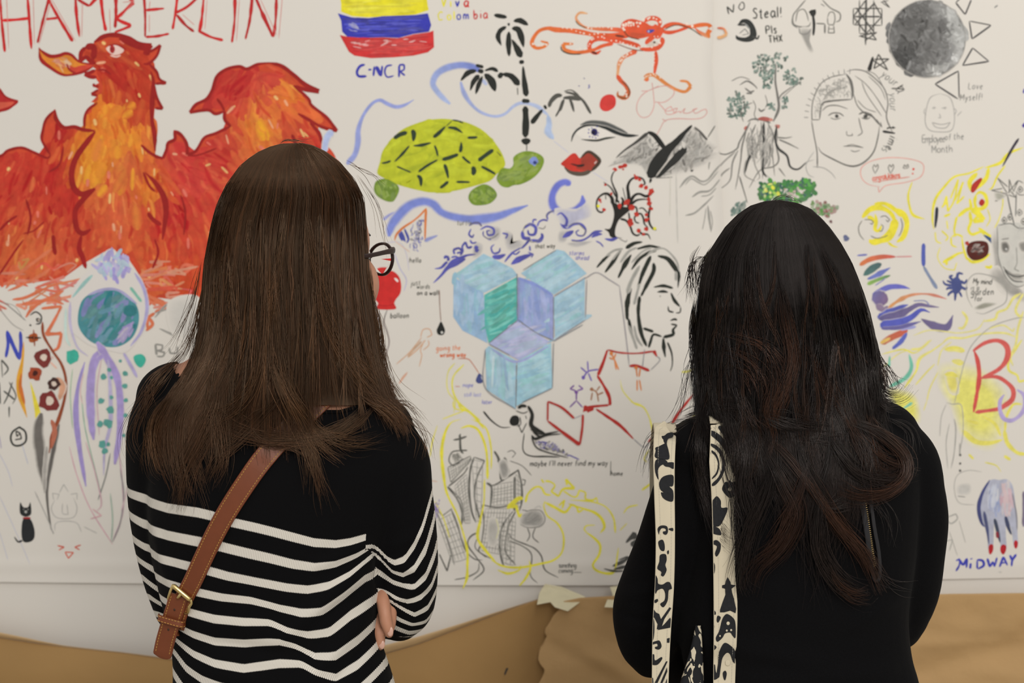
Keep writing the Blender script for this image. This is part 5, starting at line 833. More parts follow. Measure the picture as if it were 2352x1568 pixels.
yc.f("1190,205 1200,150 1260,100 1278,110 1250,160 1215,210", (176, 52, 42)).f("1255,285 1275,262 1297,280 1292,305 1272,318 1256,305", (176, 48, 42)).f("1155,660 1175,610 1240,590 1310,598 1330,640 1320,700 1270,735 1210,742 1170,710", (84, 34, 28)).scrib("1165,660 1240,600 1320,640 1260,730", 20, [(100, 36, 30), (60, 28, 24)], L=(10, 20), w=(3, 6), ang=-20).f("1145,600 1170,595 1172,625 1150,620", (176, 60, 50))
yc.build()
for T_, P, w_, c, lab in (((1880, 380, 3.409), "925,325 920,400 910,490", [7, 8, 4], (44, 46, 60), 'short black upright brush bar at the left of the yellow creature'), ((1880, 380, 3.409), "1290,545 1340,580 1390,640 1408,700 1400,750", [4, 8, 8, 7, 3], (62, 84, 124), 'curved dark blue brush bar beside the dark red spot'),
    ((1880, 380, 3.409), "820,610 818,700 820,790", 9, (86, 96, 170), 'upright violet blue brush bar'), ((1880, 380, 3.409), "820,790 860,860 925,965", [7, 6, 9], (130, 140, 165), 'pale grey blue stroke trailing from the violet bar'), ((1620, 0, 3.213), "2310,1022 2260,1100 2190,1230", [6, 6, 3], (60, 54, 66), 'dark slanting brush bar on the yellow spike'),
    ((1620, 0, 3.213), "2355,655 2345,690", 5, (90, 84, 160), 'tiny purple stroke at the right edge, upper one'), ((1620, 0, 3.213), "2340,940 2360,910", 8, (84, 70, 150), 'tiny purple stroke at the right edge, lower one'), ((1620, 0, 3.213), "2130,60 2155,40", 3, (130, 128, 126), 'tiny grey pencil tick by the moon')):
    Draw('brush_bar', SH_R, lab).T(*T_).s(P, w_, c).build()
ss = Draw('rainbow_brush_strokes', SH_R, 'sweeping purple, blue and orange brush strokes by the black hair').T(1880, 380, 3.409)
for P, w_, c, c2 in (("320,780 400,735 500,715 600,715", [8, 9, 5], (206, 110, 50), (196, 70, 60)), ("600,715 730,712", 2, (206, 130, 130), None), ("300,705 380,698", 3, (96, 100, 180), None), ("350,860 430,800 490,770", [6, 14, 10], (60, 110, 106), (52, 86, 90)), ("380,890 450,860 560,800", [5, 9, 3], (98, 110, 184), None), ("380,930 460,895 560,860", [6, 6, 5], (140, 180, 76), (80, 130, 80)), ("420,1010 480,980 560,950 650,950 715,965", [6, 9, 9, 8, 2], (98, 100, 184), (90, 92, 190)),
    ("430,1000 480,1040 540,1060", [22, 30, 18], (96, 92, 150), (120, 90, 130)), ("450,1090 510,1130 540,1100", [12, 10, 6], (130, 110, 140), None), ("540,1120 620,1060 720,1015 830,1005 920,1020 1000,1045", [5, 8, 6, 4, 5, 3], (214, 150, 84), (200, 110, 100)), ("460,1190 560,1160 640,1110 700,1090", [12, 20, 12, 3], (70, 78, 170), None), ("470,1200 600,1180 700,1130 780,1090 860,1100 940,1110", [10, 16, 14, 10, 6, 3], (82, 74, 130), (110, 96, 140)), ("480,1250 600,1240 720,1190 800,1130 870,1150", [14, 16, 12, 8, 3], (66, 76, 178), None),
    ("490,1275 620,1270 700,1250 800,1220", [6, 7, 6, 3], (90, 84, 150), None), ("800,1200 870,1240 950,1270 1010,1260 1050,1170", [3, 14, 14, 12, 3], (96, 82, 126), (100, 90, 140)), ("490,1395 560,1350 650,1310 695,1290", [8, 11, 10, 6], (190, 100, 56), (190, 70, 50)), ("575,1435 640,1380 690,1310", [4, 9, 6], (76, 90, 182), None), ("740,1060 830,1060 870,1100", 2, (120, 124, 170), None), ("480,1390 560,1350", 5, (222, 180, 80), None), ("640,1290 760,1260", [2, 5], (150, 150, 206), None), ("200,545 225,590", 10, (84, 92, 130), None), ("440,940 500,900 520,880", 2, (110, 110, 180), None)):
    ss.s(P, np.array(w_)*1.3, c, .93, c2=c2, t=(.2, .4), j=.2, soft=.12)
ss.build()
sq = Draw('blue_inky_creature', SH_R, 'small dark blue many armed creature').T(1880, 380, 3.409)
sq.f("1040,900 1080,870 1110,900 1120,960 1090,1000 1060,1010 1040,960", (74, 82, 132))
for P in ("1060,910 1020,870 1050,860", "1080,880 1090,840 1130,850", "1100,900 1140,920 1160,890", "1110,950 1150,970 1160,950", "1100,990 1120,1030", "1070,1000 1065,1060", "1050,980 1010,1010 1020,1020", "1045,940 990,930 970,900", "1045,920 1000,900", "1050,960 1010,960 1000,975"): sq.s(P, [7, 4], (74, 82, 132))
sq.build()
gf = Draw('garden_face', SH_R, 'shaded pencil face with flowers growing from its open head').T(1880, 380, 3.409)
gf.smudge("1350,540 1420,470 1450,620 1440,800 1500,920 1460,1020 1380,920 1370,760", (110, 108, 104), .55).smudge("1320,850 1400,780 1480,900 1600,980 1640,1080 1500,1030 1400,930", (100, 98, 94), .6)
gf.f("1395,470 1500,450 1640,480 1660,700 1620,900 1560,950 1500,920 1440,830 1400,720 1395,600", (200, 195, 186))
gf.smudge("1420,600 1470,590 1500,640 1480,690 1430,680", (70, 68, 64), .85).smudge("1560,600 1640,590 1650,670 1580,680", (80, 78, 74), .7).dot(1466, 655, 2.6, (200, 196, 190)).smudge("1440,800 1500,840 1600,850 1610,900 1520,900", (110, 108, 102), .6).s("1440,790 1490,850 1560,870 1640,850", 3, (90, 88, 84)).s("1450,820 1520,900 1600,910", 3, (100, 98, 94)).s("1545,640 1550,760 1530,810 1570,830", 2.4, (130, 128, 122), .8).s("1395,475 1400,600 1405,720 1450,850 1500,920 1560,950 1620,930", 2.4, (110, 108, 104), .85).s("1400,470 1500,455 1560,490 1620,490", 2, (100, 98, 94)).s("1430,580 1490,570", 4, (110, 108, 104), .7)
gf.s("1475,230 1500,350 1530,470", 3, (110, 108, 104)).s("1545,220 1540,400", 3, (120, 118, 114)).scrib("1490,480 1580,460 1600,560", 10, [(170, 168, 162)], L=(10, 30), w=(1, 2), ang=90)
for P in ("1475,220 1400,100 1480,170", "1475,225 1350,195 1440,180", "1475,230 1380,280 1440,260", "1490,220 1490,110 1520,200", "1480,215 1560,120 1520,210", "1480,230 1540,250 1500,200"): gf.s(P, 2.2, (96, 94, 88), .9)
gf.smudge("1370,210 1440,220 1460,250 1390,275", (140, 140, 120), .6)
for x, y in ((1450, 430), (1495, 405), (1570, 370), (1600, 440), (1575, 190)): gf.s([[x-20, y], [x, y-28], [x+22, y], [x, y+24], [x-20, y]], 2.2, (110, 108, 104), .9).dot(x, y, 2.4, (70, 68, 64))
gf.s("1530,150 1560,120 1600,140", 2, (110, 108, 104)).s("1540,200 1570,230 1610,230", 2, (110, 108, 104)).build()
gb = Draw('garden_speech_bubble', SH_R, 'round pencil speech bubble with handwriting').T(1880, 380, 3.409)
gb.s("1200,1110 1160,1020 1160,920 1220,850 1330,860 1430,900 1470,980 1460,1070 1380,1120 1290,1160 1230,1150", 1.8, (140, 138, 132), .85).text(1205, 925, 8, 'My mind', (92, 90, 84), w=1.9, rot=3, sp=.85).text(1190, 975, 7, 'is a', (120, 118, 112), w=1.7).text(1190, 1015, 9.5, 'garden', (100, 98, 92), w=2, rot=-1, sp=1.0).text(1215, 1062, 8, 'for', (110, 108, 102), w=1.9).smudge("1215,1110 1300,1070 1400,1080 1300,1120 1230,1130", (110, 110, 90), .7).build()
yw = Draw('yellow_wave_lines', SH_R, 'pale yellow flowing contour lines at the lower right', base=-.00008).T(1980, 780, 2.704)
yw.smudge("480,140 700,150 880,280 920,480 830,680 700,680 600,590 540,420 460,280", (228, 220, 90), .85).smudge("150,300 330,340 360,520 220,460", (226, 218, 90), .9).smudge("510,200 580,200 600,330 540,330", (226, 212, 70), .8)
for P, w_ in (("510,60 570,55 635,70", [9, 12, 10]), ("555,130 600,140 625,150", [9, 14, 10]), ("510,215 560,215 590,230", [7, 12, 9]), ("120,90 250,60 330,80 430,0", [2, 4, 3, 4]), ("260,300 330,200 360,120 430,70 500,20", [6, 5, 3, 4]), ("330,280 400,200 450,150", 3), ("130,170 220,90 300,60", 2), ("400,380 420,300 470,200", 2.5), ("400,380 380,440", 2), ("990,0 950,60 910,130 910,190 960,220 970,260 1020,250", [5, 5, 5, 5, 4]), ("620,560 700,630 790,640 870,620", [10, 12, 10, 6]), ("740,470 820,520 860,600", [6, 9, 6]), ("650,500 720,520", 9), ("880,720 920,745", 8), ("660,710 690,740", 5), ("880,560 900,640 960,700 1020,710", [9, 10, 9, 7]), ("990,400 940,400 905,450 890,500 885,570", [5, 7, 7, 6]), ("760,760 830,780 860,820", 3)):
    yw.s(P, w_, (228, 216, 70), .85, j=.2, soft=.1)
for P, w_ in (("170,100 165,170", [3, 7]), ("290,90 305,160 290,210 250,250 170,290", [5, 8, 9, 10, 9]), ("80,370 130,375", 12), ("250,430 310,390", [3, 7])): yw.s(P, w_, (84, 186, 156), .85, soft=.2)
yw.T(1880, 380, 3.409)
for P in ("1090,1270 1130,1270 1160,1200 1120,1140", "1290,1220 1380,1200 1400,1150 1470,1120 1520,1040 1580,1000", "1320,1280 1440,1250 1520,1300 1530,1270", "740,1330 860,1290 1000,1300 1100,1310 1240,1280 1300,1200", "960,1400 1020,1350 1130,1350 1260,1320 1440,1310 1540,1340", "720,1440 800,1430 870,1370", "1000,1450 1130,1445", "1050,1530 1140,1540", "880,1450 790,1500 760,1568", "930,1568 960,1450 1040,1380", "1600,1000 1540,1130 1590,1200", "1600,1140 1560,1270 1540,1400 1500,1500 1520,1568"): yw.s(P, RNG.uniform(2.5, 6), (228, 216, 84), .75, soft=.1)
yw.build()
ar = Draw('pencil_arc', SH_R, 'long thin pencil arc and figure lines around the red letter').T(1980, 780, 2.704)
for P, w_ in (("570,400 600,270 640,120 690,20 800,-80 940,-130 1020,-140", 2), ("520,390 560,400 615,410 625,560 605,700", 2), ("570,490 580,560 570,700 550,800", [4, 3, 2]), ("520,400 490,480 480,600", 1.6), ("540,520 520,640 530,800", 2), ("605,640 605,720", 3), ("740,820 660,810 590,840 570,920 600,1010 700,1025", 1.6), ("520,1110 550,1140 590,1110 580,1080 530,1100", 3), ("510,1250 560,1240 540,1310", 2), ("600,1120 640,1260", 1.5), ("540,1190 590,1340", 1.5)): ar.s(P, w_, (140, 138, 132), .7)
for y in (715, 768, 812): ar.dot(607, y, 2.8, (90, 88, 84))
ar.s("600,900 605,960", 3, (150, 148, 144), .8).s("650,890 655,950", 4, (150, 148, 144), .8).s("590,970 640,975", 2, (140, 138, 134)).smudge("590,900 670,890 670,960 590,960", (170, 168, 164), .5).build()
bb = Draw('red_letter', SH_R, 'large red brush letter B').T(1980, 780, 2.704)
RB = (208, 72, 66)
bb.s("690,60 715,130 725,230 710,340 690,450", [6, 10, 10, 9, 9], RB, .96, j=.2).s("685,70 760,20 840,5 895,40 900,110 850,180 740,240", [7, 9, 10, 12, 13, 10, 8], RB, .92, j=.2, t=(.1, .1)).s("740,235 830,230 890,260 935,310 930,370 880,410 840,430 700,450", [6, 8, 9, 12, 12, 8, 9, 9], RB, .92, j=.2, t=(.1, .1)).build()
pr = Draw('lavender_ring', SH_R, 'lavender brush ring overlapping the red letter', base=.0002).T(1980, 780, 2.704)
pr.s("960,310 1000,340 1010,400 985,460 930,500 880,490 855,440 855,380 880,340", [8, 10, 9, 9, 10, 9, 8], (176, 158, 208), .92).build()
hn = Draw('painted_hand', SH_R, 'blue and pink shaded hanging hand with red nails').T(1980, 780, 2.704)
hn.f("720,1040 740,960 770,890 810,865 850,870 895,865 930,900 945,980 955,1080 965,1230 965,1270 945,1290 935,1250 925,1180 895,1110 890,1200 895,1290 880,1320 860,1300 850,1200 820,1130 815,1220 810,1290 795,1320 780,1290 775,1180 760,1130 755,1160 735,1140", (176, 176, 190))
hn.scrib("780,900 850,880 850,1100 770,1060", 40, [(166, 176, 206), (190, 194, 210), (150, 160, 196)], L=(20, 50), w=(4, 9), ang=95, da=8, keep=.9).scrib("850,880 900,880 940,960 950,1100 860,1100", 40, [(206, 176, 182), (196, 160, 170), (190, 180, 188)], L=(20, 50), w=(4, 9), ang=88, da=8, keep=.9)
hn.s("790,870 745,950 722,1040 738,1130 760,1160", [4, 6, 9, 9, 6], (70, 74, 120)).s("755,1065 775,1180 785,1270", [7, 7, 3], (80, 84, 120)).s("820,1110 838,1180 855,1260", [8, 9, 3], (66, 72, 90)).s("888,1095 905,1160 925,1210", [7, 9, 3], (66, 72, 100)).s("930,950 955,1080 960,1180", 3, (100, 100, 120), .8).s("835,1190 840,1230", 6, (140, 50, 60))
for P in ("783,1285 795,1268 812,1275 810,1310 795,1332 785,1320", "856,1290 870,1270 892,1278 890,1310 876,1332 860,1320", "940,1260 950,1243 965,1255 962,1285 950,1296 942,1280"): hn.f(P, (176, 34, 42))
hn.s("1000,940 1004,1040 1000,1160", 8, (80, 60, 110), .8).build()
md = Draw('blue_name_lettering', SH_R, 'bold blue capitals under the hand').T(1980, 780, 2.704)
for P, w_ in (("580,1370 605,1360 600,1400 580,1435", 4.5), ("600,1365 625,1400", 5), ("625,1400 650,1355", 5), ("650,1355 645,1415", 5), ("672,1385 668,1420", 6), ("675,1355 677,1362", 5), ("712,1368 712,1420", 5), ("710,1365 745,1370 752,1400 715,1422", 5), ("775,1355 790,1410", 5), ("790,1410 810,1375", 4.5), ("810,1375 820,1408", 4.5), ("820,1408 835,1350", 5), ("850,1410 875,1345", 5), ("875,1345 900,1400", 5), ("860,1385 895,1380", 3.5), ("915,1335 930,1368", 5), ("955,1330 930,1368 925,1405", 5)): md.s(P, w_, (62, 66, 170), j=.25)
md.s("845,1440 865,1442", 3, (170, 168, 160), .7).build()
rc = Draw('red_sketch_head', SH_R, 'small faint red sketch head beside the black hair').T(1560, 440, 3.016)
rc.smudge("60,420 130,370 220,350 220,480 120,540 60,500", (214, 130, 120), .5).dot(125, 438, 6, (190, 90, 70), .9).s("50,480 80,400 150,350 230,340", 3, (214, 140, 130), .8).s("60,500 60,560", 3, (214, 140, 130), .7)
for P, w_ in (("50,600 60,640", 7), ("60,710 110,700", 8), ("75,745 110,750", 8), ("90,770 130,775", 12), ("55,860 90,850 110,880 60,920 100,925", 7), ("100,600 150,610", 7)): rc.s(P, w_, (60, 60, 56), .9)
rc.s("60,1160 90,1145 80,1190 60,1180 70,1220 110,1260", 4, (130, 110, 160), .8).build()
# ================================================================= brown kraft paper and tape
KB = (.40, .240, .092)
M_KRAFT = mat('kraft_paper', KB, .7, .3); add_noise(M_KRAFT, 7, .10, KB, .5, detail=4, dist=.012)
KC_ = (.50, .318, .145); M_KRAFTR = mat('kraft_paper_creased', KC_, .7, .3); add_noise(M_KRAFTR, 9, .10, KC_, .6, detail=6, dist=.014)
M_KRAFT2 = mat('kraft_paper_lit_edge', (.62, .43, .23), .7, .3); add_noise(M_KRAFT2, 12, .06, (.62, .43, .23), .2)  # same kraft brightened: light on the upturned edge is put into the colour
M_TAPE = mat('masking_tape', (.70, .65, .46), .6, .3); add_noise(M_TAPE, 60, .08, (.70, .65, .46), .5)
def drape(name, label, xs, top, bulge, base, mt, lip=None, left=None, crease=None):
    """a sheet hanging from its upper edge: top(px) -> py, bulge(px,t) -> m away from the wall, t metres below the edge"""
    root = empty(name, label, 'paper sheet', (wx(float(np.mean(xs))), WALL, 0.012))
    ts = np.concatenate([np.linspace(0, .16, 40), np.linspace(.18, wz(1568)-.02+.0, 26)])
    V = []; n = len(xs)
    zb = .012
    for t in ts:
        for px in xs:
            zt = wz(top(px)); z = zt-(zt-zb)*t/ts[-1] if t > .16 else zt-t
            q = px if left is None else max(px, left((z)))
            V.append((wx(q), WALL-base-bulge(px, t)-(crease(px, z) if crease else 0), z))
    Fc = [(j*n+i, (j+1)*n+i, (j+1)*n+i+1, j*n+i+1) for j in range(len(ts)-1) for i in range(n-1)]
    o = adopt(link('paper', mesh_np(name, V, Fc, True), None, mt), root)
    m = o.modifiers.new('thickness', 'SOLIDIFY'); m.thickness = .0006; m.offset = 1
    if lip:
        V = []; k = 9
        for px in xs:
            w_ = lip(px)*WALL/F; zt = wz(top(px)); y0 = WALL-base-bulge(px, 0)-(crease(px, zt) if crease else 0)
            for a_ in np.linspace(0, 1, k):       # the edge rolls forward and over, the light it catches put into its paler colour
                V.append((wx(px), y0+.0006-.010*math.sin(a_*math.pi*.55)*min(1, lip(px)/12.), zt-w_*(1-a_)+.0002))
        V = np.array(V); Fc = [(i*k+j, (i+1)*k+j, (i+1)*k+j+1, i*k+j+1) for i in range(n-1) for j in range(k-1)]
        V[:, 2] += np.repeat([lip(px)*WALL/F for px in xs], k)
        l2 = adopt(link('rolled_edge', mesh_np('rolled_edge', V, Fc, True), None, M_KRAFT2), root); l2['label'] = 'rolled upper edge, coloured paler where it catches light'
        m = l2.modifiers.new('thickness', 'SOLIDIFY'); m.thickness = .0005
    return root
ktop = lambda px: float(np.interp(px, [-420, -150, 0, 100, 200, 300, 400, 600, 780, 880, 960, 1050, 1130, 1200, 1240, 1290, 1340, 1400], [1380, 1420, 1453, 1467, 1478, 1488, 1502, 1522, 1512, 1495, 1473, 1440, 1410, 1385, 1372, 1376, 1382, 1390]))
klip = lambda px: float(np.interp(px, [-420, 0, 80, 160, 300, 700, 880, 940, 1050, 1140, 1200, 1240], [30, 16, 12, 3, 2, 8, 22, 21, 13, 6, 2, .5]))
kb = lambda px, t: .042*math.exp(-((t-.05)/.09)**2)*max(0, math.sin(math.pi*min(1, max(0, (px+450)/1690))))*1.0+.006*math.sin(px/170.+t*14)*min(1, t*8)+.008
drape('kraft_paper_sheet', 'brown kraft paper sagging between tapes at the lower left, edge rolled over', np.linspace(-420, 1400, 120), ktop, kb, .004, M_KRAFT, klip)
ktop2 = lambda px: float(np.interp(px, [1235, 1260, 1290, 1330, 1400, 1500, 1700, 2130, 2352, 2760], [1395, 1385, 1368, 1360, 1356, 1354, 1353, 1352, 1349, 1346]))
TE = pp("1393,1304 1386,1290 1345,1274 1320,1259 1314,1250 1395,1252 1440,1240 1480,1234 1520,1236 1568,1228 1700,1236 1900,1240 2600,1245")
TEy = [1372, 1385, 1400, 1415, 1430, 1440, 1447, 1460, 1475, 1490, 1500, 1510, 1522, 1535, 1550, 1568, 1700, 2000, 2600]
TEx = [1292, 1284, 1270, 1262, 1252, 1250, 1256, 1248, 1238, 1236, 1234, 1240, 1250, 1246, 1238, 1228, 1236, 1240, 1245]
kleft = lambda z: float(np.interp(784+(CAMZ-z)*F/WALL, TEy, TEx))
_r = np.random.default_rng(3)
FOLDS = [(_r.uniform(1240, 2400), _r.uniform(1370, 1600), _r.uniform(-1, 1), _r.uniform(10, 28), _r.uniform(.0022, .0080)*(1 if _r.random() < .6 else -1)) for _ in range(34)]
def kcrease(px, z):
    py = 784+(CAMZ-z)*F/WALL; v = 0
    for (cx, cy, sl, wd, am) in FOLDS:
        d = ((py-cy)-sl*(px-cx))/math.hypot(1, sl); v += am*math.exp(-(d/wd)**2)*math.exp(-((px-cx)/190)**2)
    f = min(1, max(0, (1700-px)/500))
    v2 = -.012*math.exp(-(((py-1500)+.32*(px-2200))/38.)**2)*min(1, max(0, (px-1950)/150))
    return v*(.35+.65*f)+.012*min(1, max(0, (px-kleft(z))/60.))*0+v2+.006
xs2 = np.concatenate([np.linspace(1225, 1420, 60), np.linspace(1430, 2760, 70)])
drape('kraft_paper_sheet', 'crumpled brown kraft paper with a torn left edge at the lower right', xs2, ktop2, lambda px, t: .012+.005*math.sin(px/120.)*min(1, t*6)+.008*math.exp(-(t/.05)**2)*0, .036, M_KRAFTR, None, left=kleft, crease=kcrease)
def patch(name, label, P, yoff, mt, cat='tape', th=.0004, wr=.0015):
    Q = pp(P); c = Q.mean(0); root = None
    Qs = [Q]; V = []; n = len(Q)
    rings = [1.0, .7, .4, .08]
    for r in rings:
        for k, q in enumerate(Q):
            p = c+(q-c)*r; V.append((wx(p[0]), WALL-yoff(p[0], p[1])-wr*math.sin(p[0]/7.+p[1]/11.)*(r < 1), wz(p[1])))
    Fc = [(r*n+i, r*n+(i+1) % n, (r+1)*n+(i+1) % n, (r+1)*n+i) for r in range(3) for i in range(n)]+[tuple(3*n+i for i in range(n))]
    o = link(name, mesh_np(name, V, Fc, False), None, mt); o['label'] = label; o['category'] = cat
    m = o.modifiers.new('thickness', 'SOLIDIFY'); m.thickness = th
    return o
patch('masking_tape', 'torn pale masking tape holding the kraft paper above its ripped corner', "1252,1338 1290,1345 1330,1358 1342,1362 1325,1372 1300,1384 1272,1378 1262,1370 1232,1374 1238,1356 1245,1348", lambda x, y: .012+max(0, (y-1348)/30.)*.058, M_TAPE)
patch('masking_tape', 'small piece of masking tape beside the black sleeve', "1400,1345 1440,1340 1444,1368 1420,1377 1382,1376 1392,1362 1404,1358", lambda x, y: .014+max(0, (y-1345)/30.)*.062, M_TAPE)
patch('masking_tape', 'scrap of masking tape at the right edge', "2346,1380 2370,1370 2400,1390 2380,1416 2352,1410 2344,1398", lambda x, y: .072, M_TAPE)
Mk = mat('dark_pencil', (.05, .045, .04), .8)
for P, lab in (("1158,1538 1163,1524 1168,1525 1161,1540", 'short dark mark on the kraft paper'),):
    Q = pp(P); o = link('ink_mark', mesh_np('ink_mark', [(wx(x), WALL-.0325, wz(y)) for x, y in Q], [(0, 1, 2, 3)]), None, Mk)
    o['kind'] = 'stuff'; o['label'] = lab; o['category'] = 'mark'

# ================================================================= people kit
def W3(px, py, d): return np.array([(px-1176.)/F*d, d, CAMZ-(py-784.)/F*d])
def ell(c, r, R=None, nu=20, nv=12):
    V = []; Fc = []
    for j in range(1, nv):
        for i in range(nu):
            a = 2*math.pi*i/nu; b = math.pi*j/nv
            V.append((math.sin(b)*math.cos(a), math.sin(b)*math.sin(a), math.cos(b)))
    V = np.array(V+[(0, 0, 1), (0, 0, -1)])*np.array(r)
    t, bt = len(V)-2, len(V)-1
    for j in range(nv-2):
        for i in range(nu): k = (i+1) % nu; Fc.append((j*nu+i, (j+1)*nu+i, (j+1)*nu+k, j*nu+k))
    for i in range(nu): k = (i+1) % nu; Fc.append((t, i, k)); Fc.append((bt, (nv-2)*nu+k, (nv-2)*nu+i))
    if R is not None: V = V@np.array(R).T
    return V+np.array(c), Fc
def frames(P):
    T = np.gradient(P, axis=0); T /= np.linalg.norm(T, axis=1)[:, None]
    up = np.array([0, 0, 1.]) if abs(T[0][2]) < .8 else np.array([0, 1., 0])
    N = [];
    for t in T:
        n = up-t*np.dot(up, t); n /= np.linalg.norm(n); N.append(n); up = n
    N = np.array(N); return T, N, np.cross(T, N)
def cr3(P, sub=4):
    P = np.asarray(P, float); Q = np.vstack([2*P[0]-P[1], P, 2*P[-1]-P[-2]]); out = []
    for i in range(1, len(Q)-2):
        a, b, c, d = Q[i-1], Q[i], Q[i+1], Q[i+2]; t = np.linspace(0, 1, sub, endpoint=False)[:, None]
        out.append(.5*((2*b)+(c-a)*t+(2*a-5*b+4*c-d)*t*t+(3*b-a-3*c+d)*t**3))
    return np.vstack(out+[P[-1:]])
def tube(P, r, nu=16, sub=4, cap=True, flat=1.0):
    """smooth tube with rounded ends; r per control point"""
    PR = cr3(np.column_stack([np.asarray(P, float), np.asarray(r, float)]), sub)
    P, r = PR[:, :3], PR[:, 3]
    if cap:
        t0 = P[0]-P[1]; t0 /= np.linalg.norm(t0); t1 = P[-1]-P[-2]; t1 /= np.linalg.norm(t1)
        P = np.vstack([P[0]+t0*r[0]*.9, P[0]+t0*r[0]*.6, P, P[-1]+t1*r[-1]*.6, P[-1]+t1*r[-1]*.9]); r = np.concatenate([[r[0]*.35, r[0]*.8], r, [r[-1]*.8, r[-1]*.35]])
    T, N, B = frames(P); a = np.linspace(0, 2*math.pi, nu, endpoint=False)
    V = (P[:, None]+r[:, None, None]*(N[:, None]*np.cos(a)[None, :, None]+flat*B[:, None]*np.sin(a)[None, :, None])).reshape(-1, 3)
    m = len(P); Fc = [(j*nu+i, j*nu+(i+1) % nu, (j+1)*nu+(i+1) % nu, (j+1)*nu+i) for j in range(m-1) for i in range(nu)]
    Fc += [tuple(range(nu))[::-1], tuple((m-1)*nu+i for i in range(nu))]
    return V, Fc
def loft(rings, nu=40, sub=4, e=2.3):
    """horizontal rings (cx, cy, z, half width, half depth)"""
    R = cr3(np.array(rings, float), sub); a = np.linspace(0, 2*math.pi, nu, endpoint=False)
    c, s_ = np.cos(a), np.sin(a); ce = np.sign(c)*np.abs(c)**(2/e); se = np.sign(s_)*np.abs(s_)**(2/e)
    V = np.array([[(q[0]+q[3]*x, q[1]+q[4]*y, q[2]) for x, y in zip(ce, se)] for q in R]).reshape(-1, 3)
    m = len(R); Fc = [(j*nu+i, j*nu+(i+1) % nu, (j+1)*nu+(i+1) % nu, (j+1)*nu+i) for j in range(m-1) for i in range(nu)]
    Fc += [tuple(range(nu))[::-1], tuple((m-1)*nu+i for i in range(nu))]
    return V, Fc
def join(parts):
    V = []; Fc = []; n = 0
    for v, f in parts: V.append(np.asarray(v)); Fc += [tuple(i+n for i in q) for q in f]; n += len(v)
    return np.vstack(V), Fc
def remesh(parts, voxel, smooth=4, fac=.5):
    V, Fc = join(parts); me = mesh_np('tmp', V, Fc); o = bpy.data.objects.new('tmp', me); COL.objects.link(o)
    bm = bmesh.new(); bm.from_mesh(me); bmesh.ops.recalc_face_normals(bm, faces=bm.faces); bm.to_mesh(me); bm.free()
    m = o.modifiers.new('r', 'REMESH'); m.mode = 'VOXEL'; m.voxel_size = voxel
    if smooth: s_ = o.modifiers.new('s', 'SMOOTH'); s_.iterations = smooth; s_.factor = fac
    dg = bpy.context.evaluated_depsgraph_get(); e = o.evaluated_get(dg); m2 = e.to_mesh()
    co = np.empty(len(m2.vertices)*3, np.float32); m2.vertices.foreach_get('co', co)
    n = len(m2.polygons); ls = np.empty(n, np.int32); lt = np.empty(n, np.int32); m2.polygons.foreach_get('loop_start', ls); m2.polygons.foreach_get('loop_total', lt)
    vi = np.empty(len(m2.loops), np.int32); m2.loops.foreach_get('vertex_index', vi)
    assert (lt == 4).all()
    F4 = vi.reshape(-1, 4).copy(); co = co.reshape(-1, 3).copy(); e.to_mesh_clear()
    bpy.data.objects.remove(o); bpy.data.meshes.remove(me)
    return co, F4
def vnormals(V, F4):
    a = V[F4[:, 2]]-V[F4[:, 0]]; b = V[F4[:, 3]]-V[F4[:, 1]]; n = np.cross(a, b); N = np.zeros_like(V)
    for k in range(4): np.add.at(N, F4[:, k], n)
    return N/np.maximum(np.linalg.norm(N, axis=1), 1e-9)[:, None]
def headparts(H, yaw, sc=1.0, nod=0.0):
    c, s_ = math.cos(yaw), math.sin(yaw); R = np.array([[c, s_, 0], [-s_, c, 0], [0, 0, 1.]])
    def T(p): return H+R@(np.array(p, float)*sc)
    E = lambda p, r: ell(T(p), np.array(r)*sc, R)
    ps = [E((0, -.012, .026), (.075, .092, .086)), E((0, .030, -.035), (.064, .066, .086)), E((0, .062, -.098), (.030, .028, .024)), E((.041, .050, -.034), (.034, .037, .040)), E((-.041, .050, -.034), (.034, .037, .040)),
          E((0, .076, .022), (.040, .016, .014)), E((0, .045, .018), (.064, .048, .062)), E((.079, -.008, -.012), (.008, .019, .031)), E((-.079, -.008, -.012), (.008, .019, .031)), E((0, .092, -.066), (.025, .010, .010)),
          tube([T((0, .090, .008)), T((0, .103, -.012)), T((0, .114, -.034))], [.008*sc, .010*sc, .013*sc], 12), E((.012, .100, -.037), (.008, .01, .007)), E((-.012, .100, -.037), (.008, .01, .007))]
    return ps, T, R
def handparts(W, d, side, back, curl=.5, sc=1.0):
    """relaxed hand: W wrist, d direction of the fingers, side = towards the thumb, back = out of the back of the hand"""
    d, side, back = [np.array(v, float)/np.linalg.norm(v) for v in (d, side, back)]
    P = lambda a, b, c: W+(d*a+side*b+back*c)*sc
    R = np.column_stack([side, back, d])
    ps = [ell(P(.045, 0, 0), np.array((.040, .014, .052))*sc, R)]
    for b, L, r in ((.028, .070, .0085), (.010, .080, .0088), (-.009, .074, .0085), (-.026, .060, .0075)):
        q = [P(.07, b*.85, 0)]; a, cc, an = .088, 0.0, .15
        q.append(P(a, b, cc))
        for k in (.42, .33, .25): an += curl*.8; a += math.cos(an)*L*k; cc -= math.sin(an)*L*k; q.append(P(a, b*1.05, cc))
        ps.append(tube(q, [r*sc*1.1, r*sc*1.1, r*sc, r*sc*.92, r*sc*.75], 12))
    ps.append(tube([P(.015, .022, 0), P(.040, .045, -.006), P(.065, .056, -.014), P(.084, .058, -.022)], [.014*sc, .012*sc, .010*sc, .008*sc], 12))
    return ps

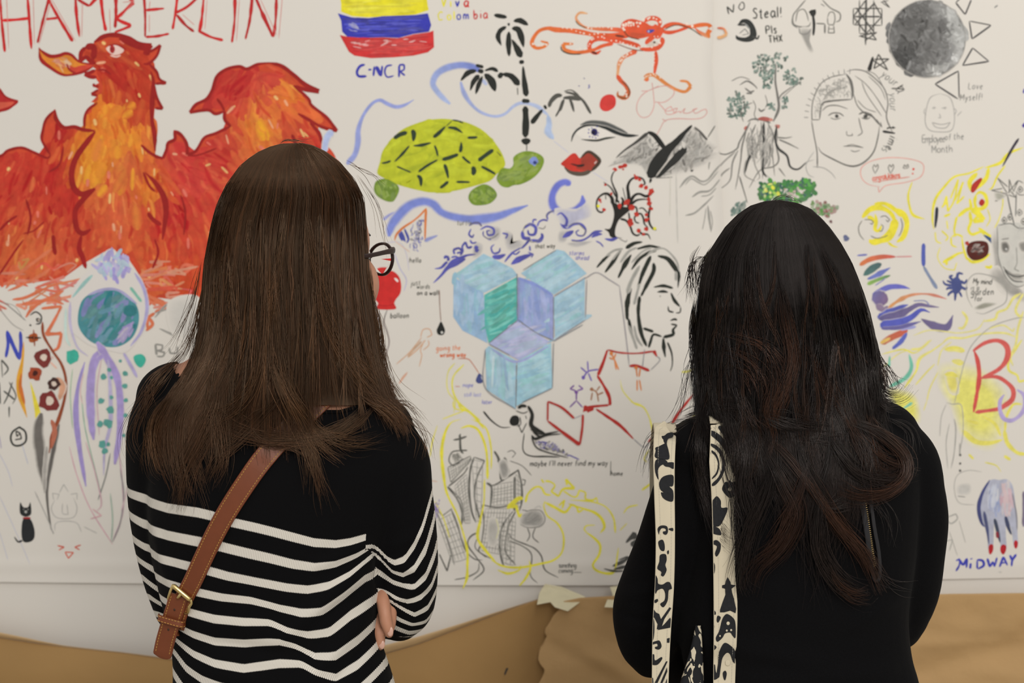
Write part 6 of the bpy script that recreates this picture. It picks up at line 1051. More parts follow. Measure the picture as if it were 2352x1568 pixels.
SKIN = (.50, .245, .155)
M_SKIN = mat('skin', SKIN, .5, .4); add_noise(M_SKIN, 60, .08, SKIN, .1)
M_SKIN.node_tree.nodes['Principled BSDF'].inputs['Subsurface Weight'].default_value = .08
M_SKIN.node_tree.nodes['Principled BSDF'].inputs['Subsurface Radius'].default_value = (.01, .004, .002)
M_EYE = mat('eye_white', (.8, .78, .74), .2, .5)
BLACK = (.0045, .0045, .0052)
def cloth(name, base, nscale=900, bump=.5, sheen=.0):
    m = mat(name, base, .95, .06); add_noise(m, nscale, .35, base, bump, detail=2, dist=.0006)
    b = m.node_tree.nodes['Principled BSDF']; b.inputs['Sheen Weight'].default_value = sheen; b.inputs['Sheen Roughness'].default_value = .5
    return m
M_BLACK = cloth('black_wool', BLACK, 700, .6, .012)
M_JEANS = cloth('dark_denim', (.03, .035, .06), 500, .3)
M_SHOE = mat('black_shoe', (.02, .02, .02), .5, .4)

# striped knit: attribute 'stripe' counts stripes down the garment
def striped(name):
    m = mat(name, BLACK, .95, .06); b = m.node_tree.nodes['Principled BSDF']; b.inputs['Sheen Weight'].default_value = .012
    at = nd(m, 'ShaderNodeAttribute', attribute_name='stripe'); kx = nd(m, 'ShaderNodeAttribute', attribute_name='along')
    # knit columns give the stripe edges their teeth
    mul = nd(m, 'ShaderNodeMath', operation='MULTIPLY'); mul.inputs[1].default_value = 560; lk(m, kx, 'Fac', mul, 0)
    pg = nd(m, 'ShaderNodeMath', operation='PINGPONG'); pg.inputs[1].default_value = .5; lk(m, mul, 0, pg, 0)
    sc_ = nd(m, 'ShaderNodeMath', operation='MULTIPLY_ADD'); sc_.inputs[1].default_value = .09; sc_.inputs[2].default_value = -.02; lk(m, pg, 0, sc_, 0)
    sub = nd(m, 'ShaderNodeMath', operation='ADD'); lk(m, at, 'Fac', sub, 0); lk(m, sc_, 0, sub, 1)
    ad = nd(m, 'ShaderNodeMath', operation='ADD'); ad.inputs[1].default_value = .5; lk(m, sub, 0, ad, 0)
    fr_ = nd(m, 'ShaderNodeMath', operation='FRACT'); lk(m, ad, 0, fr_, 0)
    s5 = nd(m, 'ShaderNodeMath', operation='SUBTRACT'); s5.inputs[1].default_value = .5; lk(m, fr_, 0, s5, 0)
    ab = nd(m, 'ShaderNodeMath', operation='ABSOLUTE'); lk(m, s5, 0, ab, 0)
    lt = nd(m, 'ShaderNodeMath', operation='LESS_THAN'); lt.inputs[1].default_value = .178; lk(m, ab, 0, lt, 0)
    gt = nd(m, 'ShaderNodeMath', operation='GREATER_THAN'); gt.inputs[1].default_value = .6; lk(m, at, 'Fac', gt, 0)
    an = nd(m, 'ShaderNodeMath', operation='MULTIPLY'); lk(m, lt, 0, an, 0); lk(m, gt, 0, an, 1)
    # fine twill of the knit
    v2 = nd(m, 'ShaderNodeMath', operation='MULTIPLY'); v2.inputs[1].default_value = 9; lk(m, at, 'Fac', v2, 0)
    s6 = nd(m, 'ShaderNodeMath', operation='ADD'); lk(m, v2, 0, s6, 0); lk(m, mul, 0, s6, 1)
    p2 = nd(m, 'ShaderNodeMath', operation='PINGPONG'); p2.inputs[1].default_value = .5; lk(m, s6, 0, p2, 0)
    wh = nd(m, 'ShaderNodeMix', data_type='RGBA'); wh.inputs[6].default_value = (.50, .475, .435, 1); wh.inputs[7].default_value = (.80, .77, .71, 1)
    m2 = nd(m, 'ShaderNodeMath', operation='MULTIPLY'); m2.inputs[1].default_value = 2; lk(m, p2, 0, m2, 0); lk(m, m2, 0, wh, 0)
    mx = nd(m, 'ShaderNodeMix', data_type='RGBA'); mx.inputs[6].default_value = (*BLACK, 1); m.node_tree.links.new(wh.outputs[2], mx.inputs[7]); lk(m, an, 0, mx, 0)
    m.node_tree.links.new(mx.outputs[2], b.inputs['Base Color'])
    bp = nd(m, 'ShaderNodeBump'); bp.inputs['Strength'].default_value = .4; bp.inputs['Distance'].default_value = .0008
    lk(m, p2, 0, bp, 'Height'); lk(m, bp, 'Normal', b, 'Normal')
    return m
M_STRIPE = striped('striped_knit')

def lower_body(root, cx, cy, lx, zt, mt, hipw, shoe_mt):
    """trousers and shoes down to the floor"""
    ps = [loft([(cx, cy, zt, hipw, .10), (cx, cy, zt-.10, hipw*1.05, .115), (cx, cy, zt-.20, hipw*1.0, .11), (cx, cy, zt-.26, hipw*.8, .09)])]
    for s_ in (-1, 1):
        ps.append(tube([(cx+s_*hipw*.5, cy, zt-.12), (cx+s_*hipw*.52, cy, zt-.35), (cx+s_*lx, cy+.005, .50), (cx+s_*lx, cy-.01, .32), (cx+s_*lx, cy, .085)], [.085, .078, .058, .052, .042], 18))
    V, Q = remesh(ps, .008, 4)
    o = link('trousers', mesh_np('trousers', V, Q, True), None, mt); adopt(o, root)
    for s_ in (-1, 1):
        V, Q = remesh([ell((cx+s_*lx, cy+.055, .045), (.042, .125, .042)), ell((cx+s_*lx, cy-.01, .07), (.040, .055, .06)), loft([(cx+s_*lx, cy+.055, .0, .044, .13), (cx+s_*lx, cy+.055, .02, .046, .132)], sub=2)], .006, 3)
        V[:, 2] = np.maximum(V[:, 2], .0008)
        adopt(link('shoe', mesh_np('shoe', V, Q, True), None, shoe_mt), root)
    return o
class Depth:
    """how near the camera side of a body surface comes at each (x, z)"""
    def __init__(s, meshes, x0, x1, z0, z1, st=.003):
        V, Q = join([(v, [tuple(f) for f in q]) for v, q in meshes]); b = BVHTree.FromPolygons([tuple(v) for v in V.tolist()], Q)
        s.xs = np.arange(x0, x1, st); s.zs = np.arange(z0, z1, st); s.st = st
        G = np.full((len(s.zs), len(s.xs)), 9.0); d = Vector((0, 1, 0))
        for j, z in enumerate(s.zs):
            for i, x in enumerate(s.xs):
                h = b.ray_cast(Vector((x, .5, z)), d, 3)
                if h[0] is not None: G[j, i] = h[0].y
        s.G = G; s.bvh = b
        g = G.copy()                       # near-side minimum over a small patch keeps strands clear of creases
        for dx, dz in ((1, 0), (-1, 0), (0, 1), (0, -1)): g = np.minimum(g, np.roll(np.roll(G, dx, 1), dz, 0))
        s.M = g
    def at(s, X, Z, near=True):
        i = np.clip(((X-s.xs[0])/s.st).round().astype(int), 0, len(s.xs)-1); j = np.clip(((Z-s.zs[0])/s.st).round().astype(int), 0, len(s.zs)-1)
        return (s.M if near else s.G)[j, i]
def smooth1(A_, it=2):
    for _ in range(it): A_[:, 1:-1] = .25*A_[:, :-2]+.5*A_[:, 1:-1]+.25*A_[:, 2:]
    return A_
def strands_mesh(S, R, C):
    """S (N,K,3) polylines, R (N,K) radii, C (N,K,3) colours -> three sided tubes"""
    N, K, _ = S.shape
    T = np.gradient(S, axis=1); T /= np.maximum(np.linalg.norm(T, axis=2), 1e-9)[..., None]
    ref = np.array([0.35, 1.0, 0.2]); n1 = np.cross(T, ref); n1 /= np.maximum(np.linalg.norm(n1, axis=2), 1e-6)[..., None]; n2 = np.cross(T, n1)
    V = np.stack([S+R[..., None]*(math.cos(a)*n1+math.sin(a)*n2) for a in (math.pi/2, math.pi/2+2.0944, math.pi/2+4.18879)], 2)   # N,K,3,3
    idx = np.arange(N*K*3).reshape(N, K, 3)
    q = np.stack([np.stack([idx[:, :-1, k], idx[:, 1:, k], idx[:, 1:, (k+1) % 3], idx[:, :-1, (k+1) % 3]], -1) for k in range(3)], 2).reshape(-1, 4)
    return V.reshape(-1, 3), q, np.repeat(C[:, :, None], 3, 2).reshape(-1, 3)
def random_locks(h, n, x0, x1, y0, y1, L, drift, cols, c0, wv=0.0, w=(3, 8), m=(6, 16), rad=.0004):
    g = h.g; out = []
    for _ in range(n):
        py = g.uniform(y0, y1); xl = np.interp(py, *h.l); xr = np.interp(py, *h.r); px = xl+(xr-xl)*g.uniform(x0, x1); ln = g.uniform(*L); dr = g.normal(0, drift)+(px-(xl+xr)/2)*.10*ln/200
        ph = g.uniform(0, 6.28); P = [[px+dr*t*t+wv*t*math.sin(ph+t*ln/42.), py+ln*t] for t in (0, .2, .4, .6, .8, 1)]
        out.append(h.lock(P, g.uniform(*w), int(g.uniform(*m)), cols[g.integers(len(cols))]*g.uniform(.7, 1.2), rad=rad, off=.0055, c0=c0, jit=1.8, K=20))
    return out
def hair_mat(name, rough=.38, spec=.5, tint=(1, 1, 1)):
    m = mat(name, (.05, .03, .02), rough, spec); b = m.node_tree.nodes['Principled BSDF']
    at = nd(m, 'ShaderNodeAttribute', attribute_name='Col'); lk(m, at, 'Color', b, 'Base Color'); b.inputs['Specular Tint'].default_value = (*tint, 1)
    return m
def build_hair(name, root, mt, sets, cap):
    Vs, Qs, Cs, n = [], [], [], 0
    for S, R, C in sets:
        v, q, c = strands_mesh(S, R, C); Vs.append(v); Qs.append(q+n); Cs.append(c); n += len(v)
    v, q, c = cap; Vs.append(v); Qs.append(q+n); Cs.append(c)
    me = mesh_np(name, np.vstack(Vs), np.vstack(Qs), True, cols=np.vstack(Cs))
    o = adopt(link(name, me, None, mt), root); return o
def outline(s): P = pp(s); o = np.argsort(P[:, 1], kind='stable'); return P[o, 1], P[o, 0]
class Hair:
    shell = 960
    def __init__(s, left, right, bpy_, bb, Yc, top, D, seed):
        s.l, s.r, s.Yc, s.top, s.D = outline(left), outline(right), Yc, top, D
        s.by = np.arange(top, 1500., 4.); b0 = np.interp(s.by, bpy_, bb); kn = np.exp(-(np.arange(-14, 15)/7.)**2); kn /= kn.sum()
        bs = np.convolve(np.pad(b0, 14, 'edge'), kn, 'valid'); f = np.clip((s.by-top-20)/90, 0, 1); s.bb = b0*(1-f)+bs*f
        s.g = np.random.default_rng(seed)
    def pos(s, py, sn, cs, rho, dx=0., off=.004, collide=True):
        """py (N,K) picture height, sn/cs angle round the head (0 = back)"""
        xl = np.interp(py, *s.l); xr = np.interp(py, *s.r); mid = (xl+xr)/2; hw = (xr-xl)/2
        b = np.interp(py, s.by, s.bb); px = mid+hw*sn*rho+dx; Y = s.Yc-b*cs*rho
        for _ in range(2):
            X = (px-1176)/F*Y; Z = CAMZ-(py-784)/F*Y
            if collide: lim = s.D.at(X, Z)-off; Y = np.where((Y > lim) & (cs > -.02), lim, Y)
            Y = smooth1(Y, 3)
        X = (px-1176)/F*Y; Z = CAMZ-(py-784)/F*Y
        return np.stack([X, Y, Z], -1)
    def lock(s, P, wpx, n, col, K=26, rad=.00042, y0=None, off=.004, spread=(1, .6), layers=.006, tip=.3, jit=1.2, st=.13, c0=None, cmid=.4):
        """a loose lock following picture points P, lying on the body where there is one"""
        Q = pp(P); t = np.linspace(0, 1, len(Q)); Q = cr3(np.column_stack([Q, np.zeros(len(Q))]), 8)[:, :2]
        d = np.r_[0, np.cumsum(np.linalg.norm(np.diff(Q, axis=0), axis=1))]; u = np.linspace(0, 1, K)
        g = s.g; N = n
        s0 = np.abs(g.normal(0, st, N)); s1 = np.clip(1-np.abs(g.normal(0, .16, N)), .4, 1.05)
        uu = s0[:, None]+(s1-s0)[:, None]*u
        px = np.interp(uu*d[-1], d, Q[:, 0]); py = np.interp(uu*d[-1], d, Q[:, 1])
        tx = np.gradient(px, axis=1); ty = np.gradient(py, axis=1); L = np.maximum(np.hypot(tx, ty), 1e-6)
        o = g.normal(0, .42, N)[:, None]*wpx*(spread[0]+(spread[1]-spread[0])*u)*np.clip(.45+u*2.2, 0, 1)+g.normal(0, jit, N)[:, None]*np.sin(u*g.uniform(1.5, 6, N)[:, None]+g.uniform(0, 6, N)[:, None])*(.4+u*2.2)+g.normal(0, jit*1.6, N)[:, None]*u*u*2.5
        px = px-ty/L*o; py = py+tx/L*o
        Y = np.full(px.shape, y0 if y0 else s.Yc-.1)
        lay = g.uniform(0, 1, N)[:, None]*layers
        xl = np.interp(py, *s.l); xr = np.interp(py, *s.r); sn = (px-(xl+xr)/2)/((xr-xl)/2); ok = (np.abs(sn) < .985) & (py < s.shell)
        shell = np.where(ok, s.Yc-np.interp(py, s.by, s.bb)*np.sqrt(np.clip(1-sn*sn, 0, 1))-.001, 9.)
        for _ in range(2):
            X = (px-1176)/F*Y; Z = CAMZ-(py-784)/F*Y; lim = np.minimum(s.D.at(X, Z)-off, shell if not y0 else 9.)
            Y = np.where(lim < 5, lim-lay, (y0 if y0 else s.Yc-.03)-lay); Y = smooth1(Y, 7)
        S = np.stack([(px-1176)/F*Y, Y, CAMZ-(py-784)/F*Y], -1)
        R = rad*g.uniform(.7, 1.3, N)[:, None]*np.clip((1.02-u)/tip, .25, 1)*np.clip(.15+u/.15, 0, 1)
        m = np.clip(u/cmid, 0, 1)[None, :, None] if c0 is not None else 1.0
        c = (np.array(col)[None, None]*m+(np.array(c0) if c0 is not None else 0)*(1-m))*g.lognormal(0, .35, N)[:, None, None]*np.ones((N, K, 1))
        return S, R, c
# ================================================================= the woman in the striped sweater
ROOT1 = empty('person', 'standing person in a black and white striped sweater, long straight brown hair, arms crossed', 'person', (-.25, 1.76, 0))
D1 = 1.76
def ring(py, l, r, Y, hd): x0 = (l-1176)/F*Y; x1 = (r-1176)/F*Y; return ((x0+x1)/2, Y, CAMZ-(py-784)/F*Y, (x1-x0)/2, hd)
T1 = [(775, 560, 735, .050), (805, 462, 765, .055), (850, 392, 812, .064), (900, 350, 880, .078), (960, 335, 930, .090), (1060, 345, 945, .103), (1160, 345, 920, .104), (1260, 352, 885, .100), (1360, 372, 872, .096), (1460, 396, 872, .094), (1568, 402, 905, .100), (1700, 385, 935, .110), (1820, 380, 945, .112)]
torso1 = loft([ring(a, b, c, D1, d) for a, b, c, d in T1])
def arm(pts): return [W3(a, b, y) for a, b, y, r in pts], [r/F*y for a, b, y, r in pts]
LA = [(402, 915, 1.76, 84), (392, 990, 1.765, 98), (383, 1090, 1.775, 91), (388, 1200, 1.785, 86), (402, 1310, 1.80, 76), (424, 1400, 1.82, 66)]
LF = [(424, 1400, 1.82, 66), (500, 1425, 1.90, 58), (640, 1400, 1.97, 52), (760, 1385, 1.965, 44), (830, 1370, 1.915, 38)]
RA = [(870, 1000, 1.76, 76), (897, 1060, 1.76, 90), (907, 1130, 1.76, 87), (920, 1210, 1.765, 83), (928, 1300, 1.775, 79), (926, 1385, 1.79, 73), (918, 1418, 1.81, 56)]
RF = [(918, 1415, 1.81, 56), (850, 1400, 1.90, 54), (740, 1330, 1.995, 48), (690, 1330, 2.0, 42), (640, 1330, 1.99, 38)]
sw_parts = [torso1]+[tube(*arm(a), nu=24) for a in (LA, LF, RA, RF)]
sw_parts += [ell(W3(415, 912, 1.76), (.055, .05, .045)), ell(W3(850, 985, 1.76), (.055, .05, .045))]
# hem
V, Q = remesh(sw_parts, .0045, 5)
# folds on the back (picture-traced ridge lines, metres of relief)
def folds(V, N, lines, dref):
    px = V[:, 0]/dref*F+1176; py = 784-(V[:, 2]-CAMZ)/dref*F; back = np.clip(-N[:, 1]*1.5, 0, 1); disp = np.zeros(len(V))
    for x0, y0, x1, y1, wd, am in lines:
        dx, dy = x1-x0, y1-y0; L2 = dx*dx+dy*dy; t = np.clip(((px-x0)*dx+(py-y0)*dy)/L2, 0, 1)
        d = np.hypot(px-x0-t*dx, py-y0-t*dy); disp += am*np.exp(-(d/wd)**2)*np.sin(np.pi*np.clip(t*.9+.05, 0, 1))**.5
    return V+N*(disp*back)[:, None]
N = vnormals(V, Q)
V = folds(V, N, [(855, 1285, 640, 1470, 22, .006), (860, 1400, 700, 1568, 20, .006), (850, 1250, 720, 1300, 14, .004), (420, 1420, 640, 1440, 20, .004), (430, 1530, 640, 1560, 20, .004), (860, 1340, 740, 1420, 12, -.004), (858, 1470, 770, 1568, 12, -.005), (480, 1470, 690, 1500, 14, -.004),
                 (880, 1270, 985, 1230, 14, .003), (880, 1310, 980, 1330, 14, .004), (890, 1400, 985, 1360, 12, .004), (890, 1375, 970, 1390, 10, -.003), (857, 1255, 862, 1380, 9, -.006), (864, 1380, 868, 1500, 9, -.006), (640, 1080, 560, 1300, 40, .003), (330, 1180, 400, 1380, 16, .003)], 1.68)
# traced stripes (centre lines); the pattern coordinate counts them downwards
ST = ["289,1099 302,1125 351,1145 399,1159 464,1170 496,1179 528,1193 593,1208 658,1227 722,1245 771,1250 803,1246 839,1237 870,1232", "293,1170 335,1200 399,1222 464,1238 512,1250 561,1264 625,1282 674,1296 722,1303 771,1296 819,1277 852,1258 870,1246", "299,1229 335,1256 383,1275 432,1290 477,1303 528,1321 593,1337 658,1350 706,1355 755,1345 803,1319 845,1284 870,1262",
      "312,1282 351,1314 399,1332 448,1351 512,1368 577,1377 642,1398 690,1408 739,1405 787,1371 835,1332 861,1326 872,1322", "322,1330 351,1361 390,1377 438,1398 496,1416 561,1426 619,1429 658,1448 706,1461 755,1455 803,1416 861,1385 880,1376", "332,1380 357,1403 380,1418 415,1435 448,1452 496,1471 561,1477 642,1473 674,1484 722,1510 771,1508 819,1477 858,1445 880,1432",
      "345,1424 373,1439 409,1468 448,1497 496,1519 561,1534 642,1524 690,1524 729,1542 771,1558 819,1532 861,1497 890,1480", "380,1480 406,1500 432,1529 470,1555 512,1572 600,1585 700,1578 760,1606 819,1588 872,1545 900,1530"]
SA = ["852,1262 861,1271 884,1293 903,1300 929,1287 952,1251 971,1209 989,1145 1000,1090", "852,1272 861,1284 897,1319 923,1326 952,1306 978,1261 994,1206 999,1177 1006,1120", "855,1322 865,1329 900,1345 949,1353 978,1326 997,1280 1007,1242 1012,1215",
      "880,1376 910,1387 932,1390 965,1376 991,1348 1007,1300 1014,1270", "880,1384 903,1397 949,1422 981,1403 1000,1364 1010,1335", "885,1425 913,1439 942,1448 974,1442 994,1416 1006,1395", "880,1450 897,1458 932,1470 965,1465 990,1450"]
def stripe_at(px, py, lines, per):
    Y = []
    for l in lines: P = pp(l); Y.append(np.interp(px, P[:, 0], P[:, 1]))
    Y = np.array(Y); n = len(lines); v = np.zeros(len(px))
    v = np.where(py < Y[0], 1-(Y[0]-py)/per, v)
    for k in range(n-1):
        m = (py >= Y[k]) & (py < Y[k+1]); v = np.where(m, k+1+(py-Y[k])/np.maximum(Y[k+1]-Y[k], 6), v)
    return np.where(py >= Y[-1], n+(py-Y[-1])/per, v)
N = vnormals(V, Q)
def pxpy(V, N):
    # flatten: distance of the cloth surface as a smooth function across the back, so the pattern is unrolled on the garment
    x = V[:, 0]; d = 1.664+.10*np.clip((x+.272)/.19, -1.05, 1.05)**2
    return x/d*F+1176, 784-(V[:, 2]-CAMZ)/d*F
px, py = pxpy(V, N)
vt = stripe_at(px, py, ST, 56); va = stripe_at(px, py, SA, 50)
fc = V[Q].mean(1); fpx = fc[:, 0]/1.73*F+1176; fpy = 784-(fc[:, 2]-CAMZ)/1.73*F
# sleeve or body, face by face, split at the armpit crease
crease = np.interp(fpy, [940, 960, 1252, 1262, 1330, 1480, 1500], [2000, 860, 846, 858, 864, 870, 2000])
slv = fpx > crease
along = V[:, 0]+.35*V[:, 2]
# neckline: cut away the cloth above it
nk = np.interp(fpx, [370, 378, 400, 450, 520, 600, 700, 780, 830, 850], [790, 812, 848, 884, 905, 928, 944, 944, 930, 905])
keep = (fpy > nk) | (fpx < 372) | (fpx > 852)
Q2 = Q[keep]; s2 = slv[keep]
# separate vertices where sleeve and body meet so the knit pattern breaks cleanly there
ia = np.unique(Q2[~s2]); ib = np.unique(Q2[s2]); mp = np.full(len(V), -1); mp[ia] = np.arange(len(ia)); mb = np.full(len(V), -1); mb[ib] = len(ia)+np.arange(len(ib))
VV = np.vstack([V[ia], V[ib]]); QQ = np.vstack([mp[Q2[~s2]], mb[Q2[s2]]]); sv = np.concatenate([vt[ia], va[ib]]); al = np.concatenate([along[ia], along[ib]])
me = mesh_np('sweater', VV, QQ, True, attrs={'stripe': sv, 'along': al})
nn = vnormals(V, Q); me.normals_split_custom_set_from_vertices([tuple(v) for v in np.vstack([nn[ia], nn[ib]]).tolist()])
sweater1 = adopt(link('sweater', me, None, M_STRIPE), ROOT1)
SW1 = (V[:], Q[keep])
NKX = np.linspace(379, 846, 80); NKY = np.interp(NKX, [370, 378, 400, 450, 520, 600, 700, 780, 830, 850], [790, 812, 848, 884, 905, 928, 944, 944, 930, 905])
# body: head, neck, torso and arms under the knit, hands
YAW1 = math.radians(40)
H1 = W3(682, 588, 1.775)
hp, HT1, HR1 = headparts(H1, YAW1, 1.03)
def thin(pts, k): return [(a, b, y, r-k) for a, b, y, r in pts]
body = [loft([ring(a, b+(5 if a < 1000 else 22), c-(8 if a < 1000 else 22), D1, d-(.005 if a < 1000 else .014)) for a, b, c, d in T1[1:]])]+[tube(*arm(thin(a, 12)), nu=18) for a in (LA, LF, RA, RF)]+hp
body += [tube([W3(660, 960, 1.755), W3(668, 860, 1.765), W3(682, 740, 1.78), W3(690, 650, 1.785)], [.062, .052, .050, .05], 20), ell(W3(415, 912, 1.76), (.050, .045, .042)), ell(W3(850, 985, 1.76), (.05, .045, .04))]
body += [tube([W3(470, 905, 1.76), W3(600, 880, 1.762), W3(740, 900, 1.762), W3(850, 945, 1.76)], [.030, .045, .045, .030], 16)]
Vb, Qb = remesh(body, .0042, 4)
# left hand tucked under the right arm: palm on the ribs, fingers hanging in view
def chain(pts, nu=14): return tube([W3(a, b, y) for a, b, y, r in pts], [r/F*1.75 for a, b, y, r in pts], nu, 4)
hand = [tube([W3(800, 1372, 1.93), W3(840, 1362, 1.885), W3(866, 1352, 1.83)], [.022, .024, .024], 18, flat=1.3),
        chain([(866, 1335, 1.80, 16), (876, 1360, 1.755, 16.5), (882, 1398, 1.737, 15.5), (886, 1425, 1.733, 14.5), (892, 1446, 1.733, 12.5), (894, 1456, 1.735, 10)]),
        chain([(878, 1345, 1.81, 16), (893, 1375, 1.765, 15.5), (898, 1408, 1.748, 14), (897, 1432, 1.745, 12.5), (896, 1446, 1.746, 10)]),
        chain([(862, 1345, 1.82, 16), (866, 1390, 1.768, 15.5), (868, 1440, 1.748, 15), (872, 1465, 1.744, 13.5), (873, 1484, 1.745, 10.5)]),
        chain([(852, 1350, 1.84, 15), (852, 1390, 1.80, 14), (856, 1420, 1.785, 12.5), (858, 1440, 1.782, 10)]),
        chain([(836, 1350, 1.90, 17), (850, 1322, 1.875, 15), (862, 1300, 1.865, 12.5), (868, 1286, 1.865, 10)])]
Vh, Qh = remesh(hand, .0022, 3)
hand2 = handparts(W3(650, 1330, 1.995), (-.9, -.35, .25), (.1, .2, 1), (-.2, 1, 0), .45, .95)
Vh2, Qh2 = remesh(hand2, .003, 3)
Vt = np.vstack([Vb, Vh, Vh2]); Qt = np.vstack([Qb, Qh+len(Vb), Qh2+len(Vb)+len(Vh)])
adopt(link('body', mesh_np('body', Vt, Qt, True), None, M_SKIN), ROOT1)
M_NAIL = mat('fingernail', (.66, .40, .32), .3, .5)
v, f = ell(W3(896, 1450, 1.7285), (.0040, .0016, .0062), nu=12, nv=8); adopt(link('fingernail', mesh_np('fingernail', v, f, True), None, M_NAIL), ROOT1)
v, f = ell(W3(877, 1480, 1.7395), (.0040, .0016, .0058), nu=12, nv=8); adopt(link('fingernail', mesh_np('fingernail', v, f, True), None, M_NAIL), ROOT1)
def face(root, T, R, sc):
    for s_ in (-1, 1):
        v, f = ell(T((s_*.031, .076, .004)), (.0125*sc,)*3, R, 16, 10); e = adopt(link('eye', mesh_np('eye', v, f, True), None, M_EYE), root)
        v, f = ell(T((s_*.031, .0875, .004)), (.0055*sc, .0018*sc, .0055*sc), R, 14, 8); i_ = link('iris', mesh_np('iris', v, f, True), None, mat('iris_brown', (.05, .03, .02), .3)); i_.parent = e
        i_.matrix_parent_inverse = e.matrix_world.inverted() if False else Matrix.Identity(4)
        if False: pass
        v, f = tube([T((s_*.014, .0925, .026)), T((s_*.026, .0915, .031)), T((s_*.040, .084, .028))], [.0016, .0022, .0012], 8); adopt(link('eyebrow', mesh_np('eyebrow', v, f, True), None, M_SHOE), root)
    v, f = join([ell(T((0, .1025, -.062)), (.022*sc, .006*sc, .0045*sc), R, 16, 8), ell(T((0, .1025, -.070)), (.018*sc, .007*sc, .0055*sc), R, 16, 8)])
    adopt(link('lips', mesh_np('lips', v, f, True), None, mat('lip_skin', (.45, .16, .13), .4)), root)
face(ROOT1, HT1, HR1, 1.03)
lower_body(ROOT1, -.272, D1, .095, CAMZ-(1770-784)/F*D1, M_JEANS, .150, M_SHOE)

# hair
D1map = Depth([(V[:], Q), (Vb, Qb)], -.60, .0, .95, 1.56)
h1 = Hair("692,329 650,330 620,338 590,352 556,378 522,424 500,470 488,510 478,560 469,610 463,700 457,760 447,805 432,845 402,888 364,940 344,985 340,1020 348,1060 372,1120 398,1185",
          "694,329 715,334 745,348 780,374 812,412 833,455 838,510 841,560 846,640 855,700 863,760 872,820 888,870 908,920 932,968 945,990",
          [329, 338, 355, 385, 430, 500, 600, 720, 820, 900, 1000, 1100], [.0, .045, .070, .096, .114, .125, .128, .129, .131, .133, .136, .137], 1.785, 329, D1map, 11)
g = h1.g
HB = np.array([.030, .0132, .0066]); HL = np.array([.100, .045, .020]); HD = np.array([.036, .016, .008])
def mainhair(h, N, K, endx, endy, endj, base, lighter, rad, wave=None, clumps=130, rmin=.80, th=1.5, tipcol=1.9, tipmix=None, front=None):
    g = h.g; th0 = g.uniform(-1, 1, N); th0 = np.sign(th0)*np.abs(th0)**.93*th
    if front is not None: th0 = g.uniform(front[0], front[1], N)
    rho = np.clip(1-np.abs(g.normal(0, .07, N)), rmin, 1); rho = np.where(g.random(N) < .5, g.uniform(.965, 1.0, N), rho)
    cl = np.linspace(-th, th, clumps)+g.normal(0, .012, clumps); ci = np.abs(th0[:, None]-cl[None]).argmin(1)
    if front is not None: cl = np.linspace(front[0], front[1], clumps); ci = np.abs(th0[:, None]-cl[None]).argmin(1)
    e = np.interp(np.sin(th0), endx, endy)+g.normal(0, 1, N)*np.interp(np.sin(th0), endx, endj)+np.interp(ci, np.arange(clumps), g.normal(0, 16, clumps))
    if front is not None: e = np.full(N, float(front[2]))+g.normal(0, front[3], N)
    s = np.linspace(0, 1, K)**1.45; top = h.top+g.uniform(0, 14, N)
    py = top[:, None]+(e-top)[:, None]*s
    f = np.clip((py-650)/400, 0, 1)
    rho = rho+np.interp(ci, np.arange(clumps), g.normal(0, .012, clumps))
    th_ = th0[:, None]+(cl[ci]-th0)[:, None]*.62*f
    dx = g.normal(0, 1, N)[:, None]*np.sin(py/170.+g.uniform(0, 6, N)[:, None])*3.0*(.3+f*2.2)
    if wave is not None: dx = dx+wave(py, ci, g, N)
    S = h.pos(py, np.sin(th_), np.cos(th_), rho[:, None], dx, .0065)
    u = np.linspace(0, 1, K)
    R = rad*g.uniform(.65, 1.35, N)[:, None]*np.clip((1.03-u)/.35, .25, 1)
    cv = np.interp(ci, np.arange(clumps), g.lognormal(0, .22, clumps)); c = base[None]*(cv*g.lognormal(0, .28, N))[:, None]
    hl = g.random(N) < lighter; c = np.where(hl[:, None], c*np.array([2.1, 1.9, 1.6]), c)
    C = c[:, None]*(1+(tipcol-1)*np.clip((py-800)/300, 0, 1)[..., None]*np.array([1, .8, .6]))
    if tipmix is not None: m_ = (np.clip((py-780)/350, 0, 1)*g.uniform(0, .8, N)[:, None])[..., None]; C = C*(1-m_)+tipmix*m_
    return S, R, C
def capmesh(h, base, py0, py1, rho, th=1.45, nu=60, nv=50, a0=None):
    a = np.linspace(*a0, nu) if a0 else np.linspace(-th, th, nu); py = (py0+(py1-py0)*np.linspace(0, 1, nv)**1.6)
    S = h.pos(np.repeat(py[None], nu, 0), np.sin(a)[:, None]*np.ones((1, nv)), np.cos(a)[:, None]*np.ones((1, nv)), rho, 0., .0015)
    idx = np.arange(nu*nv).reshape(nu, nv); q = np.stack([idx[:-1, :-1], idx[1:, :-1], idx[1:, 1:], idx[:-1, 1:]], -1).reshape(-1, 4)
    return S.reshape(-1, 3), q, np.tile(base*.55, (nu*nv, 1))
EX = [-1, -.85, -.7, -.5, -.3, -.1, .1, .25, .4, .55, .75, .9, 1]
EY = [985, 1010, 1020, 1000, 985, 990, 995, 960, 900, 890, 892, 925, 965]
EJ = [45, 60, 50, 26, 22, 24, 26, 26, 14, 10, 10, 16, 16]
sets = [mainhair(h1, 7000, 24, EX, EY, EJ, HB, .10, .00040)]+random_locks(h1, 70, .06, .94, 420, 800, (140, 340), 16, [HL*.75, HL*.5, HD*1.8, HD*.6], HB)
HL = np.array([.115, .054, .025]); HD = np.array([.042, .019, .010])
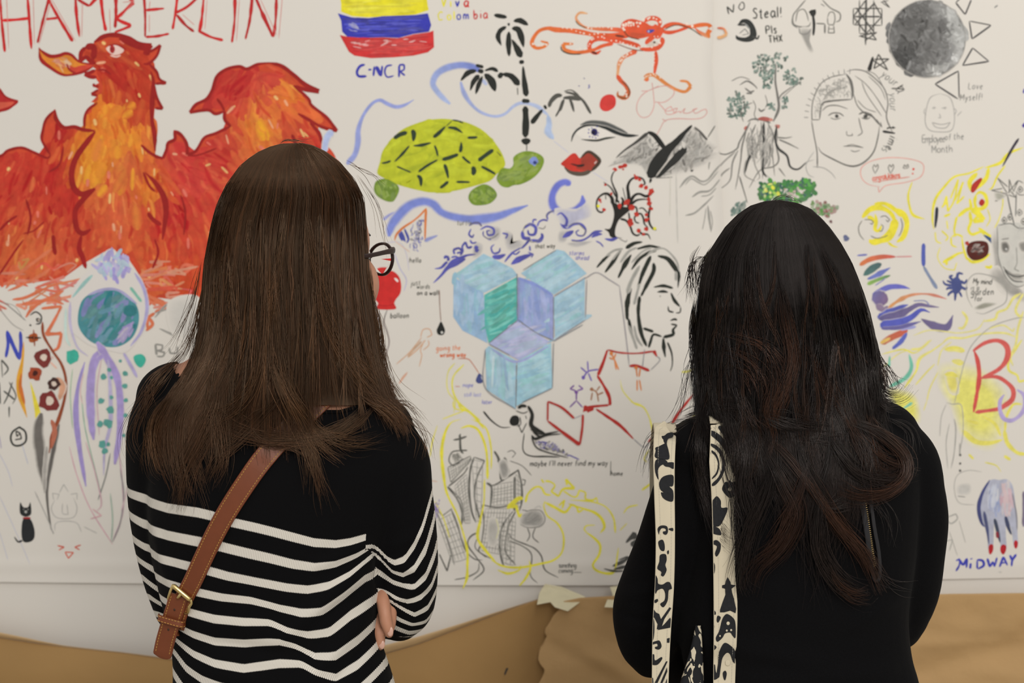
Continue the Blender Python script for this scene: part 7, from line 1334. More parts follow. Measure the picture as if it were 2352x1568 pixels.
for P, w_, n, c in (("640,780 660,880 700,960 745,1020 800,1060", 14, 60, HL*.8), ("610,800 650,900 690,980 715,1050 730,1140", 16, 70, HL*.7), ("500,860 490,930 460,1000 420,1090 405,1190", 30, 44, HD*1.5), ("440,900 410,960 405,1040 418,1120 402,1185", 20, 30, HD*1.5), ("480,900 500,980 505,1060 480,1120", 26, 40, HD*1.3), ("395,900 352,960 342,1020 352,1080 370,1100", 12, 50, HL*.7),
    ("835,930 800,970 740,1000 680,1006 600,1000 530,975 480,930", 13, 70, HD*1.6), ("820,900 860,925 905,950 945,990", 14, 60, HL*.8), ("700,900 720,980 790,1010 870,1000", 10, 26, HL*.6), ("860,935 820,975 770,1000 700,1010", 12, 34, HL*.6), ("700,960 760,1010 820,1030 900,1010", 10, 16, HL*.5), ("560,960 600,1010 680,1020 740,1040", 14, 50, HD*1.5),
    ("690,1000 715,1050 740,1120 760,1180", 14, 22, HD*1.6), ("600,760 585,860 545,930 470,985", 10, 30, HL*.7), ("780,700 800,800 850,870 905,930", 18, 90, HL*.75), ("820,720 850,820 885,880 930,960", 10, 60, HL*.9), ("720,620 760,760 820,860 880,915", 14, 60, HL*.7), ("660,430 645,560 620,700 600,800", 10, 40, HL*.5), ("700,470 725,600 770,740 800,800", 8, 30, HL*.6), ("540,430 505,560 500,700 480,800", 10, 40, HL*.45),
    ("430,800 380,860 330,930 300,1010 330,1080", 12, 24, HD*1.4), ("400,830 345,880 320,960", 16, 20, HD*1.4), ("650,900 560,1000 500,1060 470,1140", 20, 30, HD*1.4)):
    sets.append(h1.lock(P, w_*1.5, n, c*.85, rad=.00030, off=.0085, c0=HB, jit=3.2))
# fine flyaways
for P, w_, n in (("856,690 864,740 868,800 872,850 884,900", 9, 80), ("848,600 856,680 866,740 868,790", 4, 22), ("820,400 862,470 880,540 900,600", 10, 6), ("790,370 850,400 880,440", 10, 5), ("870,700 880,800 900,890 950,960", 8, 26), ("470,640 455,720 430,800 400,850", 12, 40), ("462,600 440,700 400,800 380,830", 8, 14), ("930,950 975,1000 980,1060", 16, 16), ("640,332 655,322 690,326 720,334", 4, 8), ("860,880 900,920 940,930 990,990", 12, 12)):
    sets.append(h1.lock(P, w_, n, HL*.55, rad=.00026, y0=1.765, jit=3))
HC = np.array([.05, .026, .015])
M_HAIR1 = hair_mat('brown_hair', .33, .8, (1, .72, .50))
# the hair of the far side and over the forehead, out of this view
for a_, b_, e_, j_, n_ in ((-2.75, -1.5, 930, 40, 900), (1.5, 2.0, 400, 8, 300), (2.0, 3.55, 395, 8, 800)):
    sets.append(mainhair(h1, n_, 14, EX, EY, EJ, HB, .08, .0005, clumps=40, front=(a_, b_, e_, j_)))
v_, q_, c_ = capmesh(h1, HC, 333, 392, .99, nu=40, nv=10, a0=(1.4, 3.6)); v2_, q2_, c2_ = capmesh(h1, HC, 333, 860, .985, nu=30, nv=30, a0=(-2.7, -1.4)); v3_, q3_, c3_ = capmesh(h1, HC, 333, 930, .90)
CAP1 = (np.vstack([v_, v2_, v3_]), np.vstack([q_, q2_+len(v_), q3_+len(v_)+len(v2_)]), np.vstack([c_, c2_, c3_]))
build_hair('hair', ROOT1, M_HAIR1, sets, CAP1 if True else capmesh(h1, HC, 333, 930, .90))

def surf_pts(D, P, off, y0=1.78):
    out = []
    for x, y in P:
        Y = 1.68
        for _ in range(4):
            l = float(D.at(np.array([(x-1176)/F*Y]), np.array([CAMZ-(y-784)/F*Y]))[0]); Y = (l-off) if l < 5 else y0
        out.append(((x-1176)/F*Y, Y, CAMZ-(y-784)/F*Y))
    return np.array(out)
# rolled neckline
Pc = surf_pts(D1map, list(zip(NKX, NKY+2))[12:], -.0012, 1.77); Pc[:, 1] = np.convolve(np.pad(Pc[:, 1], 2, 'edge'), np.ones(5)/5, 'valid')
v, f = tube(Pc, [.0026]*len(Pc), 10, 1); adopt(link('collar', mesh_np('collar', v, f, True), None, M_BLACK), ROOT1)
# glasses
GL = empty('eyeglasses', 'dark round framed eyeglasses worn by the brown-haired woman', 'glasses', tuple(HT1((0, .1, 0))))
M_FR = mat('tortoise_frame', (.022, .008, .008), .35, .3); M_LENS = mat('clear_lens', (1, 1, 1), .02, .5, Transmission_Weight=1.0, IOR=1.12)
for s_ in (-1, 1):
    a = np.linspace(0, 2*math.pi, 33)[:-1]; P = [HT1((s_*(.034+.0235*math.cos(t)), .112-.006*abs(math.cos(t))*(1 if math.cos(t) > 0 else .2), .000+.0195*math.sin(t))) for t in a]
    P = np.array(P); n = len(P); fr_ = []
    V_ = []; c0 = P.mean(0)
    for p in P:
        rd = (p-c0)/np.linalg.norm(p-c0); fw = HR1@np.array([0, 1., 0])
        for k, (u_, w_) in enumerate(((-.0015, -.0017), (.0018, -.0017), (.0018, .0017), (-.0015, .0017))): V_.append(p+rd*u_+fw*w_)
    Fc = [(i*4+k, i*4+(k+1) % 4, ((i+1) % n)*4+(k+1) % 4, ((i+1) % n)*4+k) for i in range(n) for k in range(4)]
    adopt(link('lens_rim', mesh_np('lens_rim', V_, Fc, True), None, M_FR), GL)
    V_ = [p+HR1@np.array([0, .0004, 0]) for p in P]+[p-HR1@np.array([0, .0004, 0]) for p in P]
    Fc = [tuple(range(n)), tuple(range(n, 2*n))[::-1]]+[(i, (i+1) % n, n+(i+1) % n, n+i) for i in range(n)]
    adopt(link('lens', mesh_np('lens', V_, Fc), None, M_LENS), GL)
    q = [HT1((s_*.0575, .105, .010)), HT1((s_*.067, .098, .009)), HT1((s_*.073, .080, .006)), HT1((s_*.079, .04, -.001)), HT1((s_*.082, .0, -.004)), HT1((s_*.080, -.025, -.02))]
    v, f = tube(q, [.0042, .0044, .0032, .0028, .0026, .0022], 10, flat=.5); adopt(link('temple_arm', mesh_np('temple_arm', v, f, True), None, M_FR), GL)
v, f = tube([HT1((-.0115, .1135, .004)), HT1((0, .116, .007)), HT1((.0115, .1135, .004))], [.0017]*3, 10); adopt(link('bridge', mesh_np('bridge', v, f, True), None, M_FR), GL)

# shoulder bag with its tan strap
BAG1 = empty('shoulder_bag', 'tan leather crossbody bag with a stitched strap and brass buckle across the striped back', 'bag', (-.40, 1.90, .95))
M_LEA = mat('tan_leather', (.165, .043, .015), .42, .4); add_noise(M_LEA, 90, .12, (.165, .043, .015), .15)
M_STI = mat('ochre_thread', (.50, .28, .07), .7); M_BRASS = mat('brass', (.72, .56, .25), .28, .5, 1.0); M_EDGE = mat('leather_edge', (.05, .022, .012), .5)
def ribbon(P, width, thick, side=None, nrm=None):
    """flat strap along P, facing -Y unless nrm given; width may vary"""
    P = np.asarray(P); n = len(P); T = np.gradient(P, axis=0); T /= np.linalg.norm(T, axis=1)[:, None]
    Nn = np.tile([0, -1., 0], (n, 1)) if nrm is None else np.asarray(nrm, float)
    S = np.cross(T, Nn); S /= np.linalg.norm(S, axis=1)[:, None]; Nn = np.cross(S, T)
    w_ = np.interp(np.linspace(0, 1, n), np.linspace(0, 1, len(np.atleast_1d(width))), np.atleast_1d(width))[:, None]/2
    b = thick*.25; prof = [(-1, 0), (-1, .7), (-.94, 1), (-.5, 1.06), (.5, 1.06), (.94, 1), (1, .7), (1, 0)]
    V_ = np.stack([P+S*w_*a+Nn*thick*c for a, c in prof], 1).reshape(-1, 3); k = len(prof)
    Fc = [(i*k+j, (i+1)*k+j, (i+1)*k+(j+1) % k, i*k+(j+1) % k) for i in range(n-1) for j in range(k)]+[tuple(range(k)), tuple((n-1)*k+j for j in range(k))[::-1]]
    return V_, Fc, S, Nn, w_
def smooth_path(P, it=6):
    P = P.copy()
    for _ in range(it): P[1:-1, 1] = np.minimum(.25*P[:-2, 1]+.5*P[1:-1, 1]+.25*P[2:, 1], P[1:-1, 1]+.002)
    return P
def stitch(P, S, Nn, w_, h, sgn, root, name='stitching', sp=.0036, ln=.0021, inset=.0030, r=.00045):
    d = np.r_[0, np.cumsum(np.linalg.norm(np.diff(P, axis=0), axis=1))]; V_ = []; Fc = []; n = 0; s_ = sp
    E = P+S*(w_-inset)*sgn+Nn*(h*1.02+.0003)
    while s_ < d[-1]-sp:
        a = np.array([np.interp(s_, d, E[:, k]) for k in range(3)]); b = np.array([np.interp(s_+ln, d, E[:, k]) for k in range(3)])
        i = int(np.searchsorted(d, s_))-1; nn_ = Nn[i]; sd = S[i]
        for q in (a, b): V_ += [q-sd*r, q+nn_*r, q+sd*r, q-nn_*r]
        Fc += [(n+k, n+(k+1) % 4, n+4+(k+1) % 4, n+4+k) for k in range(4)]+[(n, n+1, n+2, n+3), (n+7, n+6, n+5, n+4)]; n += 8; s_ += sp
    o = link(name, mesh_np(name, V_, Fc), None, M_STI); o['kind'] = 'stuff'; return adopt(o, root)
def dens(s, step=6): Q = spline(pp(s), False, step); return Q
# the long run from the right shoulder to the buckle
Pm = dens("760,893 740,914 715,938 676,975 640,1012 598,1062 560,1116 524,1172 494,1226 468,1280 444,1332 424,1372 410,1410 404,1440")
Pm3 = smooth_path(surf_pts(D1map, Pm, .0030))
v, f, S_, N_, w_ = ribbon(Pm3, [.0270, .0262, .0245, .0235, .0225, .0215], .0026)
strap = adopt(link('strap', mesh_np('strap', v, f, False), None, M_LEA), BAG1)
for sg in (-1, 1): stitch(Pm3, S_, N_, w_, .0026, sg, BAG1)
# over the shoulder and down the front, and round the left hip
top = Pm3[0]; over = cr3([top, top+(.014, .03, .002), (-.19, 1.82, 1.315), (-.21, 1.875, 1.25), (-.26, 1.905, 1.12), (-.30, 1.925, .985)], 8)
nr = np.array([[.1, -.6, .8], [.1, -.2, 1], [0, .6, .8], [0, 1, .2], [0, 1, .1], [0, 1, .1]]); nr = cr3(nr, 8)
v, f, *_ = ribbon(over, .025, .0026, nrm=nr); o = adopt(link('strap', mesh_np('strap', v, f), None, M_LEA), BAG1)
low = Pm3[-1]; lo = cr3([low, low+(.002, .05, -.010), low+(.006, .11, -.016), (-.39, 1.88, .985), (-.375, 1.94, .975)], 6)
nr = cr3(np.array([[-.6, -1, 0], [-1, -.3, 0], [-1, 0, 0], [-1, .3, 0], [-.6, .8, 0]]), 6)
v, f, *_ = ribbon(lo, .021, .0026, nrm=nr); o = adopt(link('strap', mesh_np('strap', v, f), None, M_LEA), BAG1)
def rbox(c, h, bev=.01, seg=3):
    bm = bmesh.new(); bmesh.ops.create_cube(bm, size=1); bmesh.ops.scale(bm, vec=(h[0]*2, h[1]*2, h[2]*2), verts=bm.verts)
    bmesh.ops.bevel(bm, geom=list(bm.edges), offset=bev, segments=seg, profile=.5, affect='EDGES'); bmesh.ops.translate(bm, vec=c, verts=bm.verts)
    me = bpy.data.meshes.new('b'); bm.to_mesh(me); bm.free(); return me
me = rbox((-.345, 1.955, .90), (.085, .024, .085), .012); adopt(link('bag_body', me, None, M_LEA), BAG1)
me = rbox((-.345, 1.982, .935), (.087, .005, .055), .004); adopt(link('flap', me, None, M_LEA), BAG1)
# tail above the buckle, brought over the run
Pt = dens("412,1366 404,1392 396,1418 388,1444 380,1472 374,1500 372,1508")
Pt3 = surf_pts(D1map, Pt, .0075, 1.735); Yt = np.linspace(Pt3[0, 1], Pt3[0, 1]+.016, len(Pt3)); Pt3 = np.array([W3(a_, b_, y_) for (a_, b_), y_ in zip(Pt, Yt)])
n = len(Pt3); wv_ = np.r_[np.full(n-3, .0225), .021, .015, .006]
v, f, S_, N_, w_ = ribbon(Pt3, wv_, .0026); tail = adopt(link('strap_tail', mesh_np('strap_tail', v, f), None, M_LEA), BAG1); tail['label'] = 'loose strap end hanging below the buckle'
for sg in (-1, 1): stitch(Pt3[:-2], S_[:-2], N_[:-2], w_[:-2], .0026, sg, BAG1)
yb = float(Pt3[0, 1])-.0065
bk = lambda x, y, d=0: W3(x, y, yb+d)
loop = cr3([bk(397, 1344), bk(438, 1378), bk(434, 1394, .003), bk(429, 1408, .010), bk(410, 1398, .0125), bk(388, 1380, .010), bk(390, 1362, .002), bk(397, 1344)], 5)
v, f = tube(loop, [.0017]*len(loop), 10, 1, True); B1 = adopt(link('buckle', mesh_np('buckle', v, f, True), None, M_BRASS), BAG1); B1['label'] = 'brass roller buckle'
v, f = tube([bk(400, 1346.5, -.0005), bk(434, 1375, -.0005)], [.0030, .0030], 14, 3); link('roller', mesh_np('roller', v, f, True), B1, M_BRASS)
bpy.context.view_layer.update()
for ch in B1.children: ch.matrix_parent_inverse = Matrix.Translation(-Vector(BAG1.location)) if False else Matrix.Identity(4)
v, f = tube([bk(418, 1360, -.001), bk(412, 1368, -.001), bk(409, 1372, .002)], [.0016, .0018, .0022], 10); link('prong', mesh_np('prong', v, f, True), B1, M_BRASS)
for x, y in ((431, 1331), (397, 1400), (389, 1446)):
    p = surf_pts(D1map, [(x, y)], .0063 if y < 1340 else .0108)[0]
    if y > 1340: i = np.abs(Pt[:, 1]-y).argmin(); p = Pt3[i]-np.array([0, .0028, 0])
    v, f = ell(p, (.0013, .0004, .0019), nu=10, nv=6); adopt(link('punched_hole', mesh_np('punched_hole', v, f, True), None, M_EDGE), BAG1)
i = np.abs(Pt[:, 1]-1424).argmin(); p = Pt3[i]; k_ = np.array([p+(-.0145, .002, .004), p+(-.012, -.0052, .0035), p+(0, -.0062, 0), p+(.012, -.0052, -.0035), p+(.0145, .002, -.004)]); k_ = cr3(k_, 5)
v, f, S_, N_, w_ = ribbon(k_, .008, .0018, nrm=np.column_stack([np.linspace(-.8, .8, len(k_)), np.full(len(k_), -1.), np.zeros(len(k_))]))
adopt(link('keeper_loop', mesh_np('keeper_loop', v, f), None, M_LEA), BAG1)
stitch(k_, S_, N_, w_, .0018, 1, BAG1, inset=.0014); stitch(k_, S_, N_, w_, .0018, -1, BAG1, inset=.0014)
# ================================================================= the woman in black
ROOT2 = empty('person', 'standing person in a plain black zip-back top with long wavy black hair', 'person', (.36, 1.76, 0))
T2 = [(905, 1735, 1880, .055), (935, 1680, 1960, .068), (965, 1620, 2040, .080), (1000, 1590, 2085, .092), (1060, 1585, 2105, .102), (1160, 1592, 2105, .106), (1280, 1585, 2095, .102), (1400, 1560, 2080, .098), (1500, 1566, 2088, .096), (1568, 1580, 2106, .100), (1700, 1600, 2125, .112), (1820, 1600, 2130, .114)]
LA2 = [(1620, 1040, 1.76, 74), (1600, 1085, 1.765, 84), (1572, 1170, 1.77, 85), (1543, 1260, 1.775, 85), (1510, 1340, 1.785, 84), (1488, 1405, 1.795, 82), (1488, 1470, 1.81, 70), (1497, 1500, 1.82, 58)]
LF2 = [(1497, 1495, 1.82, 58), (1590, 1520, 1.905, 58), (1680, 1480, 1.985, 50), (1740, 1455, 1.99, 44), (1775, 1445, 1.98, 38)]
RA2 = [(2035, 1020, 1.76, 80), (2066, 1065, 1.76, 90), (2080, 1130, 1.765, 88), (2088, 1190, 1.77, 88), (2082, 1270, 1.78, 86), (2072, 1350, 1.79, 84), (2052, 1420, 1.81, 74)]
RF2 = [(2052, 1420, 1.81, 74), (1985, 1450, 1.91, 60), (1900, 1400, 2.0, 50), (1830, 1380, 2.03, 44), (1790, 1372, 2.025, 38)]
parts2 = [loft([ring(a, b, c, D1, d) for a, b, c, d in T2])]+[tube(*arm(a), nu=24) for a in (LA2, LF2, RA2, RF2)]+[ell(W3(1625, 1035, 1.76), (.055, .052, .045)), ell(W3(2010, 1000, 1.76), (.055, .055, .045)), tube([W3(1790, 960, 1.76), W3(1795, 900, 1.765)], [.062, .056], 20)]
V2, Q2_ = remesh(parts2, .0045, 6)
N2 = vnormals(V2, Q2_)
V2 = folds(V2, N2, [(1600, 1300, 1598, 1480, 14, -.003), (1640, 1480, 1900, 1520, 24, .005), (1700, 1560, 2050, 1540, 22, .005), (1560, 1350, 1450, 1400, 16, .004), (1930, 1440, 2060, 1380, 20, .004), (1700, 1250, 1800, 1420, 40, .003), (1420, 1440, 1540, 1460, 12, -.003)], 1.68)
adopt(link('sweater', mesh_np('sweater', V2, Q2_, True), None, M_BLACK), ROOT2)
H2 = W3(1800, 716, 1.785); hp, HT2, HR2 = headparts(H2, math.radians(-6), 1.0)
body = [loft([ring(a, b+8, c-8, D1, d-.008) for a, b, c, d in T2[1:]])]+[tube(*arm(thin(a, 14)), nu=18) for a in (LA2, LF2, RA2, RF2)]+hp+[tube([W3(1790, 1000, 1.76), W3(1795, 900, 1.77), W3(1802, 800, 1.785), W3(1806, 730, 1.79)], [.055, .050, .05, .05], 20)]
Vb, Qb = remesh(body, .0045, 4)
Vh1, Qh1 = remesh(handparts(W3(1770, 1445, 1.982), (.9, -.3, .1), (-.1, .2, 1), (.2, 1, 0), .45, .95), .003, 3)
Vh2, Qh2 = remesh(handparts(W3(1795, 1372, 2.027), (-.9, -.3, .1), (.1, .2, 1), (-.2, 1, 0), .45, .95), .003, 3)
Vt = np.vstack([Vb, Vh1, Vh2]); Qt = np.vstack([Qb, Qh1+len(Vb), Qh2+len(Vb)+len(Vh1)])
adopt(link('body', mesh_np('body', Vt, Qt, True), None, M_SKIN), ROOT2)
face(ROOT2, HT2, HR2, 1.0)
lower_body(ROOT2, (1862-1176)/F*D1, D1, .10, CAMZ-(1770-784)/F*D1, M_JEANS, .150, M_SHOE)
D2map = Depth([(V2, Q2_)], .10, .62, .95, 1.42)

# zip let into the back: two charcoal tapes and brass teeth
M_TAPEZ = mat('charcoal_tape', (.022, .022, .025), .7, .25); M_TEETH = mat('dull_gold', (.55, .40, .18), .35, .5, .9)
def on_back(s, off, step=6): return smooth_path(surf_pts(D2map, dens(s, step), off), 4)
ZL = "1936,995 1948,1040 1960,1085 1974,1130 1984,1180 1992,1235 1998,1285 2006,1325 2011,1334"
ZR = "1962,1018 1975,1062 1990,1110 2000,1160 2008,1215 2017,1265 2020,1310 2016,1334"
zips = []
for s_, wd in ((ZL, [.0035, .0062, .0068, .006, .0042]), (ZR, [.002, .0035, .0042, .0045, .004])):
    P = on_back(s_, .0010); v, f, *_ = ribbon(P, wd, .0028); z_ = adopt(link('zip_tape', mesh_np('zip_tape', v, f, True), None, M_TAPEZ), ROOT2)
    z_['label'] = 'charcoal zip edging'
P = on_back("1946,1010 1957,1050 1968,1090 1981,1132 1990,1182 1997,1230 2003,1270 2008,1300", .0024, 5)
d = np.r_[0, np.cumsum(np.linalg.norm(np.diff(P, axis=0), axis=1))]; V_ = []; Fc = []; n = 0; k = 0; s_ = 0
while s_ < d[-1]:
    c = np.array([np.interp(s_, d, P[:, i]) for i in range(3)])+np.array([.0011 if k % 2 else -.0009, -.0012, 0]); h = np.array([.0009, .0006, .0004])
    v, f = box(c[0]-h[0], c[0]+h[0], c[1]-h[1], c[1]+h[1], c[2]-h[2], c[2]+h[2]); V_ += v; Fc += [tuple(i+n for i in q) for q in f]; n += 8; k += 1; s_ += .00125
o = adopt(link('zip_teeth', mesh_np('zip_teeth', V_, Fc), None, M_TEETH), ROOT2); o['kind'] = 'stuff'

# hair
h2 = Hair("1792,460 1760,462 1728,472 1700,490 1670,520 1646,556 1624,592 1612,640 1605,690 1600,750 1597,820 1600,900 1603,960 1612,1010 1628,1060 1650,1120 1672,1200 1692,1290 1715,1370",
          "1794,460 1830,466 1862,480 1896,512 1928,556 1955,604 1977,660 1994,715 2008,780 2016,850 2022,910 2032,960 2048,1010 2062,1060 2062,1120 2050,1190 2030,1280 2005,1370",
          [460, 470, 488, 520, 570, 640, 740, 850, 940, 1020, 1100, 1400], [.0, .045, .070, .098, .118, .128, .130, .130, .130, .131, .132, .132], 1.79, 460, D2map, 23)
h2.shell = 990
BK = np.array([.0080, .0062, .0060]); BR = np.array([.052, .025, .015])
def wave2(py, ci, g, N):
    ph = np.random.default_rng(5).uniform(0, 6.28, 400)[ci][:, None]; wl = np.random.default_rng(6).uniform(30, 48, 400)[ci][:, None]; am = np.random.default_rng(8).uniform(.4, 1.3, 400)[ci][:, None]
    f = np.clip((py-700)/330, 0, 1)**1.3
    return f*am*17*np.sin(py/wl+ph)+f*g.normal(0, 5, N)[:, None]
EX2 = [-1, -.9, -.7, -.4, -.1, .2, .5, .75, .9, 1]
EY2 = [960, 985, 1010, 1050, 1120, 1130, 1120, 1040, 960, 920]
EJ2 = [30, 30, 40, 70, 90, 90, 80, 60, 30, 20]
sets = [mainhair(h2, 5800, 26, EX2, EY2, EJ2, BK, .04, .00042, wave2, clumps=90, rmin=.78, tipcol=1.0, tipmix=np.array([.026, .013, .009]))]+random_locks(h2, 90, .05, .95, 540, 900, (160, 380), 34, [BR*.45, BR*.8, BK*2.0, BK*.5], BK, 10)
LOCKS = [("1790,640 1812,760 1822,830 1800,900 1775,960 1790,1010", 16, 110, BR*.9), ("1770,800 1782,880 1768,940 1778,1000 1765,1060", 14, 80, BR*.8), ("1640,760 1700,775 1760,800 1800,860", 12, 50, BR*.9), ("1640,800 1690,810 1740,850 1760,920", 10, 40, BR*1.1), ("1660,830 1720,860 1740,930", 8, 26, BR*.9),
    ("1880,780 1905,880 1950,960 1990,1040 2030,1090 2100,1068", 18, 100, BR*.55), ("1930,960 2010,990 2072,1040 2082,1090 2040,1128 1975,1138 1920,1118", 12, 90, BR*.75), ("1900,900 1960,980 2030,1050 2120,1075", 9, 40, BR*.6), ("1700,980 1780,1020 1850,1100 1920,1200 1980,1270 2020,1370", 14, 70, BR*.75), ("1840,1050 1880,1130 1940,1220 2000,1290 2040,1360", 12, 60, BR*.7),
    ("1750,1020 1800,1110 1830,1180 1800,1250 1740,1310 1720,1370", 18, 90, BR*.5), ("1860,1040 1835,1130 1790,1230 1740,1300", 12, 60, BR*.6), ("1780,1040 1760,1130 1725,1220 1700,1330 1715,1380", 24, 80, BK*1.7), ("1890,1100 1880,1190 1885,1270 1930,1340 1990,1372 2004,1362", 16, 80, BK*2.2), ("1900,1280 1920,1330 1960,1362 2000,1360", 8, 40, BR*.8),
    ("1600,960 1602,1040 1612,1110 1632,1180 1662,1235 1695,1258", 9, 70, BK*1.5), ("1614,980 1608,1060 1618,1130 1636,1190", 14, 80, BK*1.3), ("1690,960 1710,1040 1705,1120 1720,1200", 20, 110, BK*1.6), ("1660,940 1690,1020 1700,1100", 24, 120, BK*1.5), ("1640,950 1660,1060 1690,1180 1700,1255", 6, 10, BK*1.6),
    ("1960,960 1990,1030 2000,1090 2030,1130", 20, 90, BK*1.8), ("1900,1000 1960,1080 2030,1100 2082,1090", 16, 70, BK*1.8), ("1830,1000 1850,1080 1900,1160 1960,1150", 16, 60, BK*1.8), ("1560,960 1620,945 1680,935 1740,940", 16, 50, BK*1.5), ("1740,950 1820,985 1900,1000 1960,990", 22, 110, BK*1.5),
    ("2000,740 2016,820 2020,880 2040,905 2068,905 2090,876", 6, 40, BK*1.6), ("1990,780 2010,860 2030,905 2056,920 2064,910", 8, 50, BK*1.6), ("2010,800 2030,860 2036,900 2050,900", 10, 24, BR*.5), ("1980,840 2000,900 2040,930 2070,925", 10, 40, BK*1.6),
    ("1608,600 1588,604 1580,640 1584,700", 3, 10, BK*1.5), ("1625,590 1600,598 1592,630 1596,680", 5, 12, BK*1.5), ("1600,680 1592,760 1600,850 1596,930", 8, 60, BK*1.4), ("1610,840 1625,890 1622,930 1616,980", 10, 60, BK*1.4), ("1600,900 1602,980 1606,1020", 5, 20, BK*1.4),
    ("1880,560 1930,680 1960,800 1975,900", 12, 50, BR*.35), ("1720,560 1725,680 1740,800 1730,880", 14, 60, BR*.3), ("1840,760 1880,860 1900,960", 10, 34, BR*.6), ("1700,900 1720,960 1760,1010", 16, 60, BR*.35), ("1980,880 2000,960 2020,1000", 10, 30, BR*.45)]
for P, w_, n, c in LOCKS: sets.append(h2.lock(P, w_*1.4, n, c*np.array([1.1, .95, .85]), rad=.00031, off=.0065, c0=BK, jit=3.0))
# locks over the back of the head ride on the hair shell rather than the body
for P, w_, n in (("1600,800 1580,860 1560,930 1530,1000", 14, 10), ("1590,960 1540,985 1500,1020 1480,1100", 22, 22), ("1560,1000 1530,1060 1500,1120", 20, 10), ("2020,830 2050,870 2070,900", 16, 16), ("1610,560 1590,600 1585,700", 10, 10), ("1640,560 1610,620 1600,700", 8, 30), ("2040,960 2090,990 2100,1050", 18, 12), ("1700,1100 1690,1200 1710,1300", 26, 24), ("1760,470 1800,454 1850,468", 5, 8), ("1960,1100 2030,1180 2040,1260", 26, 12), ("1990,1300 2060,1340 2110,1350", 18, 6), ("1850,1150 1870,1300 1900,1400", 30, 16)):
    sets.append(h2.lock(P, w_, n, BK*1.8, rad=.00026, y0=1.765, jit=3))
M_HAIR2 = hair_mat('black_hair', .28, .42, (1, .93, .92))
for a_, b_, e_, j_, n_ in ((-2.15, -1.5, 960, 40, 600), (1.5, 2.15, 960, 40, 600), (2.15, 4.13, 535, 8, 900)):
    sets.append(mainhair(h2, n_, 14, EX2, EY2, EJ2, BK, .04, .0005, clumps=40, tipcol=1.0, front=(a_, b_, e_, j_)))
cs_ = [capmesh(h2, BK, 464, 532, .99, nu=50, nv=10, a0=(1.4, 4.9)), capmesh(h2, BK, 464, 900, .985, nu=24, nv=30, a0=(-2.1, -1.4)), capmesh(h2, BK, 464, 900, .985, nu=24, nv=30, a0=(1.4, 2.1)), capmesh(h2, BK, 464, 985, .90)]
o_ = np.cumsum([0]+[len(c[0]) for c in cs_]); CAP2 = (np.vstack([c[0] for c in cs_]), np.vstack([c[1]+o for c, o in zip(cs_, o_)]), np.vstack([c[2] for c in cs_]))
build_hair('hair', ROOT2, M_HAIR2, sets, CAP2 if True else capmesh(h2, BK, 464, 985, .90))

# tote bag: two printed cloth straps over the left shoulder
BAG2 = empty('tote_bag', 'cream cloth tote bag printed with black scrolls, on the black-haired woman\'s left shoulder', 'bag', (.22, 1.72, .55))
CREAM = (.62, .56, .43); M_CLOTH = mat('cream_canvas', CREAM, .85, .2); add_noise(M_CLOTH, 45, .07, CREAM, .3, stretch=(1, 1, .35))
M_PRINT = mat('black_print', (.017, .018, .021), .8, .2); add_noise(M_PRINT, 300, .3, (.017, .018, .021), .2)
M_THREAD = mat('cream_thread', (.58, .55, .47), .8)
def strap(cs, widths_px, ytop, label, xin):
    """cs: picture centre line from shoulder crest down; hangs at nearly constant distance"""
    P = dens(cs, 8); Y = np.interp(P[:, 1], [P[0, 1], P[0, 1]+14, P[0, 1]+70, 1250, 1568, 1980], ytop)
    L = D2map.at((P[:, 0]-1176)/F*Y, CAMZ-(P[:, 1]-784)/F*Y); Y = np.where(L < 5, np.minimum(Y, L-.003), Y)
    for _ in range(3): Y[1:-1] = .25*Y[:-2]+.5*Y[1:-1]+.25*Y[2:]
    P3 = np.column_stack([(P[:, 0]-1176)/F*Y, Y, CAMZ-(P[:, 1]-784)/F*Y])
    w_px = np.interp(P[:, 1], *widths_px); wm = w_px/F*Y
    v, f, S_, N_, w2 = ribbon(P3, wm, .0022)
    st = adopt(link('strap', mesh_np('strap', v, f), None, M_CLOTH), BAG2); st['label'] = label
    top = P3[0]
    fr_ = cr3([top, top+(0.002, .03, .008), top+(.004, .075, -.008), (top[0]+.006, top[1]+.115, top[2]-.05), (top[0]+.01, 1.885, top[2]-.20), (xin, 1.90, .95), (xin, 1.80, .86), (xin, 1.66, .79)], 6)
    nr = cr3(np.array([[0, -.5, 1], [0, 0, 1], [0, .5, .8], [0, 1, .2], [0, 1, 0], [0, 1, 0], [0, 1, -.6], [0, .3, -1]]), 6)
    v, f, *_ = ribbon(fr_, wm[0], .0022, nrm=nr); s3 = adopt(link('strap', mesh_np('strap', v, f), None, M_CLOTH), BAG2); s3['label'] = 'front run of a strap'
    return P, P3, S_, N_, w2, st
YT = [1.742, 1.722, 1.700, 1.690, 1.680, 1.615]
SA_ = strap("1528,993 1527,1000 1525,1060 1526,1140 1528,1240 1526,1340 1520,1440 1516,1568 1512,1800 1510,1980", ([993, 1100, 1240, 1400, 1568, 2240], [52, 48, 44, 44, 38, 40]), YT, 'outer strap on the shoulder edge', .207)
SB_ = strap("1655,973 1657,985 1660,1060 1665,1160 1667,1300 1666,1440 1663,1568 1660,1800 1660,1980", ([973, 1060, 1200, 1300, 1568, 2240], [48, 62, 60, 58, 50, 50]), [v_-.001 for v_ in YT], 'inner strap near the neck', .205)
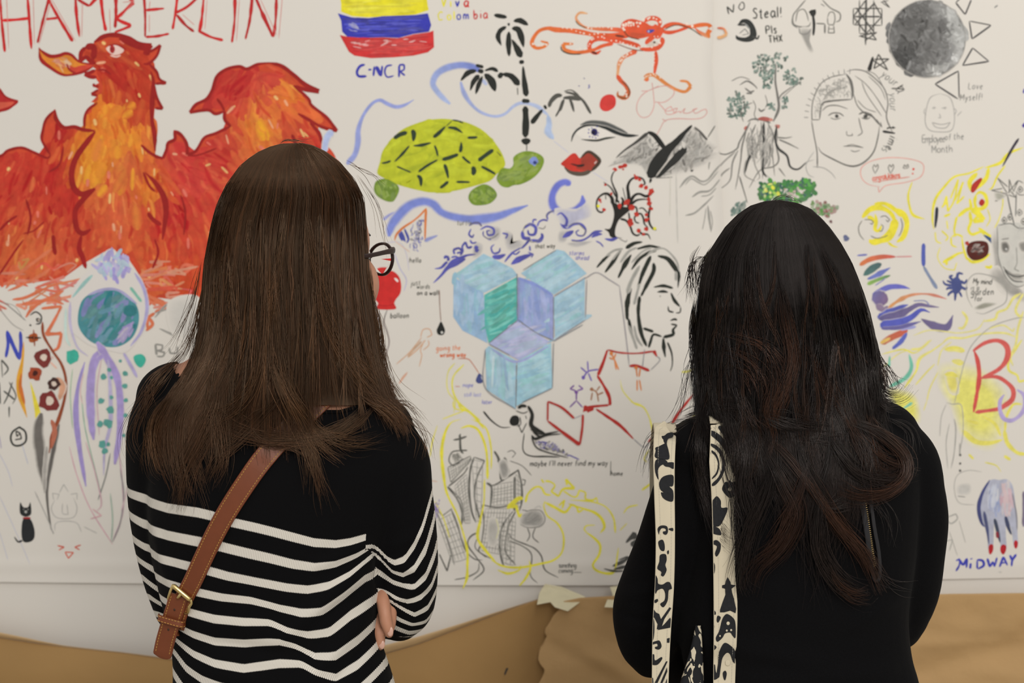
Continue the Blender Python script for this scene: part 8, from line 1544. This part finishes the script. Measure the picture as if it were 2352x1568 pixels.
def print_on(S, polys, T, lo=None):
    """flat black print following the strap surface, clipped to its edges"""
    P, P3, S_, N_, w_, st = S; V_ = []; Fc = []; n = 0
    x0, y0, f = T
    for poly, sm in polys:
        Q = pp(poly); Q = np.column_stack([x0+Q[:, 0]/f, y0+Q[:, 1]/f])
        if sm: Q = spline(Q, True, 5)
        cx = np.interp(Q[:, 1], P[:, 1], P[:, 0]); hw = np.interp(Q[:, 1], P[:, 1], (w_[:, 0]/P3[:, 1]*F))
        U = list(map(tuple, np.column_stack([(Q[:, 0]-cx)/hw, Q[:, 1]])))
        for sg in (1, -1):
            O = []; L_ = len(U)
            for i in range(L_):
                a, b = U[i-1], U[i]; ia, ib = a[0]*sg <= .93, b[0]*sg <= .93
                if ia != ib: t_ = (.93*sg-a[0])/(b[0]-a[0]); O.append((.93*sg, a[1]+(b[1]-a[1])*t_))
                if ib: O.append(b)
            U = O
            if len(U) < 3: break
        if len(U) < 3: continue
        Q = np.array(U); Q[:, 0] = np.interp(Q[:, 1], P[:, 1], P[:, 0])+Q[:, 0]*np.interp(Q[:, 1], P[:, 1], (w_[:, 0]/P3[:, 1]*F))
        k = [0]+[i for i in range(1, len(Q)) if np.linalg.norm(Q[i]-Q[i-1]) > .3]; Q = Q[k]
        if len(Q) < 3: continue
        tri = tessellate_polygon([[Vector((a, b, 0)) for a, b in Q]])
        Y = np.interp(Q[:, 1], P[:, 1], P3[:, 1])-(.0022*1.06+.0005)/np.clip(np.abs(np.interp(Q[:, 1], P[:, 1], N_[:, 1])), .3, 1)
        # curve of the cloth is gentle: sample along it
        V_ += [((a-1176)/F*y, y, CAMZ-(b-784)/F*y) for (a, b), y in zip(Q, Y)]; Fc += [tuple(i+n for i in t) for t in tri]; n += len(Q)
    o = link('print', mesh_np('print', V_, Fc), None, M_PRINT); o.parent = st; o['kind'] = 'stuff'
    o.matrix_parent_inverse = Matrix.Identity(4); return o
TP = (1460, 960, 2.579)
print_on(SA_, [("100,110 130,90 165,105 190,88 222,85 222,110 195,120 185,150 195,190 200,240 165,245 130,240 112,225 118,190 105,165", 1), ("98,120 108,140 104,190 98,170", 1), ("118,250 160,240 190,262 150,280 132,310 136,365 116,320", 1), ("165,268 225,262 225,300 200,290 175,285", 1), ("140,380 165,345 222,338 222,400 200,405 222,430 222,490 190,490 160,470 150,440 165,440 145,420", 1),
    ("130,655 150,636 185,640 192,670 182,690 165,686 162,672 178,668 176,655 155,652 142,670 138,690", 1), ("195,655 220,650 222,668 205,665", 1), ("135,730 160,720 172,750 170,785 150,783 138,760", 1), ("186,790 196,782 197,800 190,806", 1), ("145,810 178,806 184,840 176,870 184,900 166,936 150,930 152,910 128,890 140,850", 1), ("108,800 120,795 120,850 112,840", 1),
    ("116,930 130,950 134,980 160,985 185,970 205,975 215,1010 196,1020 190,1080 165,1120 145,1100 170,1080 175,1040 160,1010 130,1020 118,1040 110,990", 1), ("110,1080 130,1070 132,1085 116,1095", 1), ("100,1120 120,1150 140,1160 150,1190 200,1120 212,1125 170,1190 150,1250 125,1250 130,1220 110,1180 98,1190", 0), ("92,1180 108,1190 112,1250 105,1310 92,1310", 1), ("205,1180 212,1200 208,1240 130,1255 170,1220", 0),
    ("94,1330 120,1320 142,1318 154,1350 140,1370 118,1366 115,1355 130,1350 125,1335 95,1342", 1), ("185,1305 205,1300 200,1330 186,1330", 0), ("94,1405 110,1400 115,1435 150,1415 158,1425 130,1460 92,1455", 1), ("180,1440 190,1440 130,1568 112,1568", 0), ("186,1475 188,1500 160,1568 146,1568", 0), ("92,1530 104,1540 106,1568 92,1568", 0), ("186,1540 186,1568 176,1568", 0)], TP)
print_on(SB_, [("430,70 470,80 510,110 535,150 540,175 558,120 575,100 585,115 560,160 548,230 520,180 490,140 440,95", 1), ("500,45 540,75 545,140 520,100 490,60", 1), ("448,150 490,170 520,220 532,280 515,340 480,390 455,402 455,385 490,350 512,290 505,230 480,190 448,165", 1), ("452,190 480,215 497,270 485,330 455,360 455,350 478,320 488,270 472,225 452,205", 1), ("585,205 570,240 568,300 590,350 608,362 608,340 590,310 584,260", 1),
    ("512,415 530,378 550,380 556,366 572,380 590,375 606,415 592,440 585,460 558,472 540,460 522,440", 1), ("456,500 462,480 482,462 505,490 508,530 545,530 535,570 505,630 480,642 456,625", 1), ("582,530 610,520 610,610 595,590 584,560", 1), ("456,640 480,645 500,660 508,690 490,692 456,680", 1), ("458,730 480,722 504,745 500,790 480,820 470,800 482,760 458,745", 1), ("456,850 470,870 468,915 456,922", 1),
    ("545,940 562,970 564,985 594,990 575,1005 568,1010 572,1035 580,1060 596,1130 592,1155 560,1140 525,1150 500,1150 500,1135 515,1090 532,1045 530,1010 512,1005 512,990 530,985 534,965", 0), ("458,1130 475,1150 472,1165 458,1155", 1), ("485,1170 505,1180 490,1210 480,1200", 1), ("545,1160 580,1185 592,1220 592,1300 575,1290 560,1270 530,1275 515,1300 485,1325 475,1300 495,1260 510,1200 525,1170", 1), ("455,1200 468,1230 462,1260 455,1255", 1),
    ("530,1330 560,1345 590,1380 592,1450 575,1440 560,1400 540,1390 515,1420 505,1470 495,1535 480,1520 488,1450 490,1400 510,1350", 1), ("455,1340 480,1355 465,1375 455,1380", 1), ("516,1510 530,1495 540,1512 532,1550 522,1545", 1), ("455,1470 470,1460 475,1500 490,1535 465,1550 455,1530", 1)], TP)
# light details inside the print
for S, P_, c in ((SB_, [("557,412 12", 0)], 0),):
    P, P3, S2, N_, w_, st = S
for (x, y, r) in ((558, 421, 11), (548, 1215, 10), (540, 1258, 6), (566, 1255, 6), (500, 1290, 5), (546, 1450, 16)):
    x = 1460+x/2.579; y = 960+y/2.579; Y = float(np.interp(y, P[:, 1], P3[:, 1]))-.0031
    v, f = ell(W3(x, y, Y), (r/2.579/F*Y, .0002, r*1.1/2.579/F*Y), nu=14, nv=6); o = link('print_dot', mesh_np('print_dot', v, f, True), st, M_CLOTH); o['kind'] = 'stuff'
for S in (SA_, SB_):
    P, P3, S2, N_, w_, st = S; m = P[:, 1] < 1620
    for sg in (-1, 1):
        M_STI_old = M_STI; M_STI = M_THREAD; stitch(P3[m], S2[m], N_[m], w_[m], .0022, sg, BAG2, sp=.0034, ln=.0024, inset=.0058 if sg > 0 else .0045, r=.0003); M_STI = M_STI_old
# bag body hangs at hip height, its folded side showing between arm and back
bp_ = []
def bagside():
    fold = loft([((a+b)/2, (c+d)/2, z, (b-a)/2, (d-c)/2) for z, a, b, c, d in ((1.050, .2200, .2265, 1.700, 1.706), (1.02, .2120, .2275, 1.692, 1.702), (.99, .2020, .2280, 1.685, 1.700), (.95, .190, .228, 1.670, 1.695), (.90, .175, .228, 1.650, 1.68), (.84, .160, .228, 1.63, 1.66), (.80, .14, .222, 1.63, 1.66), (.76, .14, .222, 1.59, 1.63))], 24, 4, 3.0)
    sack = loft([((a+b)/2, (c+d)/2, z, (b-a)/2, (d-c)/2) for z, a, b, c, d in ((.80, .12, .30, 1.595, 1.632), (.72, .09, .33, 1.57, 1.64), (.60, .07, .35, 1.555, 1.64), (.48, .07, .35, 1.56, 1.64), (.40, .08, .34, 1.58, 1.635))], 30, 4, 3.5)
    return join([fold, sack])
v, f = bagside(); M_PATT = mat('printed_canvas', CREAM, .85, .2)
def patt(m):
    b = m.node_tree.nodes['Principled BSDF']; tc = nd(m, 'ShaderNodeTexCoord'); mp_ = nd(m, 'ShaderNodeMapping'); mp_.inputs['Scale'].default_value = (1.0, 1.0, .45); lk(m, tc, 'Object', mp_, 'Vector')
    n_ = nd(m, 'ShaderNodeTexNoise'); n_.inputs['Scale'].default_value = 75; n_.inputs['Detail'].default_value = 1.5; n_.inputs['Distortion'].default_value = 1.6; lk(m, mp_, 'Vector', n_, 'Vector')
    r = nd(m, 'ShaderNodeValToRGB'); r.color_ramp.interpolation = 'CONSTANT'; r.color_ramp.elements[0].color = (.014, .015, .018, 1); r.color_ramp.elements[1].position = .57; r.color_ramp.elements[1].color = (*CREAM, 1)
    lk(m, n_, 'Fac', r, 'Fac'); lk(m, r, 'Color', b, 'Base Color')
patt(M_PATT)
bd = adopt(link('bag_body', mesh_np('bag_body', v, f, True), None, M_PATT), BAG2); bd['label'] = 'bag body with dense black scroll print'
bpy.context.view_layer.update()
